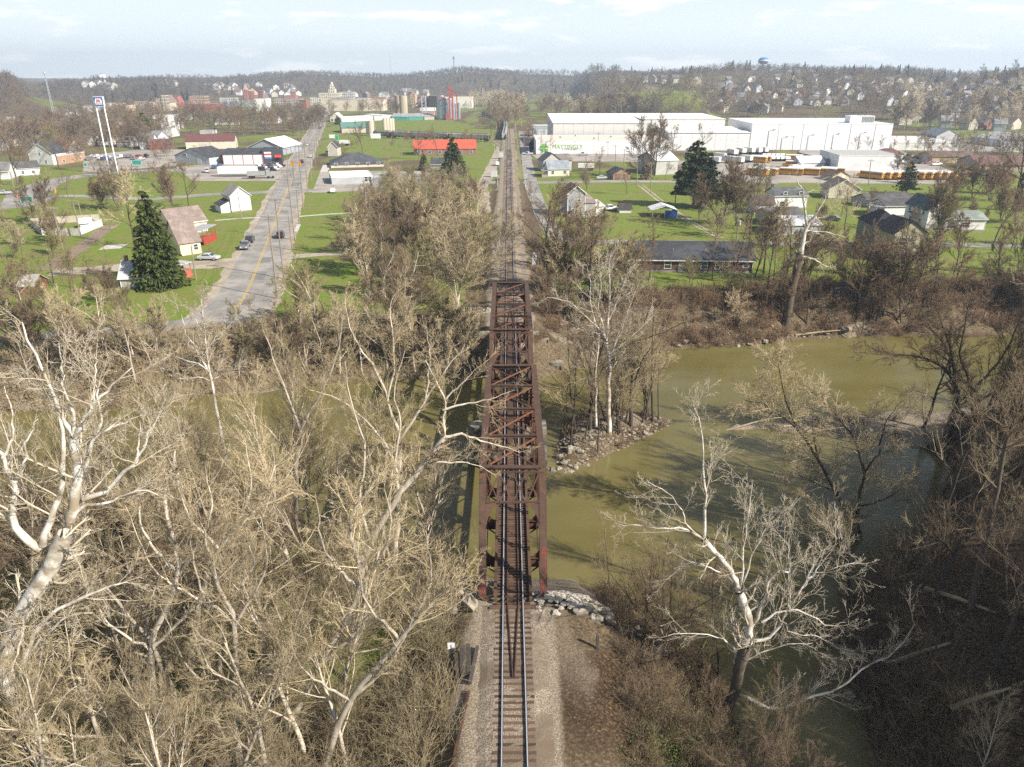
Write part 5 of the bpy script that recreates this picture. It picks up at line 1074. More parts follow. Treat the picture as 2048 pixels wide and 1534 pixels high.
b.build('letter', paint((.62, .03, .05), .4), bd); text('MARATHON', .5, (0, -.63, hm - hh*.45), (R(90), 0, 0), paint((.05, .12, .34)), bd, 'lettering', .01)
def sign(px, py, top, w, hgt, col, label, poles=1, txt=None, tsz=.5):
    p = U(px, py); h = rise_at(p, top); e = empty('road_sign', p, 0, label, 'sign'); b = MB()
    for k in range(poles): x = 0 if poles == 1 else (-w*.35 + k*w*.7); b.tube([(x, .1, -.2), (x, .1, h - .1)], .08, 6)
    b.build('sign_pole', paint((.5, .5, .5)), e); b = MB(); b.box(-w/2, w/2, -.05, .03, h - hgt, h); pl = b.build('sign_plate', paint(col), e)
    b = MB(); q = .12; [b.box(*r, -.07, -.052, *s) for r, s in (((-w/2, w/2), (h - q, h)), ((-w/2, w/2), (h - hgt, h - hgt + q)), ((-w/2, -w/2 + q), (h - hgt + q, h - q)), ((w/2 - q, w/2), (h - hgt + q, h - q)))]; b.build('sign_border', paint((.75, .77, .76)), pl)
sign(54, 404, 392, 4.2, 3.2, (.03, .26, .20), 'green direction sign beside the left highway', 2); sign(275, 333, 320, 4.4, 2.2, (.03, .28, .22), 'green overhead direction sign near the twin pole sign', 2); sign(172, 336, 325, 1.5, 1.8, (.03, .28, .20), 'small green street sign at the left junction', 1); sign(205, 356, 334, 2.0, 1.8, (.05, .12, .34), 'small blue and white sign below the twin pole sign', 1)
sign(674, 284, 270, 2.4, 3.2, (.03, .35, .16), 'tall green and white roadside sign near the green roofed shed', 1); sign(752, 280, 267, 6.5, 3.0, (.74, .76, .78), 'white billboard in front of the hopper cars', 2); sign(665, 278, 269, 4, 2.2, (.76, .76, .76), 'white board sign right of the main street', 2)
# ================================================================ vehicles
PROTOV = {}
CARCOL = {}
def carpaint(c):
    if c not in CARCOL: m = paint(c, .25, .04); m = m.copy(); m.node_tree.nodes['Principled BSDF'].inputs['Coat Weight'].default_value = .5; CARCOL[c] = m
    return CARCOL[c]
def wheel_mesh(r, w):
    b = MB(); b.M = Matrix.Rotation(R(90), 4, 'Y'); b.lathe([(r*.55, -w/2), (r, -w/2 + .02), (r, w/2 - .02), (r*.55, w/2)], 16); return b.mesh('wheel')
def rim_mesh(r, w):
    b = MB(); b.M = Matrix.Rotation(R(90), 4, 'Y'); b.lathe([(r*.2, -w/2 - .015), (r*.55, -w/2 - .005), (r*.55, w/2 + .005), (r*.2, w/2 + .015)], 12); return b.mesh('rim')
WM, RM = wheel_mesh(.34, .22), rim_mesh(.34, .22); WM.materials.append(M['tyre']); RM.materials.append(paint((.4, .4, .41), .3)); BWM = wheel_mesh(.5, .3); BWM.materials.append(M['tyre'])
PROF = {  # (y, z): length along y, nose at +y
 'sedan': ([(-2.35,.35),(-2.35,.8),(-2.2,.95),(-1.5,1.0),(-.9,1.42),(.4,1.45),(1.15,1.0),(2.2,.82),(2.38,.6),(2.38,.35)], [(-1.35,1.03),(-.88,1.36),(.36,1.39),(1.0,1.03)]),
 'suv': ([(-2.3,.4),(-2.3,1.0),(-2.15,1.65),(-1.9,1.74),(.3,1.74),(1.0,1.15),(2.1,1.05),(2.3,.8),(2.3,.4)], [(-2.1,1.12),(-1.95,1.62),(.25,1.64),(.8,1.14)]),
 'pickup': ([(-2.8,.5),(-2.8,1.05),(-.75,1.05),(-.7,1.75),(.55,1.78),(1.2,1.15),(2.5,1.05),(2.7,.85),(2.7,.45)], [(-.62,1.14),(-.6,1.66),(.5,1.69),(1.05,1.16)]),
 'van': ([(-2.6,.4),(-2.6,2.0),(-2.45,2.1),(1.3,2.1),(2.1,1.25),(2.5,1.1),(2.55,.4)], [(-2.4,1.2),(-2.4,1.85),(1.25,1.9),(1.85,1.25)]),
}
def car(kind, col, px, py, head, label, group=None, w=1.82, cat=None):
    p = U(px, py); p[2] = GZ + .08; e = empty({'sedan': 'parked_car', 'suv': 'suv', 'pickup': 'pickup_truck', 'van': 'van'}[kind], p, R(head), label, cat or {'sedan': 'car', 'suv': 'car', 'pickup': 'pickup truck', 'van': 'van'}[kind], group)
    k = (kind, col); body, gl = PROF[kind]
    if k not in PROTOV:
        b = MB(); n = len(body); tw = [1 if z < 1.06 else .84 for _, z in body]; vs = [(s*w/2*t, y, z) for s in (-1, 1) for (y, z), t in zip(body, tw)]
        b.add(vs, [tuple(range(n)), tuple(range(n, 2*n))[::-1]] + [(i, (i+1) % n, n + (i+1) % n, n + i) for i in range(n)]); me = b.mesh('body')
        g = MB(); n = len(gl); hw = [w/2*(.985 if z < 1.2 else .86) for _, z in gl]
        for s in (-1, 1): g.add([(s*(h + .012), y, z) for (y, z), h in zip(gl, hw)], [tuple(range(n))])
        f0, f1 = gl[-1], gl[-2]; q = .06 if kind != 'van' else .1; g.add([(-w*.42, f0[0] + q + .12, f0[1]), (w*.42, f0[0] + q + .12, f0[1]), (w*.37, f1[0] + q + .12, f1[1]), (-w*.37, f1[0] + q + .12, f1[1])], [(0, 1, 2, 3)])
        r0, r1 = gl[0], gl[1]; q = {'sedan': .1, 'suv': .17, 'pickup': .1, 'van': .215}[kind]; g.add([(-w*.40, r0[0] - q, r0[1]), (w*.40, r0[0] - q, r0[1]), (w*.36, r1[0] - q, r1[1]), (-w*.36, r1[0] - q, r1[1])], [(3, 2, 1, 0)])
        gm = g.mesh('window'); gm.materials.append(M['glass']); me.materials.append(carpaint(col)); y1 = body[-1][0]; y0 = body[0][0]; L_ = []
        for nm, yy, zz, c in (('headlight', y1 - .04, .75, (.7, .7, .68)), ('tail_light', y0 - .02, .85, (.4, .02, .02))):
            t = MB(); t.box(-.2, .2, yy - .01, yy + .06 if yy > 0 else yy + .03, zz - .08, zz + .08); m_ = t.mesh(nm); m_.materials.append(paint(c, .3)); L_.append((nm, m_))
        PROTOV[k] = (me, gm, L_)
    me, gm, L_ = PROTOV[k]; o = link('body', me, None, e)
    if not o.modifiers: md = o.modifiers.new('bevel', 'BEVEL'); md.width = .08; md.segments = 2; md.limit_method = 'ANGLE'
    link('windows', gm, None, e)
    for s in (-1, 1):
        for nm, m_ in L_: t = link(nm, m_, None, e); t.location.x = s * .62
        for yy in (body[0][0] + .85, body[-1][0] - .85): t = link('wheel', WM, None, e); t.location = (s*(w/2 - .1), yy, .34); link('rim', RM, None, t)
    return e
SILV, BLK, BLU, RED, WHT, GRY = (.50, .52, .54), (.018, .019, .022), (.03, .07, .20), (.32, .03, .025), (.76, .76, .75), (.16, .165, .17)
def hd(a, b):
    """heading (degrees) of a vehicle whose nose points from pixel a to pixel b"""
    d = U(*b) - U(*a); return math.degrees(math.atan2(-d[0], d[1]))
car('suv', BLK, 562, 475, hd((555, 450), (530, 510)) + 180, 'black suv driving away up the main street'); car('pickup', GRY, 491, 497, hd((491, 497), (502, 480)) + 180, 'dark grey pickup parked at the left edge of the main street'); car('suv', (.03, .035, .045), 501, 484, hd((491, 497), (502, 480)), 'dark suv parked right behind the grey pickup on the main street')
car('sedan', SILV, 418, 520, -95, 'silver sedan parked on the drive by the cream house'); car('suv', (.07, .035, .035), 604, 326, hd((600, 340), (610, 312)), 'dark maroon suv on the far stretch of the main street'); car('pickup', WHT, 1219, 421, -78, 'white pickup parked between the grey house and the white hut')
car('pickup', SILV, 1166, 311, 80, 'silver pickup in front of the lettered warehouse'); car('sedan', SILV, 1204, 358.5, -84, 'silver sedan beside the brick garage'); car('sedan', WHT, 666, 385, 10, 'white car parked in the gravel lot below the white roofed shop'); car('pickup', WHT, 1055, 310, 75, 'white pickup at the end of the side lane by the warehouse')
car('suv', WHT, 994, 331, 5, 'pale suv in the gravel lane left of the track'); car('sedan', SILV, 8, 389, -80, 'silver car on the highway at the left edge'); car('pickup', WHT, 1872, 331, -80, 'white pickup on the grass below the tan workshop')
car('sedan', (.25, .05, .05), 1218, 519, 0, 'red and white car half hidden behind the ranch house trees'); car('suv', SILV, 1246, 521, 0, 'pale grey suv next to the red car by the ranch house'); car('sedan', SILV, 1739, 506, 70, 'pale car beside the olive green house'); car('sedan', (.2, .2, .22), 1664, 441, 60, 'grey car near the metal garage on the right')
car('van', WHT, 1056, 262, 0, 'white van in the yard behind the dock annex'); car('sedan', (.04, .12, .2), 1690, 590, 40, 'vehicle under a dark blue cover at the top of the right bank'); car('suv', (.05, .2, .13), 1851, 315, 60, 'dark green jeep beside the tan workshop')
cols = [WHT, SILV, BLK, GRY, RED, BLU]; random.seed(9)
for i in range(13):
    px = 517 + i * 4.6 + (i % 3) * .5; car(['sedan', 'suv', 'sedan', 'pickup'][i % 4], [WHT, BLK, GRY, SILV, BLK, BLK, GRY, SILV][i % 8], px if i < 9 else 540 + (i - 9) * 7, 336 + (i % 2) * 5 if i < 9 else 334, 60 + random.uniform(-12, 12), 'car in the packed lot in front of the grey store', 'cars in front of the grey store')
for i in range(15): car(['sedan', 'suv', 'pickup'][i % 3], random.choice(cols), 178 + i * 8.2, 318 + random.uniform(-3, 3), random.choice([10, -15, 80]), 'car in the used car row behind the twin pole sign', 'cars in the lot behind the pylon sign')
for i, (a, c, k, col) in enumerate([(415, 345, 'van', SILV), (428, 337, 'sedan', BLU), (440, 336, 'pickup', BLU), (442, 320, 'sedan', SILV), (418, 325, 'van', WHT)]): car(k, col, a, c, 20 + i * 7, ['pale minivan left of the long white trailer', 'blue car left of the garage row', 'blue pickup beside the garage row', 'silver car in the alley behind the garage row', 'white van beside the grey shop'][i])
for i, (a, c) in enumerate([(615, 292), (640, 258), (646, 240), (652, 233), (622, 315)]): car('sedan', cols[(i + 1) % 4], a, c, hd((600, 330), (640, 245)), 'small car far up the main street', 'cars far up the main street')
for i in range(11): car(['pickup', 'sedan', 'suv'][i % 3], cols[i % 6], 1800 + (i % 6) * 15 + random.uniform(-3, 3), 318 + (i // 6) * 10, random.uniform(40, 110), 'car in the crowded yard beside the tan workshop', 'cars beside the tan workshop')
for i in range(9): car(['sedan', 'suv'][i % 2], cols[i % 6], 1850 + i * 21, 352 + random.uniform(-3, 4), random.uniform(60, 100), 'car parked among the bare trees right of the buses', 'cars among trees right of the buses')
# ---- school buses
SB = mat('bus_yellow', (.86, .42, .02), (.78, .36, .02), 2, .4)
def bus_meshes():
    out = []; b = MB(); b.prism([(-1.2, .5), (1.2, .5), (1.22, 1.2), (1.2, 2.5), (1.0, 2.9), (-1.0, 2.9), (-1.2, 2.5), (-1.22, 1.2)], (-5, 4.2), 'y'); b.prism([(-1.1, .5), (1.1, .5), (1.05, 1.5), (.8, 1.65), (-.8, 1.65), (-1.05, 1.5)], (4.2, 5.5), 'y'); out.append(('body', b.mesh('body'), SB))
    b = MB(); b.prism([(-1.16, 2.72), (1.16, 2.72), (1.0, 3.0), (.5, 3.08), (-.5, 3.08), (-1.0, 3.0)], (-5.02, 4.22), 'y'); out.append(('roof', b.mesh('roof'), paint((.78, .78, .76), .5)))
    for s in (-1, 1):
        for k in range(11): b = MB(); y = -4.7 + k * .8; b.box(s*1.235 - .02, s*1.235 + .02, y, y + .6, 1.75, 2.45); out.append(('window', b.mesh('window'), M['glass']))
        b = MB(); [b.box(s*1.24 - .02, s*1.24 + .02, -4.95, 4.15, z, z + .06) for z in (.8, 1.15, 1.5)]; out.append(('side_rail', b.mesh('side_rail'), paint((.02, .02, .02))))
    for x in (-.62, .62): b = MB(); b.box(x - .34, x + .34, -5.04, -4.99, 1.65, 2.45); out.append(('rear_window', b.mesh('rear_window'), M['glass'])); b = MB(); b.box(x*1.4 - .18, x*1.4 + .18, -5.05, -4.99, .95, 1.2); out.append(('tail_light', b.mesh('tail_light'), paint((.35, .02, .02))))
    b = MB(); b.box(-.42, .42, -5.06, -4.99, .95, 1.5); out.append(('rear_door_window', b.mesh('rear_door_window'), M['glass'])); b = MB(); b.box(-1.2, 1.2, -5.12, -5.0, .45, .7); out.append(('bumper', b.mesh('bumper'), paint((.02, .02, .02))))
    b = MB(); b.box(-.95, .95, 4.19, 4.25, 1.75, 2.5); out.append(('windscreen', b.mesh('windscreen'), M['glass']))
    for n_, m_, t in out: m_.materials.append(t)
    return out
BUS = bus_meshes(); bus0 = empty('school_bus', (0, 0, 0), 0, 'bus', 'school bus', 'x')
for n_, m_, t in BUS: link(n_, m_, None, bus0)
for s in (-1, 1):
    for y in (-3, 3.7): t = link('wheel', BWM, None, bus0); t.location = (s*1.02, y, .5)
first = True
def bus(px, py, head, label, group):
    global first
    o = bus0 if first else copy_tree(bus0); first = False; p = U(px, py); o.location = (p[0], p[1], GZ + .05); o.rotation_euler = (0, 0, R(head)); o['label'] = label; o['group'] = group
for i in range(10): bus(1741 + i * 15.6 + (4 if i > 2 else 0), 357.5, 38, 'yellow school bus parked at a slant in the right hand row', 'school buses in the right hand row')
for i in range(6): bus(1580 + i * 16.5, 350 - (i % 2), 62, 'yellow school bus in the tight row behind the white farmhouse', 'school buses behind the white farmhouse')
for i, (a, c) in enumerate([(1513, 351), (1530, 350), (1512, 325), (1520, 324), (1590, 335), (1588, 322)]): bus(a, c, 40 + 6 * i, 'yellow school bus standing among the trucks left of the main bus rows', 'school buses among the trucks')
# ---- trucks
def boxtruck(px, py, head, L_, label, col=(.78, .78, .77), group=None, cab=True, name='truck', h=3.9, tx=None):
    p = U(px, py); e = empty(name, (p[0], p[1], GZ + .06), R(head), label, 'truck', group)
    b = MB(); b.box(-1.25, 1.25, -L_/2, L_/2, 1.15, h); b.build('box_body', paint(col), e); b = MB(); b.box(-.5, .5, -L_/2, L_/2 - .2, .85, 1.13); b.build('chassis', paint((.05, .05, .05)), e)
    ys_ = [-L_/2 + 1.0, -L_/2 + 2.2]
    if cab:
        b = MB(); y0 = L_/2 + .3; b.prism([(y0, .7), (y0 + 3.2, .7), (y0 + 3.2, 1.7), (y0 + 1.7, 1.9), (y0 + 1.3, 3.0), (y0, 3.2)], (-1.15, 1.15), 'x'); b.build('cab', paint(col), e, bevel=.06)
        b = MB(); b.add([(-1.0, y0 + 1.76, 1.98), (1.0, y0 + 1.76, 1.98), (.95, y0 + 1.40, 2.9), (-.95, y0 + 1.40, 2.9)], [(0, 1, 2, 3)]); b.build('windscreen', M['glass'], e); ys_ += [y0 + .8, y0 + 2.5]
    for s in (-1, 1):
        for y in ys_: t = link('wheel', BWM, None, e); t.location = (s * 1.05, y, .5)
    if tx: text(tx, 1.0, (-1.27, L_*.28, 3.1), (R(90), 0, R(-90)), paint((.55, .1, .1)), e, 'lettering', .01)
    return e
boxtruck(477, 353, -88 + 180, 15.5, 'long white semi trailer parked across the lot left of the main street', cab=False, name='semi_trailer'); 
e = boxtruck(514, 357, -80, 7, 'grey dump truck with a white cab beside the long trailer', (.33, .33, .32), name='dump_truck', h=2.7)
for i in range(5): boxtruck(1534 + i * 9, 322, 10, 5, 'white truck tractor in the row at the edge of the bus yard', (.8, .8, .8), 'white tractors in the bus yard', True, 'tractor_truck', 2.2)
for i, (a, c) in enumerate([(1466, 312), (1482, 309), (1500, 308), (1513, 308), (1525, 307), (1455, 326), (1475, 328), (1492, 325), (1440, 320), (1428, 328)]): boxtruck(a, c, 15 + i * 4, 5.5, 'white box truck in the yard behind the dark conifer', (.74, .74, .73), 'white trucks in the yard', i % 2 == 0, 'box_truck', 3.3)
e = boxtruck(1588, 342, -60, 5, 'white truck cab tilted between the buses', (.8, .8, .8), None, True, 'box_truck', 2.5)
p = U(1162, 348); boxtruck(1172, 341, 85, 7, 'white camper trailer beside the cream house', (.72, .72, .71), None, False, 'camper_trailer', 2.9); boxtruck(1834, 320, 100, 8, 'dark flatbed truck beside the tan workshop', (.06, .06, .06), None, True, 'flatbed_truck', 1.4)
boxtruck(690, 291, 85, 6, 'white box trailer near the beige two storey house', (.78, .78, .77), None, False, 'box_trailer', 3); b = MB()
tk = empty('propane_tank', U(1681, 365), R(40), 'white propane tank beside the tan hut', 'tank'); b.M = Matrix.Rotation(R(90), 4, 'Y'); b.lathe([(.1, -1.6), (.45, -1.45), (.55, -1.2), (.55, 1.2), (.45, 1.45), (.1, 1.6)], 14, (-.9, 0, 0)); b.build('tank_shell', paint((.8, .8, .8)), tk); b = MB(); b.box(-1, -.8, -.4, .4, 0, .5); b.box(.8, 1, -.4, .4, 0, .5); b.build('foot', paint((.4, .4, .4)), tk)
# ---- hopper cars
def hopper():
    e = empty('hopper_car', (0, 0, 0), 0, 'x', 'rail car', 'x'); b = MB(); H = M['hopper']
    b.prism([(-1.5, 1.9), (-1.2, 1.3), (1.2, 1.3), (1.5, 1.9), (1.5, 3.9), (1.1, 4.4), (-1.1, 4.4), (-1.5, 3.9)], (-6.3, 6.3), 'y'); b.build('body', H, e)
    for y in (-4, -1.3, 1.3, 4): b = MB(); b.add([(-1, y - 1.2, 1.3), (1, y - 1.2, 1.3), (1, y + 1.2, 1.3), (-1, y + 1.2, 1.3), (-.4, y - .3, .6), (.4, y - .3, .6), (.4, y + .3, .6), (-.4, y + .3, .6)], [(0, 1, 5, 4), (1, 2, 6, 5), (2, 3, 7, 6), (3, 0, 4, 7), (4, 5, 6, 7)]); b.build('chute', M['hopper_dark'], e)
    b = MB(); b.box(-.35, .35, -6.2, 6.2, 4.42, 4.6); b.build('roof_walk', M['hopper_dark'], e)
    for y in (-6.6, 6.6): b = MB(); b.box(-1.4, 1.4, y - .5, y + .5, 1.0, 1.25); b.box(-1.4, -1.3, y - .5, y + .5, 1.25, 3.6); b.box(1.3, 1.4, y - .5, y + .5, 1.25, 3.6); b.build('end_platform', M['hopper_dark'], e)
    for y in (-5, 5):
        b = MB(); b.box(-1, 1, y - 1.2, y + 1.2, .3, .8); b.M = Matrix.Translation((0, y, .45)) @ Matrix.Rotation(R(90), 4, 'Y')
        for dy in (-.9, .9):
            for s in (-.8, .8): b.lathe([(.42, s - .07), (.42, s + .07)], 12, (0, dy, 0))
        b.build('bogie', M['hopper_dark'], e)
    return e
M['hopper'] = mat('hopper_grey', (.40, .41, .41), (.30, .30, .30), .6, .6, rnd=.25, c3=(.24, .19, .16), s3=.25); M['hopper_dark'] = paint((.06, .055, .05))
hp = hopper(); used = False
def place_car(p, rz, label, group):
    global used
    o = hp if not used else copy_tree(hp); used = True; o.location = (p[0], p[1], GZ + .25); o.rotation_euler = (0, 0, rz); o['label'] = label; o['group'] = group
rowp = spline([U(745, 274.5)[:2], U(800, 277)[:2], U(880, 280)[:2], U(975, 283.5)[:2]], 60)
curp = spline([U(1008, 281)[:2], U(1011, 262)[:2], U(1008, 247)[:2], U(995, 238)[:2], U(975, 233.5)[:2], U(945, 229.5)[:2]], 80)
for pts, s0, lab, grp, lim in ((rowp, 9, 'grey hopper car in the string standing across the green field', 'hopper cars beside the field', 6), (curp, 8, 'grey hopper car in the train curving behind the field', 'hopper cars on the far curve', 22)):
    acc = 0; nxt = s0; n = 0
    for a, b_ in zip(pts, pts[1:]):
        acc += np.hypot(*(b_ - a))
        if acc >= nxt and n < lim: place_car(a, math.atan2(-(b_ - a)[0], (b_ - a)[1]), lab, grp); nxt += 14.6; n += 1
for q in (rowp, curp): ribbon('rail_siding', q, 3.2, GZ + .08, M['dirt'], .2)
ribbon('rail_siding', spline([(1.5, 330), (-1.5, 400), (-6, 455), (-14, 500), (-34, 520)], 14), 2.8, GZ + .09, M['dirt'], .2); ribbon('rail_siding', spline([U(770, 256)[:2], U(860, 264)[:2], U(945, 272.5)[:2], U(990, 279)[:2], U(1010, 293)[:2]], 12), 2.4, GZ + .085, M['dirt'], .2)
ribbon('rail_siding', spline([(4.2, 300), (4.4, 420), (4.6, 560), (4.6, 900)], 12), 2.6, GZ + .1, M['dirt'], .15)
# ---- utility poles and wires
PW = mat('pole_wood', (.30, .25, .195), (.2, .165, .13), 2, .9, stretch=(1, 1, .2)); WIRE = paint((.06, .06, .06))
def upole(bx, by, tx, ty, label, arms=1, tr=False, group=None, r=.17, col=None):
    p = U(bx, by); h = rise_at(p, ty); q = at_y(tx, ty, p[1]); lx = float(np.clip(q[0] - p[0], -.12 * h, .12 * h)); e = empty('utility_pole', p, 0, label, 'utility pole', group); b = MB()
    b.tube([(0, 0, -.3), (lx, 0, h)], [r, r * .65], 8); b.build('pole', col or PW, e); tips = []
    for k in range(arms):
        b = MB(); z = h - .5 - k * 1.3; f = z / h; b.box(lx*f - 1.25, lx*f + 1.25, -.16, -.04, z, z + .14); b.build('cross_arm', PW, e); b = MB()
        for x in (-1.1, -.45, .45, 1.1): b.lathe([(.07, 0), (.09, .12), (.04, .25)], 6, (lx*f + x, -.1, z + .14))
        b.build('insulators', paint((.3, .3, .3)), e)
        if k == 0: tips = [Vector(p) + Vector((lx*f + x, -.1, z + .4)) for x in (-1.1, .45, 1.1)]
    if not tips: tips = [Vector(p) + Vector((lx, 0, h - d_)) for d_ in (.2, 1.2, 1.8)]
    if tr: b = MB(); z = h - 2.6; b.lathe([(.3, 0), (.3, .9), (.2, 1.0)], 10, (lx*.8 + .5, 0, z)); b.build('transformer', paint((.5, .52, .53)), e)
    return tips
def wires(a, b_, label, sag=.6, group='power lines along the main street'):
    m = MB()
    for p, q in zip(a, b_):
        pts = [p.lerp(q, t) - Vector((0, 0, sag * 4 * t * (1 - t))) for t in np.linspace(0, 1, 7)]; m.tube(pts, .022, 3, False)
    tag(m.build('power_line', WIRE), label, 'power line', group)
def z4(x, y): return (512 + x / 4, 300 + y / 4)
T_ = []
for b_, t in (((170, 1190), (97, 515)), ((225, 1030), (150, 380)), ((312, 720), (245, 150)), ((347, 590), (322, 310)), ((378, 470), (340, -40)), ((415, 350), (385, -60)), ((445, 262), (425, -60))): T_.append(upole(*z4(*b_), *z4(*t), 'weathered utility pole in the line along the right side of the main street', 1, False, 'utility poles along the main street'))
upole(*z4(290, 800), *z4(260, 530), 'short brown pole at the mouth of the gravel drive', 0)
for i in range(12):
    f = i / 11; by = 352 - 128 * f ** .75 if i else 352; x = 626 + 38 * f ** .9; T_.append(upole(x, by, x - 2, by - 55 + 38 * f, 'distant utility pole beside the far main street', 1, False, 'distant poles beside the main street'))
for i in range(8): upole(577 + i * 8.2, 345 - i * 15, 572 + i * 8.2, 297 - i * 11, 'utility pole on the left side of the far main street', 1, False, 'poles on the left side of the main street')
for a, b_ in zip(T_, T_[1:]): wires(a, b_, 'dark sagging wires between the poles of the main street')
for (b_, t, l) in (((126, 500), (105, 414), 'tall grey pole in front of the white yard fence'), ((163, 475), (144, 399), 'grey pole at the right corner of the yard fence'), ((164, 441), (156, 402), 'slim pale pole behind the yard fence'), ((30, 383), (20, 344), 'stout white pole beside the left highway'), ((483, 438), (475, 383), 'thin pole on the lawn before the tall narrow white house'), ((392, 560), (382, 490), 'thin pole beside the spruce'), ((557, 326), (555, 292), 'pole at the corner of the grey store'), ((270, 320), (258, 272), 'wooden pole beside the used car row'), ((394, 325), (387, 290), 'pale pole before the grey shop'), ((425, 318), (418, 280), 'pole behind the grey shop'), ((700, 310), (697, 270), 'pole on the grass right of the beige house'), ((774, 313), (773, 280), 'pole with a white lamp near the red roofed building'), ((803, 325), (803, 276), 'reddish pole with a sign near the red roofed building'), ((932, 363), (932, 322), 'bare pale pole right of the big conifer'), ((743, 420), (738, 372), 'brown pole at the left edge of the brushy grove'), ((965, 300), (964, 258), 'tall pole near the rail curve'),
    ((1063, 412), (1062, 361), 'leaning pole with cross arms beside the side lane'), ((1082, 308), (1083, 262), 'pole at the left end of the lettered warehouse'), ((1048, 298), (1048, 262), 'pole along the lane before the dock annex'), ((1274, 370), (1275, 319), 'pale pole at the crossing street right of the brick garage'), ((1302, 387), (1303, 325), 'pale pole beside the two wheel tracks'), ((1350, 414), (1353, 358), 'pole with a transformer before the dark conifer'), ((1474, 481), (1477, 428), 'pale pole with a white box on the back street'), ((1196, 309), (1197, 265), 'tall pole before the middle of the lettered warehouse'), ((1216, 314), (1216, 283), 'shorter pole before the lettered warehouse'), ((1231, 332), (1231, 290), 'dark cross armed pole right of the tall warehouse pole'), ((1246, 339), (1250, 298), 'leaning pole right of the brick garage yard'), ((1583, 319), (1587, 272), 'dark cross armed pole left of the grey depot'), ((1737, 371), (1742, 319), 'dark pole in front of the right bus row'), ((1663, 322), (1664, 296), 'slim pole behind the grey depot'), ((1735, 452), (1738, 395), 'thick brown pole between the white house and green house'), ((1948, 305), (1952, 258), 'cross armed pole left of the storage building'), ((1955, 307), (1962, 256), 'tall pale pole right next to the cross armed one')):
    tips = upole(*b_, *t, l, 0 if 'thin' in l or 'slim' in l or 'white pole' in l or 'bare' in l else 1, 'transformer' in l or 'white box' in l)
for i, (a, b_, c) in enumerate([(1552, 299, 248), (1600, 300, 248), (1648, 300, 247), (1694, 300, 248), (1743, 300, 248)]):
    p = U(a, b_ + 1.5); h = rise_at(p, c); e = empty('lamp_post', p, 0, 'tall thin lamp post standing before the big white box', 'lamp post', 'lamp posts before the white box'); b = MB(); b.tube([(0, 0, 0), (0, 0, h)], [.22, .14], 7); b.build('post', paint((.42, .43, .45)), e); b = MB(); b.bar((0, 0, h), (2.2, 0, h + .4), .12, .12); b.box(1.8, 2.9, -.2, .2, h + .35, h + .55); b.build('lamp_head', paint((.4, .4, .42)), e)
# traffic signals, crossing gates, barrels
for i, (a, b_) in enumerate([(588, 362), (602, 361)]):
    p = U(a, b_); h = 6; e = empty('traffic_signal', p, 0, ('left' if i == 0 else 'right') + ' yellow traffic signal hanging over the main street by the store', 'traffic signal'); b = MB(); b.tube([(0, 0, 0), (0, 0, h)], .1, 6); b.build('pole', paint((.35, .35, .35)), e); b = MB(); b.box(-.5, .5, -.3, .3, h - .3, h + 1.3); b.build('signal_head', paint((.70, .30, .02)), e)
for i, (a, b_) in enumerate([(989, 306), (995, 375), (1050, 375)]):
    p = U(a, b_); e = empty('crossing_signal', p, 0, ['railway crossing signal mast beyond the level crossing on the left', 'railway crossing signal mast left of the track at the level crossing', 'railway crossing signal mast right of the track at the level crossing'][i], 'crossing signal'); b = MB(); b.tube([(0, 0, 0), (0, 0, 4.6)], .1, 6); b.build('mast', paint((.5, .5, .5)), e)
    b = MB(); b.bar((-.7, -.12, 3.8), (.7, -.12, 4.6), .05, .2, (0, 1, 0)); b.bar((.7, -.15, 3.8), (-.7, -.15, 4.6), .05, .2, (0, 1, 0)); b.build('crossbuck', paint((.75, .75, .75)), e)
    b = MB(); b.box(-.75, .75, -.1, 0, 2.9, 3.0); b.box(-.75, -.35, -.2, -.1, 2.75, 3.15); b.box(.35, .75, -.2, -.1, 2.75, 3.15); b.build('signal_lamps', paint((.04, .04, .04)), e)
for i, (a, b_) in enumerate([(36, 396), (111, 386)]):
    o = MB().lathe([(.42, 0), (.42, .1), (.3, .12), (.26, 1.1), (.2, 1.15)], 12).build('traffic_barrel', mat('barrel', (.75, .17, .03), (.7, .6, .55), 1.2, .6, stretch=(.01, .01, 1.4), lo=.49, hi=.51)); o.location = U(a, b_); o.scale = (1.3,) * 3; tag(o, ['orange traffic barrel nearer the left edge on the highway', 'orange and white traffic barrel at the highway junction'][i], 'traffic barrel')
# ================================================================ downtown, far left, hillside houses
BW = {}
def facade(c):
    if c not in BW:
        m = mat('facade', c, tuple(x * .85 for x in c), .08, .85); nt = m.node_tree; br = nt.nodes.new('ShaderNodeTexBrick'); br.offset = 0; br.inputs['Scale'].default_value = .26; br.inputs['Mortar Size'].default_value = .10; br.inputs['Brick Width'].default_value = .75; br.inputs['Row Height'].default_value = .9
        dk = tuple(x * .32 for x in c); br.inputs['Color1'].default_value = (*dk, 1); br.inputs['Color2'].default_value = (*tuple(x * .6 for x in c), 1); br.inputs['Mortar'].default_value = (*c, 1); mp = nt.nodes.new('ShaderNodeMapping'); mp.inputs['Rotation'].default_value = (R(90), 0, 0); t = nt.nodes.new('ShaderNodeTexCoord'); nt.links.new(t.outputs['Object'], mp.inputs[0]); nt.links.new(mp.outputs[0], br.inputs['Vector']); nt.links.new(br.outputs[0], nt.nodes['Principled BSDF'].inputs['Base Color']); BW[c] = m
    return BW[c]
def city(x0, x1, base, top, c, label, depth=26, roof='flat', rise=1, rc=(.25, .24, .23), win=True, name='town_building', **k):
    return bld(name, label, (x0, base), (x1, base), depth, top, roof, rise, c, rc, wm=facade(c) if win else siding(c), cat='building', **k)
CR, PK, BR = (.62, .55, .42), (.48, .34, .24), (.26, .12, .085)
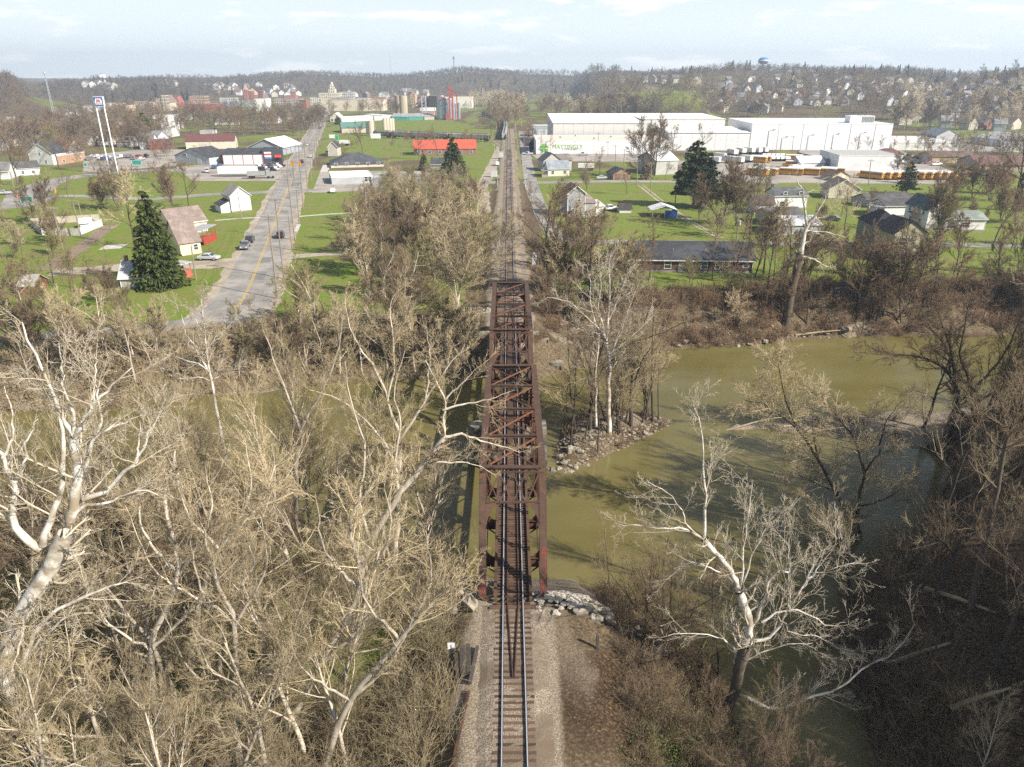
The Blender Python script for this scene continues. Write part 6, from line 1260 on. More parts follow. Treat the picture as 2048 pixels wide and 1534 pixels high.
for q in ((645, 705, 222, 201, CR, 'long cream block in front of the courthouse', 30, False), (705, 767, 222, 200, CR, 'long sandy factory block right of the courthouse', 30, False), (664, 700, 214, 196, (.42, .40, .36), 'grey brown block at the courthouse foot', 20), (684, 707, 213, 184, (.52, .5, .46), 'grey and cream office block right of the courthouse', 20), (693, 707, 212, 186, CR, 'cream office block with small windows', 16), (622, 641, 214, 195, (.68, .64, .55), 'pale shop block left of the courthouse', 20), (600, 613, 216, 200, BR, 'brick block with white windows beside the main street end', 20), (588, 602, 215, 197, (.42, .36, .3), 'dull brown block left of the brick one', 20), (740, 768, 213, 195, (.50, .22, .13), 'orange brick block behind the sandy factory', 20), (771, 783, 214, 198, (.40, .26, .2), 'brown brick block left of the tan silo', 20), (715, 738, 214, 197, (.66, .64, .6), 'white and dark shop block behind the sandy factory', 20), (823, 831, 212, 188, (.50, .34, .22), 'narrow tan brick hall right of the tan silo', 20), (836, 858, 215, 193, (.24, .1, .09), 'dark red brick mill', 25), (858, 874, 216, 192, (.055, .04, .04), 'nearly black shaded mill block', 22), (873, 892, 216, 192, (.36, .15, .09), 'red brick mill block behind the grain bin', 22), (905, 944, 217, 194, (.76, .72, .62), 'big plain cream warehouse right of the grain bins', 40, False), (550, 596, 210, 197, (.46, .4, .36), 'row of low brown shops left of the brick block', 20), (570, 592, 206, 191, (.42, .14, .12), 'dull red flat building among the shops', 18, False), (378, 435, 222, 208, (.34, .10, .09), 'wide dark red building at the left town edge', 26, False), (380, 410, 209, 192, PK, 'tan brick church hall with a broad roof', 20), (270, 300, 214, 204, (.5, .38, .3), 'low tan block left of the stone church', 18), (512, 533, 222, 198, (.80, .79, .77), 'tall white building left of the shops', 22, False), (440, 470, 206, 196, (.66, .64, .6), 'white low shop below the left ridge', 18), (448, 478, 213, 204, (.3, .45, .6), 'pale blue roofed low shop', 18, False), (480, 512, 214, 202, (.32, .4, .36), 'green roofed low shop before the twin spired church', 16, False), (840, 870, 222, 216, (.66, .63, .58), 'low white shed behind the green warehouse', 14, False), (785, 800, 205, 196, (.5, .45, .4), 'small tan house row left of the silo', 14), (160, 190, 223, 213, (.62, .6, .58), 'low white building behind the twin pole sign', 16, False), (190, 260, 222, 211, (.60, .47, .33), 'long tan bank building right of the twin pole sign', 16, False), (208, 246, 214, 206.5, (.7, .7, .68), 'long pale flat canopy right of the twin pole sign', 10, False), (166, 236, 256, 246, (.66, .64, .61), 'long white building among the bare trees', 14, False), (310, 340, 262, 231, (.74, .73, .71), 'white blocky house right of the pine trees', 18, False), (316, 345, 274, 258, (.68, .67, .65), 'low white garage below the white blocky house', 12, False), (400, 424, 268, 262, (.55, .54, .53), 'white shed behind the maroon roofed building', 10, False), (535, 552, 188, 177.5, (.26, .12, .1), 'dark brick school on the slope left of centre', 16), (554, 574, 188, 177.5, (.3, .14, .11), 'brick school wing on the slope left of centre', 16)): city(*q[:6], depth=q[6], win=q[7] if len(q) > 7 else True)
for x0, x1, b_, t, c, l in ((0, 40, 236, 226, (.72, .7, .66), 'long pale shed at the left edge below the cut hillside'), (50, 88, 222, 214, (.55, .5, .42), 'tan low shed right of the pale left edge shed'), (100, 150, 231, 223, (.66, .64, .6), 'pale flat shop left of the twin pole sign'), (-10, 22, 285, 272, (.7, .69, .66), 'white house at the left edge among brown trees'), (68, 98, 281, 270, (.6, .6, .58), 'pale grey house in the brown trees at the left'), (148, 178, 292, 281, (.64, .62, .58), 'pale house behind the used car row'), (196, 222, 290, 280, (.7, .68, .64), 'white house left of the red barn'), (235, 262, 294, 284, (.55, .52, .48), 'dull tan house left of the red barn'), (430, 470, 250, 243, (.7, .69, .66), 'pale shed in the grove left of the far main street'), (520, 556, 247, 240, (.66, .65, .62), 'white garage in the grove near the far main street'), (575, 606, 240, 232, (.62, .6, .56), 'pale store at the far main street'), (340, 376, 240, 231, (.66, .62, .55), 'cream store behind the three upright tanks')): city(x0, x1, b_, t, c, l, 12, 'gx', 2.5, (.2, .17, .15), False)
# courthouse with its stepped tower
e, w, h = city(640, 680, 214, 186.5, (.70, .64, .50), 'cream courthouse with a stepped domed tower above the roofs', 30, name='courthouse'); p = U(660, 214); m_ = facade((.70, .64, .50)); b = MB(); hx = lambda r: rise_at(p, r); k = w / 40
for s, r0, r1 in ((6.5, 187, 178), (4.2, 178, 171.5), (2.6, 171.5, 167.5)): b.box(w*.58 - s*k, w*.58 + s*k, 13 - s*k, 13 + s*k, hx(r0) - .2, hx(r1))
b.build('tower', m_, e); b = MB(); b.lathe([(2.2*k, hx(167.5)), (1.8*k, hx(165.5)), (.3, hx(163.5))], 14, (w*.58, 13, 0)); b.build('dome', paint((.70, .64, .5)), e)
# churches
def church(a, b_, base, eave, c, label, towers, roofc=(.2, .15, .13), gable=True):
    e, w, h = city(a, b_, base, eave, c, label, 30, 'gy' if gable else 'flat', 8, roofc, name='church'); P_ = U((a + b_) / 2, base)
    for u, s, top, spire in towers:
        ht = rise_at(P_, top); t = MB(); t.box(u*w - s, u*w + s, -1, 2*s - 1, 0, ht); to = t.build('tower', facade(c), e)
        if spire: hs = rise_at(P_, spire); t = MB(); t.add([(u*w - s, -1, ht), (u*w + s, -1, ht), (u*w + s, 2*s - 1, ht), (u*w - s, 2*s - 1, ht), (u*w, s - 1, hs)], [(0, 1, 4), (1, 2, 4), (2, 3, 4), (3, 0, 4)]); t.build('spire', shingle(roofc if spire > 0 else c), to)
church(487, 510, 203, 190, (.46, .21, .15), 'red stone church with two pointed towers left of centre', [(.28, 3.6, 179, 169), (.85, 2.6, 182, 175.5)], (.42, .30, .24)); church(317, 336, 222, 205, (.55, .48, .37), 'pale stone church with a square tower at the left', [(.82, 3.2, 190, 0), (.05, 1.4, 199, 195)]); church(338, 352, 218, 206, (.36, .15, .12), 'red gabled church part with a square brick tower', [(1.05, 2.6, 192, 0)], (.3, .1, .09)); church(516, 528, 205, 197, (.28, .12, .1), 'dark brick church with one square tower', [(.5, 3.2, 181, 0)]); church(783, 792, 200, 196, (.36, .16, .13), 'brick church with a thin needle spire behind the tan silo', [(.3, 2.2, 188, 172)], (.16, .16, .17))
# arch bridge far left
def far_pt(px, py, dist): d = ray(px, py); return CAM + d * (dist / d[1])
e = empty('arch_bridge', far_pt(57, 175, 1500), R(0), 'pale concrete arch bridge across the far left valley', 'bridge'); b = MB(); s = 1500 * 1.0 / FPX
b.box(-30*s, 27*s, -4, 4, 1*s, 2.4*s); b.build('deck', M['concrete'], e); b = MB(); n = 16; ar = [(-20*s + 38*s*i/n, -9*s + 9*s*math.sin(math.pi*i/n)) for i in range(n + 1)]
for p, q in zip(ar, ar[1:]): b.bar((p[0], 0, p[1]), (q[0], 0, q[1]), 7, 1.5*s, (0, 0, 1))
b.build('arch', M['concrete'], e); b = MB()
for x in (-28, -24, -19, -14, 11, 16, 20, 24): b.box(x*s - 1, x*s + 1, -3, 3, (-14 if abs(x) > 20 else -8)*s, 1*s)
b.build('pillar', M['concrete'], e)
# houses on the slopes: one small house of each of three kinds, then copies
def mini(c, rc):
    e = empty('hillside_house', (0, 0, 0), 0, 'x', 'house', 'x'); b = MB(); b.prism([(-5, -2), (5, -2), (5, 5), (0, 8.6), (-5, 5)], (-4, 4), 'y'); b.build('wall', siding(c), e); b = MB()
    for sg in (-1, 1): b.prism([(sg*5.5, 4.7), (sg*0, 8.7), (sg*0, 9.0), (sg*5.5, 5.0)], (-4.4, 4.4), 'y')
    b.build('roof', shingle(rc), e); return e
HH = []
minis = [mini((.72, .71, .68), (.16, .155, .15)), mini((.55, .5, .4), (.2, .15, .12)), mini((.32, .17, .12), (.22, .2, .19)), mini((.5, .53, .56), (.28, .28, .29))]; musd = [False] * 4
HL = ['white', 'cream', 'brick red', 'pale blue grey']
def hill_house(px, py, i, s, where, grp):
    p = G(px, py); HH.append((p[0], p[1])); o = minis[i] if not musd[i] else copy_tree(minis[i]); musd[i] = True; o.location = p; o.rotation_euler = (0, 0, random.choice([0, 1.57, .4, 1.2, -.5])); o.scale = (s, s, s); o['label'] = f'small {HL[i]} house {where}'; o['group'] = f'{HL[i]} {grp}'
random.seed(21); hh = []
for _ in range(135):
    x = random.uniform(1440, 2048); hh.append((x, random.uniform(158, 212) if x < 1700 else random.uniform(165, 226)))
for x, y in sorted(hh, key=lambda q: q[1]): hill_house(x, y, random.choice([0, 0, 0, 1, 2, 3, 3]), random.uniform(.75, 1.05), 'among bare trees on the long right hillside', 'houses on the right hillside')
for x, y in ((1305, 164), (1328, 166), (1350, 165), (1290, 165), (1392, 167), (1245, 165)): hill_house(x, y, random.choice([0, 1, 0]), 1.2, 'on the crest above the green knoll', 'houses above the green knoll')
for x, y in [(random.uniform(430, 600), random.uniform(172, 196)) for _ in range(24)] + [(random.uniform(160, 240), random.uniform(172, 180)) for _ in range(8)] + [(330, 166), (350, 170), (415, 170)]: hill_house(x, y, random.choice([0, 0, 1, 2]), random.uniform(.9, 1.3), 'on the wooded slope behind the town at the left', 'houses on the left slope')
for x, y in [(random.uniform(790, 860), random.uniform(184, 196)) for _ in range(10)] + [(random.uniform(680, 790), random.uniform(190, 198)) for _ in range(10)]: hill_house(x, y, random.choice([0, 3, 1, 2]), 1.2, 'at the foot of the central ridge behind the town', 'houses below the central ridge')
for i in range(14): hill_house(random.uniform(1420, 1560), random.uniform(208, 226), random.choice([0, 1, 3]), 1.1, 'in the valley behind the white warehouses', 'houses behind the white warehouses')
for i in range(16): hill_house(random.uniform(1800, 2048), random.uniform(226, 262), random.choice([0, 1, 3, 2]), 1.0, 'between bare trees at the right beyond the storage building', 'houses beyond the storage building')
for i in range(16): hill_house(random.uniform(-20, 330), random.uniform(278, 300), random.choice([0, 1, 3]), .9, 'among bare trees left of the red barn', 'houses among the trees left of the red barn')

# ================================================================ woods on the hills: reads as one mass
def wood(name, pts, hts, seed, m, nsrc=4, conifer=False):
    rg = np.random.default_rng(seed); src = []
    for k in range(nsrc):
        if conifer:
            V = []; F = []
            for i in range(60):
                t = rg.uniform(.08, 1); a = rg.uniform(0, 6.28); r = (1 - t) * 3.2 + .3; c = np.array([math.cos(a)*r*.6, math.sin(a)*r*.6, t*14]); o = np.array([math.cos(a)*r, math.sin(a)*r, t*14 - 1.2]); s = np.array([-math.sin(a), math.cos(a), 0]) * .8; n = len(V)
                V += [c + [0, 0, 1.2], o - s, o + s, c * [.3, .3, 1]]; F.append([n, n+1, n+3, n+2])
            src.append((np.array(V), np.array(F)))
        else:
            t, c = tree_parts(int(rg.integers(1e6)), 14, .2, [dict(N=4, wig=.06, trop=.05, K=3, tip=.3), lv(11, .9, .6, .5, 3, .14, .05, 3, .22, .25, rmin=.10), lv(10, .8, .6, .6, 2, .16, .03, 3, .15, .3, rmin=.11)]); src.append(join([t, c]))
    Vs, Fs, o = [], [], 0
    for i, (p, h) in enumerate(zip(pts, hts)):
        V, F = src[i % nsrc]; a = rg.uniform(0, 6.28); s = h / 14; c, d = math.cos(a)*s, math.sin(a)*s; fw = rg.uniform(.9, 1.25)
        Q = np.column_stack([(V[:, 0]*c - V[:, 1]*d)*fw + p[0], (V[:, 0]*d + V[:, 1]*c)*fw + p[1], V[:, 2]*s + p[2]]); Vs.append(Q); Fs.append(F + o); o += len(Q)
    return tag(link(name, npmesh(name, np.concatenate(Vs), np.concatenate(Fs)), M[m]), kind='stuff')
rg = np.random.default_rng(77)
def hillpts(n, px0, px1, d0, d1, cond=None):
    out = []; 
    while len(out) < n:
        px = rg.uniform(px0, px1, n*2); D = np.sqrt(rg.uniform(d0*d0, d1*d1, n*2)); az = np.arctan((px - 1024) / FPX * math.cos(PITCH)) + YAW; X, Y = D*np.sin(az), D*np.cos(az); Z = height(X, Y); ok = (Z > GZ + 1.0) if cond is None else cond(X, Y, Z, px, D)
        out += [(x, y, z) for x, y, z, k in zip(X, Y, Z, ok) if k]
    return out[:n]
HA = np.array(HH); HD = np.hypot(HA[:, 0], HA[:, 1])
def clear(X, Y):
    ok = np.ones(len(X), bool)
    for (hx, hy), hd_ in zip(HA, HD):
        ux, uy = hx / hd_, hy / hd_; al = (X - hx) * ux + (Y - hy) * uy; la = np.abs((X - hx) * uy - (Y - hy) * ux); ok &= ~((al < 9) & (al > -110) & (la < 10))
    return ok
nokn = lambda X, Y, Z, px, D: (Z > GZ + 1) & (sdf(KNOLL, X, Y) > -6) & clear(X, Y)
P1 = hillpts(5200, -150, 1240, 1250, 2450, nokn); M['darkfar'] = bark('dark_grey_twigs', (.115, .095, .082), (.085, .07, .062))
def woods(P, h0, h1, seed):
    A_ = np.array(P); q = wob(A_[:, 0], A_[:, 1], 70, 10, seed) + rg.normal(0, .35, len(A_))
    for k, (lo_, hi_, m_) in enumerate(((-9, -.45, 'darkfar'), (-.45, .5, 'greyfar'), (.5, 9, 'tanfar'))):
        s_ = A_[(q >= lo_) & (q < hi_)]
        if len(s_): wood('hillside_woods', s_, rg.uniform(h0 + k, h1 + k, len(s_)), seed * 7 + k, m_)
woods(P1, 8, 14, 1)
P2 = hillpts(2500, 1170, 2250, 760, 1560, nokn); woods(P2, 6, 11, 2)
P3 = hillpts(300, -150, 80, 780, 1200, nokn); wood('hillside_woods', P3, rg.uniform(8, 13, len(P3)), 3, 'greyfar')
P4 = hillpts(190, 0, 2100, 900, 1900, nokn); M['conifer_far'] = mat('far_conifer', (.03, .055, .02), (.018, .035, .014), .5, .9); wood('hillside_conifers', P4, rg.uniform(10, 17, len(P4)), 4, 'conifer_far', 3, True)
P5 = [(*knoll_pt(1165 + 110 * rg.random(), 845 + 60 * rg.random()), 0) for _ in range(130)]; P5 = [(x, y, hz1(x, y)) for x, y, _ in P5]; P5 = [p for p in P5 if sdf(KNOLL, np.array([p[0]]), np.array([p[1]]))[0] > -18]; wood('scrub_on_knoll', P5, rg.uniform(5, 9, len(P5)), 5, 'dark')
# ================================================================ conifers near
M['spruce'] = mat('spruce_needles', (.095, .112, .02), (.035, .055, .012), 1.3, .85, lo=.35, hi=.6); M['pine'] = mat('dark_needles', (.05, .07, .02), (.022, .036, .012), 1.0, .85)
def conifer(px, py, top, halfpx, label, seed, m='spruce', start=.03, power=.85, nb=330, blade=(.75, .16), droop=.25, name='conifer', per=26, irregular=.12):
    rg = np.random.default_rng(seed); p = G(px, py); H = rise_at(p, top); Rm = halfpx * float((p - CAM) @ FW) / FPX; e = empty(name, p, 0, label, 'tree'); b = MB(); b.tube([(0, 0, -.4), (0, 0, H*.6), (0, 0, H*.97)], [H*.018 + .1, H*.010 + .05, .03], 8); b.build('trunk', M['dark_bark'], e)
    t = start + (1 - start) * (1 - np.sqrt(rg.random(nb))) ; a = rg.uniform(0, 6.28, nb); lump = 1 + irregular * np.sin(a*3 + seed) * np.sin(t*17 + seed) + rg.normal(0, irregular * .7, nb); Lb = Rm * (1 - t) ** power * np.clip(lump, .5, 1.35) + .25
    u = rg.random((nb, per)) ** .7; rad = u * Lb[:, None]; z = t[:, None]*H - droop*rad + .12*rad*u + rg.normal(0, .12, (nb, per)); aa = a[:, None] + rg.normal(0, .13, (nb, per)) * (1.2 - .6*u)
    C = np.stack([rad*np.cos(aa), rad*np.sin(aa), z], -1).reshape(-1, 3); n = len(C); D = np.stack([np.cos(aa), np.sin(aa), np.full_like(aa, -.25)], -1).reshape(-1, 3) + rg.normal(0, .45, (n, 3)); D = nrm(D); S = nrm(np.cross(D, rg.normal(0, 1, (n, 3)))); sc = rg.uniform(.6, 1.3, (n, 1)) * (Rm / 5.0) ** .5
    l, w = blade; V = np.stack([C - D*l*.4*sc, C + S*w*sc, C + D*l*.6*sc - [0, 0, .12], C - S*w*sc], 1).reshape(-1, 3); F = np.arange(n*4).reshape(-1, 4); link('crown', npmesh('crown', V, F), M[m], e); return e
conifer(322, 572, 375, 48, 'tall broad dark green spruce beside the main street at the left', 1, nb=520, per=38, blade=(.85, .2), power=.75)
conifer(907, 346, 271, 27, 'broad dark green conifer before the red roofed building', 2, nb=360, blade=(.9, .24)); conifer(848, 340, 301, 10, 'small dark conifer left of the broad one by the red roofed building', 3, nb=160, blade=(.7, .2)); conifer(676, 249, 231, 6.5, 'dark round conifer beside the red trimmed white house', 4, nb=150, power=.5, blade=(1.5, .5))
conifer(1386, 415, 283, 40, 'big ragged dark conifer on the lawn before the white warehouse', 5, 'pine', .22, .45, 300, (1.1, .3), .1, per=34, irregular=.3); conifer(1408, 416, 300, 30, 'second ragged dark conifer just right of the big one', 6, 'pine', .2, .5, 200, (1.0, .3), .1, per=30, irregular=.35)
conifer(1812, 388, 322, 24, 'thin ragged conifer in front of the right bus row', 7, 'pine', .12, .8, 90, (.9, .2), .05, per=20, irregular=.3); conifer(293, 285, 222, 15, 'green pine with layered boughs right of the twin pole sign', 8, 'spruce', .3, .4, 110, (1.6, .45), 0, per=30, irregular=.35); conifer(272, 285, 238, 13, 'lower green pine left of the layered pine', 9, 'spruce', .2, .5, 110, (1.5, .4), .05, per=28, irregular=.3)
conifer(563, 235, 216, 9, 'dark green conifer among the bare trees left of the main street', 10, 'spruce', .2, .6, 90, (1.4, .4), .1, per=24); conifer(1445, 192, 172, 6, 'dark conifer left of the houses on the right hillside', 11, 'pine', .05, .7, 80, (2, .7), .1, per=16); conifer(1745, 204, 184, 13, 'dark spreading conifer group in the middle of the right hillside', 12, 'pine', .1, .4, 90, (2.2, .8), 0, per=18, irregular=.3); conifer(1968, 215, 183, 12, 'dark conifer at the right above the rooftops', 13, 'pine', .1, .6, 90, (2.0, .7), 0, per=18, irregular=.3); conifer(2028, 205, 170, 12, 'dark conifer near the right edge of the hillside', 14, 'pine', .1, .6, 90, (2.0, .7), 0, per=18, irregular=.3)

# ================================================================ bare trees of the middle distance
random.seed(5)
def cluster(x0, x1, y0, y1, n, h0, h1, mats, label, group, slope=0):
    """a belt of bare trees that reads as one mass: one object per bark colour"""
    per = {}
    for i in range(n):
        x = random.uniform(x0, x1); y = random.uniform(y0, y1) + slope * (x - x0); p = U(x, y); p[2] = hz1(p[0], p[1])
        if abs(p[0] - 2) < 8 and p[1] < 610: continue
        per.setdefault(random.choice(mats), []).append((p, random.uniform(h0, h1)))
    for m, l in per.items():
        Vs, Fs, o = [], [], 0
        for p, h in l:
            V, F = FAR[random.randrange(len(FAR))]; a = random.uniform(0, 6.28); q = h / 14; c, d = math.cos(a)*q, math.sin(a)*q; fw = random.uniform(.95, 1.3)
            Vs.append(np.column_stack([(V[:, 0]*c - V[:, 1]*d)*fw + p[0], (V[:, 0]*d + V[:, 1]*c)*fw + p[1], V[:, 2]*q + p[2]])); Fs.append(F + o); o += len(V)
        tag(link('wooded_belt', npmesh('wooded_belt', np.concatenate(Vs), np.concatenate(Fs)), M[m]), kind='stuff')
TB = ['brown', 'tanfar', 'greyfar', 'brown', 'reddish']
cluster(-30, 340, 258, 300, 70, 11, 16, TB, 'bare brown tree among the houses behind the used car lot', 'trees behind the used car lot')
cluster(350, 640, 236, 274, 84, 11, 16, TB, 'bare brown tree in the grove left of the far main street', 'grove left of the far main street')
cluster(-20, 340, 228, 260, 90, 11, 16, TB, 'bare tree in the wooded belt below the far left town', 'wooded belt at the left')
cluster(440, 640, 222, 236, 22, 10, 14, TB, 'bare tree in the belt before the town centre', 'belt before the town centre'); cluster(660, 800, 224, 232, 24, 11, 15, ['greyfar', 'brown'], 'bare dark tree in the row before the sandy factory', 'row before the sandy factory')
cluster(1075, 1430, 222, 238, 120, 14, 20, ['tan', 'brown', 'tanfar', 'olive'], 'tall bare tan tree in the belt behind the white warehouses', 'belt behind the white warehouses'); cluster(1075, 1420, 224, 234, 7, 16, 21, ['white'], 'tall white limbed sycamore in the belt behind the white warehouses', 'white sycamores behind the warehouses')
cluster(990, 1050, 216, 262, 50, 12, 17, ['tan', 'brown'], 'bare tree in the thicket between the track and the white warehouses', 'thicket right of the far track'); cluster(935, 1010, 202, 218, 40, 14, 20, ['white', 'tan'], 'pale bare tree beyond the curved train', 'pale trees beyond the train')
cluster(1430, 1800, 218, 240, 110, 13, 20, ['tanfar', 'brown', 'brown'], 'bare tree rising behind the big white box', 'trees behind the big white box'); cluster(1790, 2060, 224, 262, 90, 14, 22, ['brown', 'tan', 'dark'], 'bare tree between the storage building and the right hillside', 'trees behind the storage building'); cluster(1780, 1860, 240, 252, 4, 22, 27, ['white', 'tan'], 'very tall pale tree right of the big white box', 'tall pale trees right of the white box')
for i, x in enumerate((1709, 1735, 1758, 1786, 1810, 1834, 1860, 1884, 1908)): far_tree(U(x, 304), 7.5, 'brown', 'small round street tree in the row before the low white hall', 'street trees before the white hall', flat=.85)
cluster(990, 1050, 205, 222, 40, 13, 18, ['tan', 'brown', 'greyfar'], '', ''); cluster(1420, 2080, 212, 226, 90, 10, 15, ['brown', 'greyfar', 'tan'], '', ''); cluster(-30, 200, 296, 316, 34, 7, 12, TB, '', ''); cluster(300, 360, 300, 330, 10, 6, 9, TB, '', ''); cluster(230, 300, 286, 304, 14, 9, 13, TB, '', ''); cluster(590, 650, 230, 262, 26, 10, 14, TB, '', ''); cluster(680, 720, 296, 306, 5, 4, 6, ['reddish'], '', ''); cluster(780, 960, 286, 300, 14, 5, 8, ['brown', 'reddish'], '', ''); cluster(1840, 2080, 296, 330, 26, 7, 11, TB, '', ''); cluster(1045, 1066, 262, 306, 14, 5, 9, ['reddish', 'tan'], '', '')
cluster(0, 330, 268, 300, 60, 10, 15, TB, '', ''); cluster(20, 170, 318, 336, 10, 6, 10, TB, '', ''); cluster(190, 345, 340, 372, 14, 4, 7, TB, '', '')
# single trees the eye picks out
for x, y, top, key, bk, tw, lab in ((725, 309, 246, 'open', 'brown_bark', 'brown', 'dark forked tree alone on the lawn before the cream silos'), (983, 271, 216, 'open', 'brown_bark', 'brown', 'bare spreading tree inside the rail curve'), (875, 312, 255, 'open', 'brown_bark', 'brown', 'bare tree before the red roofed building'), (838, 318, 270, 'open', 'brown_bark', 'brown', 'dark bare tree left of the red roofed building'), (1292, 358, 246, 'multi', 'dark_bark', 'brown', 'ivy wrapped bare tree right of the brick garage'), (1308, 352, 258, 'open', 'dark_bark', 'brown', 'second bare tree by the metal shed'), (1345, 318, 258, 'open', 'brown_bark', 'brown', 'bare tree before the loading dock'), (1400, 312, 256, 'open', 'brown_bark', 'brown', 'bare tree behind the big ragged conifer'), (1200, 356, 305, 'open', 'reddish', 'reddish', 'reddish small tree on the lawn behind the brick garage'), (1168, 358, 318, 'open', 'reddish', 'reddish', 'reddish small tree right of the cream house'), (1330, 360, 326, 'open', 'brown_bark', 'brown', 'small bare tree before the pale metal shed'),
    (1082, 312, 272, 'slim', 'brown_bark', 'brown', 'thin bare tree before the green lettering'), (1100, 310, 276, 'open', 'brown_bark', 'tan', 'bare tree crossing the green lettering'), (35, 372, 268, 'open', 'brown_bark', 'brown', 'big brown tree beside the far left cottage'), (118, 336, 262, 'open', 'dark_bark', 'olive', 'large dark trunked tree between the white and tan houses'), (88, 448, 362, 'multi', 'brown_bark', 'brown', 'dark bare tree left of the fenced yard'), (270, 497, 368, 'open', 'brown_bark', 'tan', 'large pale brown tree left of the big spruce'), (348, 420, 322, 'multi', 'brown_bark', 'brown', 'wide brown tree behind the spruce tip'), (378, 416, 336, 'open', 'brown_bark', 'reddish', 'rounded reddish tree left of the tall white house'), (240, 420, 340, 'multi', 'brown_bark', 'brown', 'brown bushy tree behind the big spruce on the left'), (205, 418, 352, 'multi', 'brown_bark', 'reddish', 'low reddish tree left of the twin poles foot'),
    (60, 655, 540, 'open', 'brown_bark', 'brown', 'thick trunked bare tree by the river road at the far left'), (152, 655, 500, 'slim', 'brown_bark', 'brown', 'slim bare tree beside the river road'), (210, 648, 540, 'open', 'brown_bark', 'brown', 'small crooked tree by the river road'), (18, 680, 470, 'open', 'brown_bark', 'tan', 'pale tree at the left edge above the river road'), (268, 655, 560, 'open', 'brown_bark', 'brown', 'small bare tree left of the street bend'), (1110, 520, 380, 'open', 'dark_bark', 'brown', 'dark bare tree right of the track just past the bridge'), (1150, 500, 392, 'slim', 'brown_bark', 'brown', 'slim bare tree below the grey two storey house'), (1185, 505, 420, 'multi', 'brown_bark', 'brown', 'bare tree right of the grey two storey house'), (1298, 560, 410, 'slim', 'dark_bark', 'brown', 'dark tree before the left end of the ranch house'), (1425, 560, 440, 'slim', 'brown_bark', 'brown', 'bare tree before the middle of the ranch house'), (1450, 610, 420, 'slim', 'dark_bark', 'brown', 'tall dark trunked tree by the right part of the ranch house'), (1482, 612, 450, 'slim', 'brown_bark', 'brown', 'leaning slim tree right of the ranch house'), (1440, 448, 320, 'multi', 'dark_bark', 'brown', 'dense bare tree right of the ragged conifers'), (1475, 452, 330, 'multi', 'dark_bark', 'brown', 'second dense bare tree right of the ragged conifers'), (1500, 470, 350, 'open', 'brown_bark', 'brown', 'bare tree left of the white farmhouse'), (1690, 470, 372, 'open', 'brown_bark', 'tan', 'bare tree between the metal garage and white house'), (1880, 470, 350, 'multi', 'dark_bark', 'brown', 'dark bare tree before the long white bungalow'), (1820, 520, 430, 'open', 'brown_bark', 'brown', 'bare tree before the olive green house'), (1985, 500, 380, 'open', 'brown_bark', 'reddish', 'reddish bare tree right of the white bungalow'),
    (2030, 420, 270, 'open', 'dark_bark', 'brown', 'tall ivy clad tree near the right edge'), (1980, 400, 322, 'multi', 'brown_bark', 'reddish', 'brown tree before the brown roofed hall'), (1900, 400, 322, 'multi', 'brown_bark', 'reddish', 'brown bushy tree right of the bus row'), (1945, 396, 330, 'multi', 'brown_bark', 'brown', 'bare bushy tree below the tan workshop'), (1740, 640, 520, 'multi', 'dark_bark', 'brown', 'cluster stemmed dark tree on the far right bank'), (1795, 640, 480, 'multi', 'dark_bark', 'brown', 'arching dark tree before the olive green house on the bank'), (1722, 672, 560, 'slim', 'dark_bark', 'brown', 'dark tree standing at the water edge on the far right bank')):
    p = G(x, y); tree(key, p, max(3, rise_at(p, top)), bk, tw, lab)
# ivy on the two ivy clad trees
M['ivy'] = mat('ivy', (.02, .045, .014), (.012, .026, .01), 3, .8)
def leafmass(name, p, h, r, n, seed, m, parent=None, size=.3, label=None, cat=None, kind=None, taper=.3):
    rg = np.random.default_rng(seed); z = rg.random(n) * h; a = rg.uniform(0, 6.28, n); rr = r * (1 - taper*z/h) * rg.uniform(.5, 1.15, n); C = np.column_stack([rr*np.cos(a), rr*np.sin(a), z]); D = nrm(rg.normal(0, 1, (n, 3))); S = nrm(np.cross(D, rg.normal(0, 1, (n, 3)))); s = size * rg.uniform(.5, 1.3, (n, 1)); V = np.stack([C - D*s, C + S*s*.6, C + D*s, C - S*s*.6], 1).reshape(-1, 3)
    o = link(name, npmesh(name, V, np.arange(n*4).reshape(-1, 4)), M[m], parent); o.location = p if parent is None else (0, 0, 0); return tag(o, label, cat, None, kind)
leafmass('ivy', G(2030, 422), 11, .9, 900, 1, 'ivy', None, .35, 'dark ivy column clothing the tall tree near the right edge', 'ivy'); leafmass('ivy', G(1292, 359), 6, 2.2, 900, 2, 'brown', None, .35, 'brown vine tangle at the foot of the ivy wrapped tree', 'vine')
# the brushy grove in the middle
gp = np.array([U(*v)[:2] for v in ((770, 352), (900, 350), (958, 372), (958, 430), (985, 500), (985, 575), (930, 625), (760, 610), (705, 540), (700, 480), (742, 420))])
gx, gn = scatter_px([(700, 350), (985, 350), (985, 625), (700, 625)], 900, 12, GZ), 0
gx = [(x, y) for x, y in gx if sdf(gp, np.array([x]), np.array([y]))[0] < -.5 and x < -3.5]; random.shuffle(gx)
for x, y in gx[:112]:
    far_ = min(1, max(0, (y - 150) / 110)); tree(random.choice(['thicket', 'multi', 'multi', 'open']), (x, y, hz1(x, y)), random.uniform(9, 15) * (1 - .54 * far_), 'tan_bark', random.choice(['brown', 'grey', 'tan', 'olive', 'grey', 'olive', 'brown']), 'bare brushy tree in the dense grove left of the track', 'dense grove left of the track', flat=1.1, name='grove_tree')
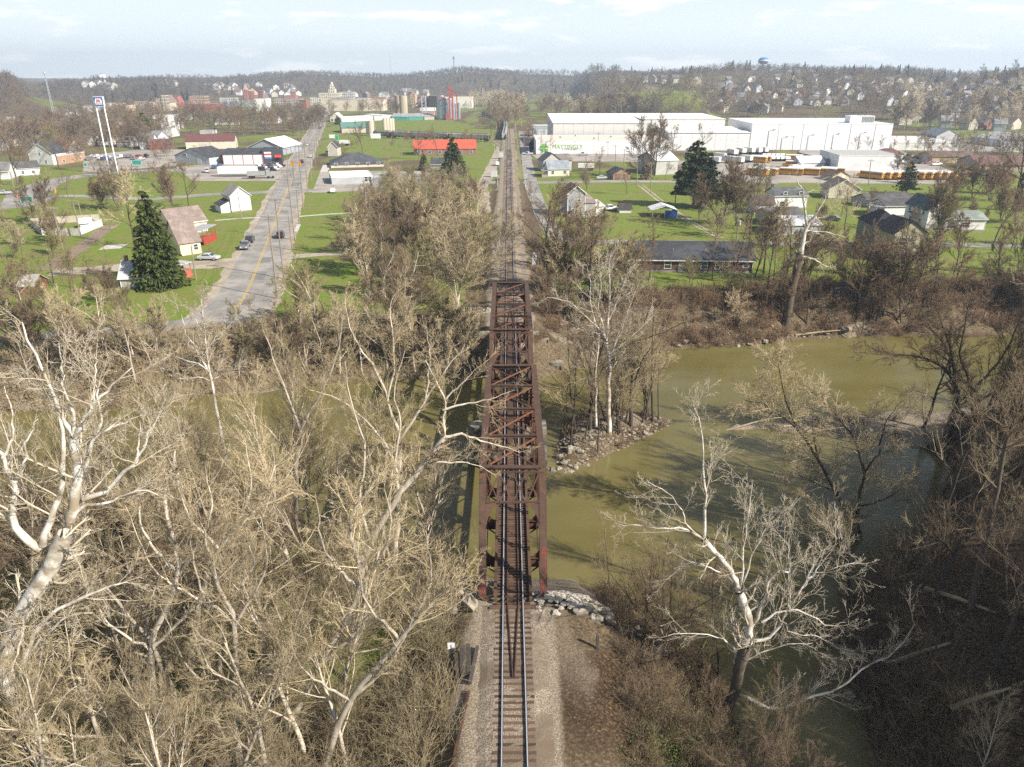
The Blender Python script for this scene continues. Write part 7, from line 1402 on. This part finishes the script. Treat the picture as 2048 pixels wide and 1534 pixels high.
# left far bank and street corner brush, right far bank
for i in range(38):
    x = random.uniform(440, 940); y = random.uniform(640, 758); p = G(x, y); tree(random.choice(['thicket', 'multi', 'open']), p, random.uniform(7, 12.5) if x > 590 else random.uniform(2.5, 5), 'tan_bark', random.choice(['tan', 'grey', 'olive', 'brown']), 'bare tan tree on the far bank left of the bridge', 'far bank trees left of the bridge', name='young_tree')
for i in range(22):
    x = random.uniform(-40, 440); y = random.uniform(690, 775); p = G(x, y); tree(random.choice(['thicket', 'multi', 'open']), p, random.uniform(6, 10) if x < 330 else random.uniform(2.5, 5), 'tan_bark', random.choice(['grey', 'brown', 'tan']), 'bare tree on the far bank below the river road', 'far bank trees below the river road', name='young_tree')
for i in range(20):
    x = random.uniform(1090, 1480); y = random.uniform(560, 665); p = G(x, y); tree(random.choice(['thicket', 'multi', 'slim']), p, random.uniform(6, 12) if x < 1270 else random.uniform(2.5, 5), 'brown_bark', random.choice(['brown', 'olive', 'grey', 'tan']), 'bare brown tree on the far bank right of the bridge', 'far bank trees right of the bridge', name='young_tree')
for i in range(40):
    x = random.uniform(1500, 2150); y = random.uniform(548, 655); p = G(x, y); tree(random.choice(['thicket', 'multi', 'open', 'slim']), p, random.uniform(6, 13), 'dark_bark', random.choice(['brown', 'dark', 'reddish']), 'dark bare tree on the wooded far right bank', 'far right bank trees')
for i in range(20):
    x = random.uniform(1680, 2150); y = random.uniform(350, 480); p = U(x, y); tree(random.choice(['multi', 'open']), p, random.uniform(6, 11), 'brown_bark', random.choice(['brown', 'reddish', 'olive']), 'bare brown tree among the houses at the right', 'trees among the right hand houses')
# island trees
for i, (x, y, top, b_) in enumerate(((1150, 868, 640, 'dark_bark'), (1170, 880, 700, 'dark_bark'), (1232, 850, 600, 'brown_bark'), (1252, 842, 650, 'dark_bark'), (1306, 842, 540, 'dark_bark'), (1318, 840, 640, 'brown_bark'), (1196, 905, 720, 'dark_bark'), (1132, 850, 700, 'brown_bark'), (1285, 846, 690, 'dark_bark'))):
    p = G(x, y); tree('slim', p, rise_at(p, top), b_, 'brown', 'slim dark tree standing on the small rocky island', 'slim trees on the island')

for i, (x, y, top) in enumerate(((1096, 560, 395), (1118, 545, 400), (1135, 590, 430), (1160, 560, 420), (1205, 560, 440), (1240, 570, 470), (1178, 600, 450), (1108, 615, 470))):
    p = G(x, y); tree(['open', 'slim', 'multi'][i % 3], p, rise_at(p, top), 'dark_bark', ['brown', 'grey'][i % 2], 'tall dark bare tree in the stand right of the track beyond the bridge', 'stand right of the track')
for i, (x, y, top) in enumerate(((1180, 860, 640), (1215, 845, 660), (1262, 852, 600), (1295, 838, 620), (1140, 890, 720), (1240, 868, 690))):
    p = G(x, y); tree(['open', 'multi'][i % 2], p, rise_at(p, top), 'dark_bark', 'grey', 'dark forked tree with fine twigs on the rocky island', 'forked trees on the island', name='island_tree')
for i in range(56):
    x, y = (random.uniform(-20, 420), random.uniform(470, 640)) if i < 34 else (random.uniform(-20, 234), random.uniform(356, 470))
    if 235 < x: continue
    p = U(x, y); tree(random.choice(['open', 'multi', 'slim']), p, random.uniform(4, 8), 'brown_bark', random.choice(['brown', 'grey', 'olive']), 'small bare tree on the lawns left of the street end', 'small trees left of the street end', name='small_tree')
for i in range(34):
    x, y = (random.uniform(1130, 1560), random.uniform(372, 480)) if i < 20 else (random.uniform(1500, 2060), random.uniform(440, 545)); p = U(x, y)
    if 1130 < x < 1360 and y > 395: continue
    tree(random.choice(['open', 'multi']), p, random.uniform(4, 8), 'brown_bark', random.choice(['brown', 'grey']), 'small bare tree between the lawns on the right', 'small trees on the right lawns', name='small_tree')
# ================================================================ the woods in front
random.seed(31); NL = []
while len(NL) < 68:
    x, y = random.uniform(-46, -6.5), random.uniform(24, 58)
    if sdf(RIVER, np.array([x]), np.array([y]))[0] < 1.5 or any((x-a)**2 + (y-b_)**2 < 4.6 for a, b_ in NL): continue
    if x > -9 and y < 52: continue
    NL.append((x, y))
for x, y in NL:
    z = hz1(x, y); tree(random.choice(['thicket', 'thicket', 'multi', 'open']), (x, y, z), random.uniform(8, 14), 'tan_bark', random.choice(['tan', 'grey', 'grey', 'olive', 'tan', 'brown']), 'pale bare tree in the dense near left wood', 'near left wood', lean=(random.uniform(-.12, .12), random.uniform(-.02, .22)))
for i in range(11): x, y = random.uniform(5.5, 12), random.uniform(30, 52); x += max(0, 1.0); tree(random.choice(['multi', 'slim', 'shrub']), (x + 4, y, hz1(x + 4, y)), random.uniform(6, 10), 'dark_bark', random.choice(['reddish', 'brown', 'olive']), 'brown bare tree on the embankment right of the track', 'embankment trees right of the track')
NR = 0
while NR < 34:
    x, y = random.uniform(26, 62), random.uniform(30, 88); d = sdf(RIVER, np.array([x]), np.array([y]))[0]
    if d < 2.5: continue
    NR += 1; tree(random.choice(['open', 'thicket', 'multi', 'slim']), (x, y, hz1(x, y)), random.uniform(9, 15), 'dark_bark', random.choice(['dark', 'grey', 'dark', 'brown']), 'dark bare tree on the shaded near right bank', 'near right bank wood')  # dark twigs put the bank's shade into the colour
for x, y, h in ((31, 62, 12), (36, 58, 13), (30, 52, 11), (38, 66, 13), (42, 72, 12), (33, 46, 12)):
    if sdf(RIVER, np.array([x]), np.array([y]))[0] > .4: tree('open', (x, y, hz1(x, y)), h, 'dark_bark', 'grey', 'full crowned grey brown tree leaning over the shaded inlet', 'grey trees by the shaded inlet', lean=(0, -.12))
for i in range(14):
    x, y = random.uniform(54, 84), random.uniform(10, 95); tree(random.choice(['open', 'thicket']), (x, y, hz1(x, y)), random.uniform(12, 17), 'dark_bark', 'dark', 'bare tree added for its shadow on the rising slope beyond the right edge', 'shadow trees added at the right edge')  # added mostly out of view, to cast shadow on the near right bank
SHW = []  # unseen trees added off the right edge to shade the lower right water
while len(SHW) < 40:
    x, y = random.uniform(40, 78), random.uniform(-12, 30)
    if x > 47 or y < 20: SHW.append((x, y))
Vs, Fs, o_n = [], [], 0
for x, y in SHW:
    V, F = FAR[random.randrange(len(FAR))]; a = random.uniform(0, 6.28); q = random.uniform(1.0, 1.3); c, d = math.cos(a)*q, math.sin(a)*q; Vs.append(np.column_stack([V[:, 0]*c - V[:, 1]*d + x, V[:, 0]*d + V[:, 1]*c + y, V[:, 2]*q + hz1(x, y)])); Fs.append(F + o_n); o_n += len(V)
tag(link('shade_wood', npmesh('shade_wood', np.concatenate(Vs), np.concatenate(Fs)), M['dark']), kind='stuff')
p = at_y(2010, 1400, 31); z = hz1(p[0], 31); tree('thicket', (p[0], 31, z), p[2] - z, 'tan_bark', 'tan', 'sunlit pale treetop in the lower right corner', flat=.7)
for i in range(24):
    x, y = random.uniform(-44, -8), random.uniform(48, 62)
    if sdf(RIVER, np.array([x]), np.array([y]))[0] < .6: continue
    tree('thicket', (x, y, hz1(x, y)), random.uniform(13, 18), 'tan_bark', random.choice(['grey', 'tan', 'olive']), 'tall slim bare tree at the water side edge of the near left wood', 'tall trees at the near left water edge', flat=.75)
# trees drawn limb by limb
S8 = lambda L_, sx, sy, ox, oy: [(ox + x*sx, oy + y*sy) for x, y in L_]
a4 = lambda *q: S8(q, .4141, .4141, 1200, 1000); a5 = lambda *q: S8(q, .3912, .3912, 1250, 650); c4 = lambda *q: S8(q, .2934, .2934, 0, 650); c1 = lambda *q: S8(q, .1956, .1956, 850, 520); c8 = lambda *q: S8(q, .25, .25, 1536, 300); c6 = lambda *q: S8(q, .4395, .4395, 0, 1050)
limbs_tree(1452, 1450, [(a4((610, 1085), (640, 960), (680, 800), (700, 700)), .52, .42), (a4((700, 700), (720, 620), (700, 520), (670, 440)), .38, .30), (a4((670, 440), (620, 330), (560, 260), (500, 190)), .30, .2), (a5((1410, 1072), (1406, 1002), (1405, 924), (1400, 860), (1387, 806)) if 0 else a5((405, 1085), (408, 950), (402, 800), (398, 650), (380, 500), (345, 380)), .17, .02), (a4((500, 190), (430, 150), (330, 140), (190, 125), (100, 110)), .15, .02), (a4((490, 180), (420, 120), (390, 40), (330, -30), (230, -90)), .10, .015), (a4((672, 430), (690, 320), (700, 150), (725, 0), (735, -90)), .15, .02), (a4((690, 400), (740, 250), (795, 150), (830, 60)), .1, .015), (a4((720, 630), (780, 530), (800, 440), (845, 345), (910, 350)), .24, .06), (a4((740, 680), (840, 650), (890, 560), (950, 460), (1000, 380), (1040, 280)), .2, .03), (a4((690, 790), (650, 800), (655, 730), (600, 680), (540, 655), (400, 640), (330, 655)), .15, .02), (a4((665, 940), (740, 970), (855, 1012), (1000, 960), (1150, 910), (1280, 800), (1400, 750), (1520, 600)), .24, .03), (a4((780, 590), (900, 530), (1000, 550), (1110, 610), (1190, 590)), .14, .02), (a4((680, 800), (780, 740), (900, 700), (1030, 690)), .12, .02), (a4((580, 350), (480, 310), (420, 310), (330, 380)), .08, .015), (a4((915, 530), (912, 420), (915, 250), (920, 120)), .08, .012), (a4((1000, 380), (1120, 330), (1250, 300)), .08, .012), (a4((950, 460), (1040, 350), (1120, 240), (1160, 160)), .09, .012), (a4((860, 560), (930, 640), (1060, 660), (1150, 720)), .08, .012)],
    'white_bark', 'white', 'white limbed sycamore leaning over the dark water at the lower right', 11, subs(1.15, 3.3, 6, 4, 3), dark=1, thick=.62)
limbs_tree(95, 1560, [(c6((230, 1110), (150, 940), (60, 800), (15, 620), (60, 480), (150, 320), (240, 170), (300, 40)), .62, .42), (c4((480, 1330), (500, 1200), (520, 1050), (522, 880), (510, 765)), .33, .22), (c4((510, 765), (440, 660), (390, 540), (290, 320), (180, 60), (150, -20)), .16, .03), (c4((510, 765), (590, 620), (640, 520), (760, 420), (900, 290)), .17, .03), (c4((490, 1250), (555, 1030), (600, 880), (650, 760), (690, 640), (680, 380)), .22, .03), (c4((290, 1500), (345, 1320), (410, 1150), (432, 900), (430, 740), (400, 600), (395, 500)), .25, .05), (c4((280, 1530), (130, 1420), (90, 1280), (110, 1150), (95, 1080), (20, 900), (-60, 780)), .30, .06), (c4((95, 1085), (160, 960), (190, 790), (260, 640)), .13, .02), (c4((570, 1190), (740, 1120), (850, 990), (920, 940), (1000, 800), (1040, 690), (1120, 560)), .18, .02), (c4((925, 940), (945, 800), (955, 650)), .09, .015), (c4((640, 770), (790, 690), (930, 630), (1000, 600)), .1, .015), (c4((500, 1290), (600, 1230), (800, 1190), (960, 1120), (1080, 1160)), .15, .02), (c4((500, 740), (500, 600), (440, 420), (420, 260), (400, 120)), .13, .02), (c6((100, 620), (200, 430), (330, 350), (500, 280), (580, 260)), .2, .03), (c6((60, 840), (110, 620), (200, 520), (300, 420), (420, 400)), .18, .03), (c6((20, 640), (-30, 500), (-40, 380)), .25, .1), (c4((20, 905), (60, 850), (90, 740), (70, 560), (30, 420)), .12, .02), (c4((650, 530), (650, 350), (640, 200)), .08, .012)],
    'white_bark', 'white', 'huge white barked sycamore at the left edge of the photo', 12, subs(.85, 3.4, 6, 5, 3), thick=.8)
limbs_tree(474, 1035, [(c4((1610, 1250), (1570, 1080), (1530, 900), (1500, 700), (1460, 490), (1420, 300), (1400, 130), (1385, -60), (1370, -200)), .28, .03), (c4((1480, 740), (1330, 715), (1190, 630), (1100, 560)), .08, .012), (c4((1430, 380), (1350, 355), (1220, 370), (1150, 330)), .07, .012), (c4((1410, 330), (1380, 280), (1200, 220), (1000, 165)), .09, .012), (c4((1420, 320), (1350, 190), (1280, 80), (1240, -60), (1180, -160)), .11, .015), (c4((1440, 390), (1540, 320), (1680, 280)), .07, .012), (c4((1405, 170), (1480, 80), (1560, 10), (1640, -80)), .07, .012), (c4((1395, 60), (1330, -40), (1300, -140)), .06, .012), (c4((1500, 720), (1620, 640), (1700, 600)), .05, .01)], 'white_bark', 'white', 'slender white birch like tree rising over the water on the left', 13, subs(1.2, 2.4, 6, 5, 3))
limbs_tree(705, 1215, [([(705, 1215), (742, 1085), (795, 995), (850, 925), (889, 876)], .34, .2), ([(889, 876), (886, 845), (890, 800), (872, 760), (850, 720)], .14, .03), ([(889, 874), (925, 868), (955, 878), (1000, 892), (1040, 905)], .13, .02), ([(886, 820), (930, 808), (975, 800), (1030, 780)], .1, .015), ([(742, 1085), (720, 1000), (730, 900), (700, 800), (690, 720)], .15, .02), ([(800, 990), (790, 920), (800, 860), (790, 780), (810, 700)], .14, .02), ([(850, 925), (905, 925), (950, 930), (990, 950)], .09, .015), ([(890, 800), (940, 750), (975, 720)], .07, .012)], 'tan_bark', 'tan', 'crooked pale tree stretching its boughs across the left truss', 14, subs(1.0, 2.6, 6, 5, 3))
limbs_tree(790, 1150, [([(790, 1150), (795, 1000), (800, 880)], .26, .2), ([(800, 880), (775, 800), (750, 740), (700, 660), (690, 590)], .15, .02), ([(800, 880), (850, 800), (890, 740), (930, 690)], .14, .02), ([(797, 930), (740, 850), (680, 800), (620, 780)], .12, .02), ([(775, 800), (790, 720), (780, 620), (800, 570)], .1, .015), ([(850, 800), (860, 720), (850, 650)], .09, .015)], 'tan_bark', 'tan', 'tall pale tree with a rounded crown left of the bridge', 15, subs(1.1, 2.6, 6, 5, 4))
limbs_tree(600, 1120, [([(600, 1120), (590, 980), (600, 860)], .24, .18), ([(600, 860), (570, 780), (540, 700), (520, 640)], .13, .02), ([(600, 860), (650, 770), (680, 680), (690, 600)], .14, .02), ([(595, 930), (530, 850), (470, 800)], .1, .015), ([(650, 770), (640, 690), (620, 620)], .09, .015)], 'tan_bark', 'tan', 'pale tree with a wide twiggy top between birch and bridge', 16, subs(1.1, 2.6, 6, 5, 4))
limbs_tree(1218, 866, [(c1((1885, 1780), (1880, 1500), (1880, 1250), (1885, 1100), (1860, 900), (1835, 770)), .30, .2), (c1((1835, 770), (1740, 660), (1600, 540), (1480, 430), (1250, 380)), .13, .02), (c1((1860, 900), (1870, 600), (1890, 300), (1880, 100), (1900, -60)), .17, .02), (c1((1870, 620), (1960, 450), (2030, 250), (2100, 60)), .12, .015), (c1((1740, 660), (1690, 430), (1690, 180), (1640, 40)), .1, .015), (c1((1850, 800), (1780, 500), (1800, 250), (1780, 60)), .12, .015), (c1((1890, 960), (2040, 850), (2200, 700), (2350, 560)), .13, .02), (c1((1800, 760), (1600, 710), (1480, 640)), .08, .012), (c1((1880, 1080), (1750, 1200), (1590, 1220)), .08, .012), (c1((1885, 1000), (2010, 700), (2120, 400), (2200, 200)), .12, .015)], 'white_bark', 'white', 'white sycamore with a wide crown on the rocky island', 17, subs(1.3, 3.0, 6, 5, 3), r_twig=.012)
limbs_tree(1212, 872, [(c1((1750, 1700), (1745, 1400), (1740, 1200), (1770, 900), (1790, 650)), .18, .06)], 'white_bark', 'white', 'thin white stem right beside the island sycamore', 18, subs(.8, 2.0, 4, 4, 3))
limbs_tree(1573, 655, [(c8((145, 1420), (170, 1200), (230, 950), (262, 830)), .75, .6), (c8((262, 830), (290, 680), (320, 600), (380, 520), (430, 430), (490, 340)), .42, .05), (c8((310, 600), (290, 450), (280, 330), (240, 260), (215, 215)), .2, .03), (c8((285, 650), (400, 652), (520, 670), (625, 700)), .17, .03), (c8((275, 855), (360, 872), (440, 920), (500, 945)), .2, .05), (c8((500, 945), (485, 880), (500, 800)), .08, .02), (c8((290, 350), (370, 310), (420, 240), (500, 215)), .1, .015), (c8((280, 760), (340, 720), (350, 680)), .15, .05)], 'white_bark', 'white', 'broken white topped sycamore leaning on the far right bank', 19, subs(.6, 2.6, 5, 4, 3), dark=1, thick=1.15)
limbs_tree(1892, 892, [(a5((1640, 610), (1665, 500), (1690, 430), (1700, 330)), .5, .4), (a5((1700, 330), (1660, 250), (1580, 190), (1450, 155), (1330, 150), (1180, 140)), .26, .02), (a5((1690, 400), (1680, 200), (1640, 50), (1600, -60)), .26, .03), (a5((1770, 520), (1780, 400), (1765, 300), (1710, 150), (1740, 0), (1760, -120)), .3, .03), (a5((1780, 330), (1860, 250), (1950, 130), (2000, 20), (2060, -120)), .22, .03), (a5((1785, 400), (1900, 340), (2000, 290), (2100, 280)), .2, .03), (a5((1690, 430), (1780, 500), (1770, 540)), .3, .3), (a5((1850, 440), (1900, 330), (1990, 200), (2080, 80)), .2, .03), (a5((1660, 260), (1650, 130), (1560, 10), (1500, -100)), .14, .02), (a5((1780, 420), (1850, 440), (1960, 420)), .15, .03)], 'dark_bark', 'brown', 'large dark spreading tree on the gravel bar at the right', 20, subs(1.6, 3.4, 7, 6, 4), r_twig=.015)
limbs_tree(1722, 1095, [(a5((1200, 1140), (1180, 1030), (1150, 1000)), .4, .35), (a5((1150, 1010), (1080, 850), (990, 690), (880, 530), (780, 450), (700, 400), (610, 385)), .26, .02), (a5((1180, 1000), (1200, 880), (1225, 770), (1300, 660), (1400, 640)), .24, .02), (a5((1225, 760), (1180, 600), (1100, 480), (1000, 380)), .16, .02), (a5((1080, 850), (960, 800), (820, 740)), .13, .015), (a5((1200, 930), (1350, 880), (1450, 800)), .13, .015), (a5((990, 690), (960, 500), (980, 350)), .12, .015), (a5((880, 530), (820, 380), (790, 230), (780, 170)), .1, .015), (a5((1300, 660), (1330, 500), (1420, 380)), .1, .015), (a5((1170, 1020), (1060, 1000), (940, 980)), .1, .015)], 'dark_bark', 'grey', 'dark many limbed tree over the shaded water at the right', 21, subs(2.2, 3.6, 8, 6, 4, .0), r_twig=.013)
limbs_tree(1945, 1215, [(a5((1770, 1440), (1850, 1100), (1900, 830), (1950, 620), (1990, 470), (2030, 300)), .3, .04), (a5((1900, 830), (1800, 750), (1740, 660)), .1, .015), (a5((1940, 650), (1850, 560), (1800, 440)), .1, .015), (a5((1860, 1060), (1990, 960), (2080, 900)), .1, .015)], 'brown_bark', 'brown', 'tall straight dark tree on the leaf covered right bank', 22, subs(1.2, 2.8, 6, 5, 3), r_twig=.011)
for k, (bx, by, tp, dy) in enumerate(((330, 1500, [(300, 1300), (360, 1150), (330, 1000), (350, 900)], 0), (560, 1480, [(640, 1330), (720, 1180), (700, 1050), (750, 960)], 0), (480, 1530, [(470, 1400), (470, 1250), (430, 1150), (410, 1060)], 0), (650, 1530, [(700, 1400), (800, 1280), (870, 1200), (930, 1150)], 0), (380, 1350, [(400, 1200), (440, 1100), (520, 1010), (550, 930)], 0))):
    pts = [(bx, by)] + tp; limbs_tree(bx, by, [(pts, .26, .05), ([pts[1], (pts[1][0] + 90, pts[1][1] - 90), (pts[1][0] + 150, pts[1][1] - 230)], .14, .02), ([pts[2], (pts[2][0] - 70, pts[2][1] - 80), (pts[2][0] - 90, pts[2][1] - 200)], .12, .02), ([pts[2], (pts[2][0] + 60, pts[2][1] - 110), (pts[2][0] + 50, pts[2][1] - 220)], .11, .02), ([pts[1], (pts[1][0] - 90, pts[1][1] - 60), (pts[1][0] - 150, pts[1][1] - 190)], .1, .02)], 'tan_bark', 'tan', ['pale forked tree in front at the lower left', 'long limbed pale tree at the lower centre left', 'upright pale tree at the bottom left', 'leaning pale tree whose twigs reach the gravel edge', 'pale tree in the middle of the near left wood'][k], 50 + k, subs(1.0, 3.0, 6, 5, 4))
# ================================================================ undergrowth: uncountable brush
def brush(name, pts, hts, mt, seed, nst=9, lean=.55):
    rg = np.random.default_rng(seed); P = np.repeat(np.array(pts), nst, 0); B = len(P); H = np.repeat(np.array(hts), nst) * rg.uniform(.6, 1.15, B); P = P + np.column_stack([rg.normal(0, .25, (B, 2)), np.full(B, -.1)]); D = np.column_stack([rg.normal(0, lean, (B, 2)), np.ones(B)])
    p1, r1 = grow(rg, P, D, H, np.full(B, .02 if pts[0][1] < 80 else .035), 5, .16, .0, .35); a = spawn(rg, p1, r1, 5, .15, .65, .3, .5, .7); p2, r2 = grow(rg, *a[:3], np.maximum(a[3], .011 if pts[0][1] < 80 else .022), 3, .18, .04, .4); a = spawn(rg, p2, r2, 3, .15, .6, .3, .6, .8); p3, r3 = grow(rg, *a[:3], np.maximum(a[3], .009 if pts[0][1] < 80 else .018), 2, .1, .04, .5)
    return tag(link(name, npmesh(name, *join([tubes(p1, r1, 3), tubes(p2, r2, 3), tubes(p3, r3, 3)])), M[mt]), kind='stuff')
def region(n, x0, x1, y0, y1, cond, seed):
    rg = np.random.default_rng(seed); out = []
    while len(out) < n:
        X, Y = rg.uniform(x0, x1, n*3), rg.uniform(y0, y1, n*3); d = sdf(RIVER, X, Y); Z = height(X, Y); ok = cond(X, Y, d); out += [(x, y, z) for x, y, z, k in zip(X, Y, Z, ok) if k]
    return out[:n]
RU = np.random.default_rng(9)
q = region(1000, -62, -4.2, 23, 66, lambda X, Y, d: (d > .2) & (Y < 82) & (X < -4.4 - .25*np.clip(46 - Y, 0, 9) * 0), 1); brush('brushwood', q, RU.uniform(1.8, 5.2, len(q)), 'grey', 1)
q = region(380, -62, -4.5, 23, 64, lambda X, Y, d: (d > .5) & (Y < 82), 2); brush('brushwood', q, RU.uniform(1.2, 3.5, len(q)), 'olive', 2)
q = region(260, 7.5, 21, 26, 58, lambda X, Y, d: d > .2, 3); brush('brushwood', q, RU.uniform(1, 3, len(q)), 'brown', 3)
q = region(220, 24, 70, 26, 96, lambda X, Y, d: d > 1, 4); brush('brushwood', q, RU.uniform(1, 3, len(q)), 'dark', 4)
q = region(1300, -90, -5.5, 88, 118, lambda X, Y, d: (d > .8) & (d < 16) & (Y > 84), 5); brush('brushwood', q, [RU.uniform(.6, 1.6) if v[0] < -18 else RU.uniform(1.2, 3.2) for v in q], 'tan', 5)
q = region(1250, 5.5, 120, 98, 140, lambda X, Y, d: (d > 1.2) & (d < 15) & (Y > 96), 6); brush('brushwood', q, RU.uniform(1.0, 3.0, len(q)), 'reddish', 6)
q = region(520, -50, -4, 108, 300, lambda X, Y, d: sdf(gp, X, Y) < 0, 7); brush('brushwood', q, RU.uniform(1.5, 3.8, len(q)), 'olive', 7)
q = region(60, 4, 27, 78, 100, lambda X, Y, d: sdf(ISLE, X, Y) < -.8, 8); brush('brushwood', q, RU.uniform(.6, 1.8, len(q)), 'brown', 8, 6)
q = region(170, 16, 66, 24, 92, lambda X, Y, d: (d > .1) & (d < 6) & (X > 19) & (Y < 74), 9); brush('brushwood', q, RU.uniform(2, 5, len(q)), 'brown', 9)
for i, (x, y, x2, y2) in enumerate(((1700, 1190, 1830, 1150), (1780, 1330, 1900, 1290), (1850, 1180, 1990, 1230), (1660, 1290, 1745, 1330), (1900, 1420, 2020, 1380), (1590, 672, 1690, 662), (1885, 668, 2010, 672))):
    p, q_ = G(x, y), G(x2, y2); b = MB(); b.tube([p + [0, 0, .15], (p + q_) / 2 + [0, 0, .3], q_ + [0, 0, .2]], [.2, .16, .08], 7); tag(b.build('fallen_log', M['grey']), ['fallen log half way up the shaded right bank', 'fallen log lying on leaf litter at the lower right', 'long fallen log below the straight dark tree', 'short log at the water edge of the shaded bank', 'fallen log near the lower right corner', 'grey log on the stones of the far right bank', 'pale log at the far right water edge'][i], 'log')
# budding green shrubs at the lower right
M['bud'] = mat('young_leaves', (.13, .20, .03), (.08, .13, .02), 3, .7)
for i, (x, y, h, r) in enumerate(((1350, 1500, 2.6, 1.8), (1420, 1480, 2.4, 1.6), (1300, 1545, 2.0, 1.6), (1385, 1560, 2.4, 1.7))):
    p = G(x, y); e = tree('shrub', p, h * 1.2, 'olive', 'olive', 'budding green shrub on the embankment at the lower right', 'budding shrubs at the lower right', name='shrub', cat='shrub'); e.rotation_euler = (0, 0, i); o = leafmass('leaves', p, h, r, 900, 70 + i, 'bud', None, .055, taper=-.3); o.parent = e; o.location = (0, 0, 0); o.scale = tuple(1 / s for s in e.scale)
for i, (x, y) in enumerate(((394, 505), (422, 505), (1008, 300), (690, 305), (1140, 352))): p = U(x, y); tree('shrub', p, [1.6, 1.4, 2, 2.4, 1.6][i], 'olive', ['tan', 'reddish', 'tan', 'brown', 'reddish'][i], ['tan shrub by the cream house wall', 'reddish shrub on the lawn by the cream house', 'tan shrub beside the far rail lane', 'brown shrub right of the beige house', 'reddish shrub at the corner of the cream bungalow'][i], name='shrub', cat='shrub')
# fallen leaves under the near trees, stones in the ballast are in the materials
# ================================================================ air
hz = MB(); hz.box(-4200, 4200, -300, 3600, -12, 140); M['haze'] = bpy.data.materials.new('haze'); M['haze'].use_nodes = True; nt = M['haze'].node_tree; nt.nodes.clear(); o_ = nt.nodes.new('ShaderNodeOutputMaterial'); v_ = nt.nodes.new('ShaderNodeVolumePrincipled'); v_.inputs['Density'].default_value = .00026; v_.inputs['Color'].default_value = (.72, .85, 1, 1); v_.inputs['Anisotropy'].default_value = .2; nt.links.new(v_.outputs[0], o_.inputs['Volume'])
if HAZE: tag(hz.build('haze', M['haze']), kind='stuff')
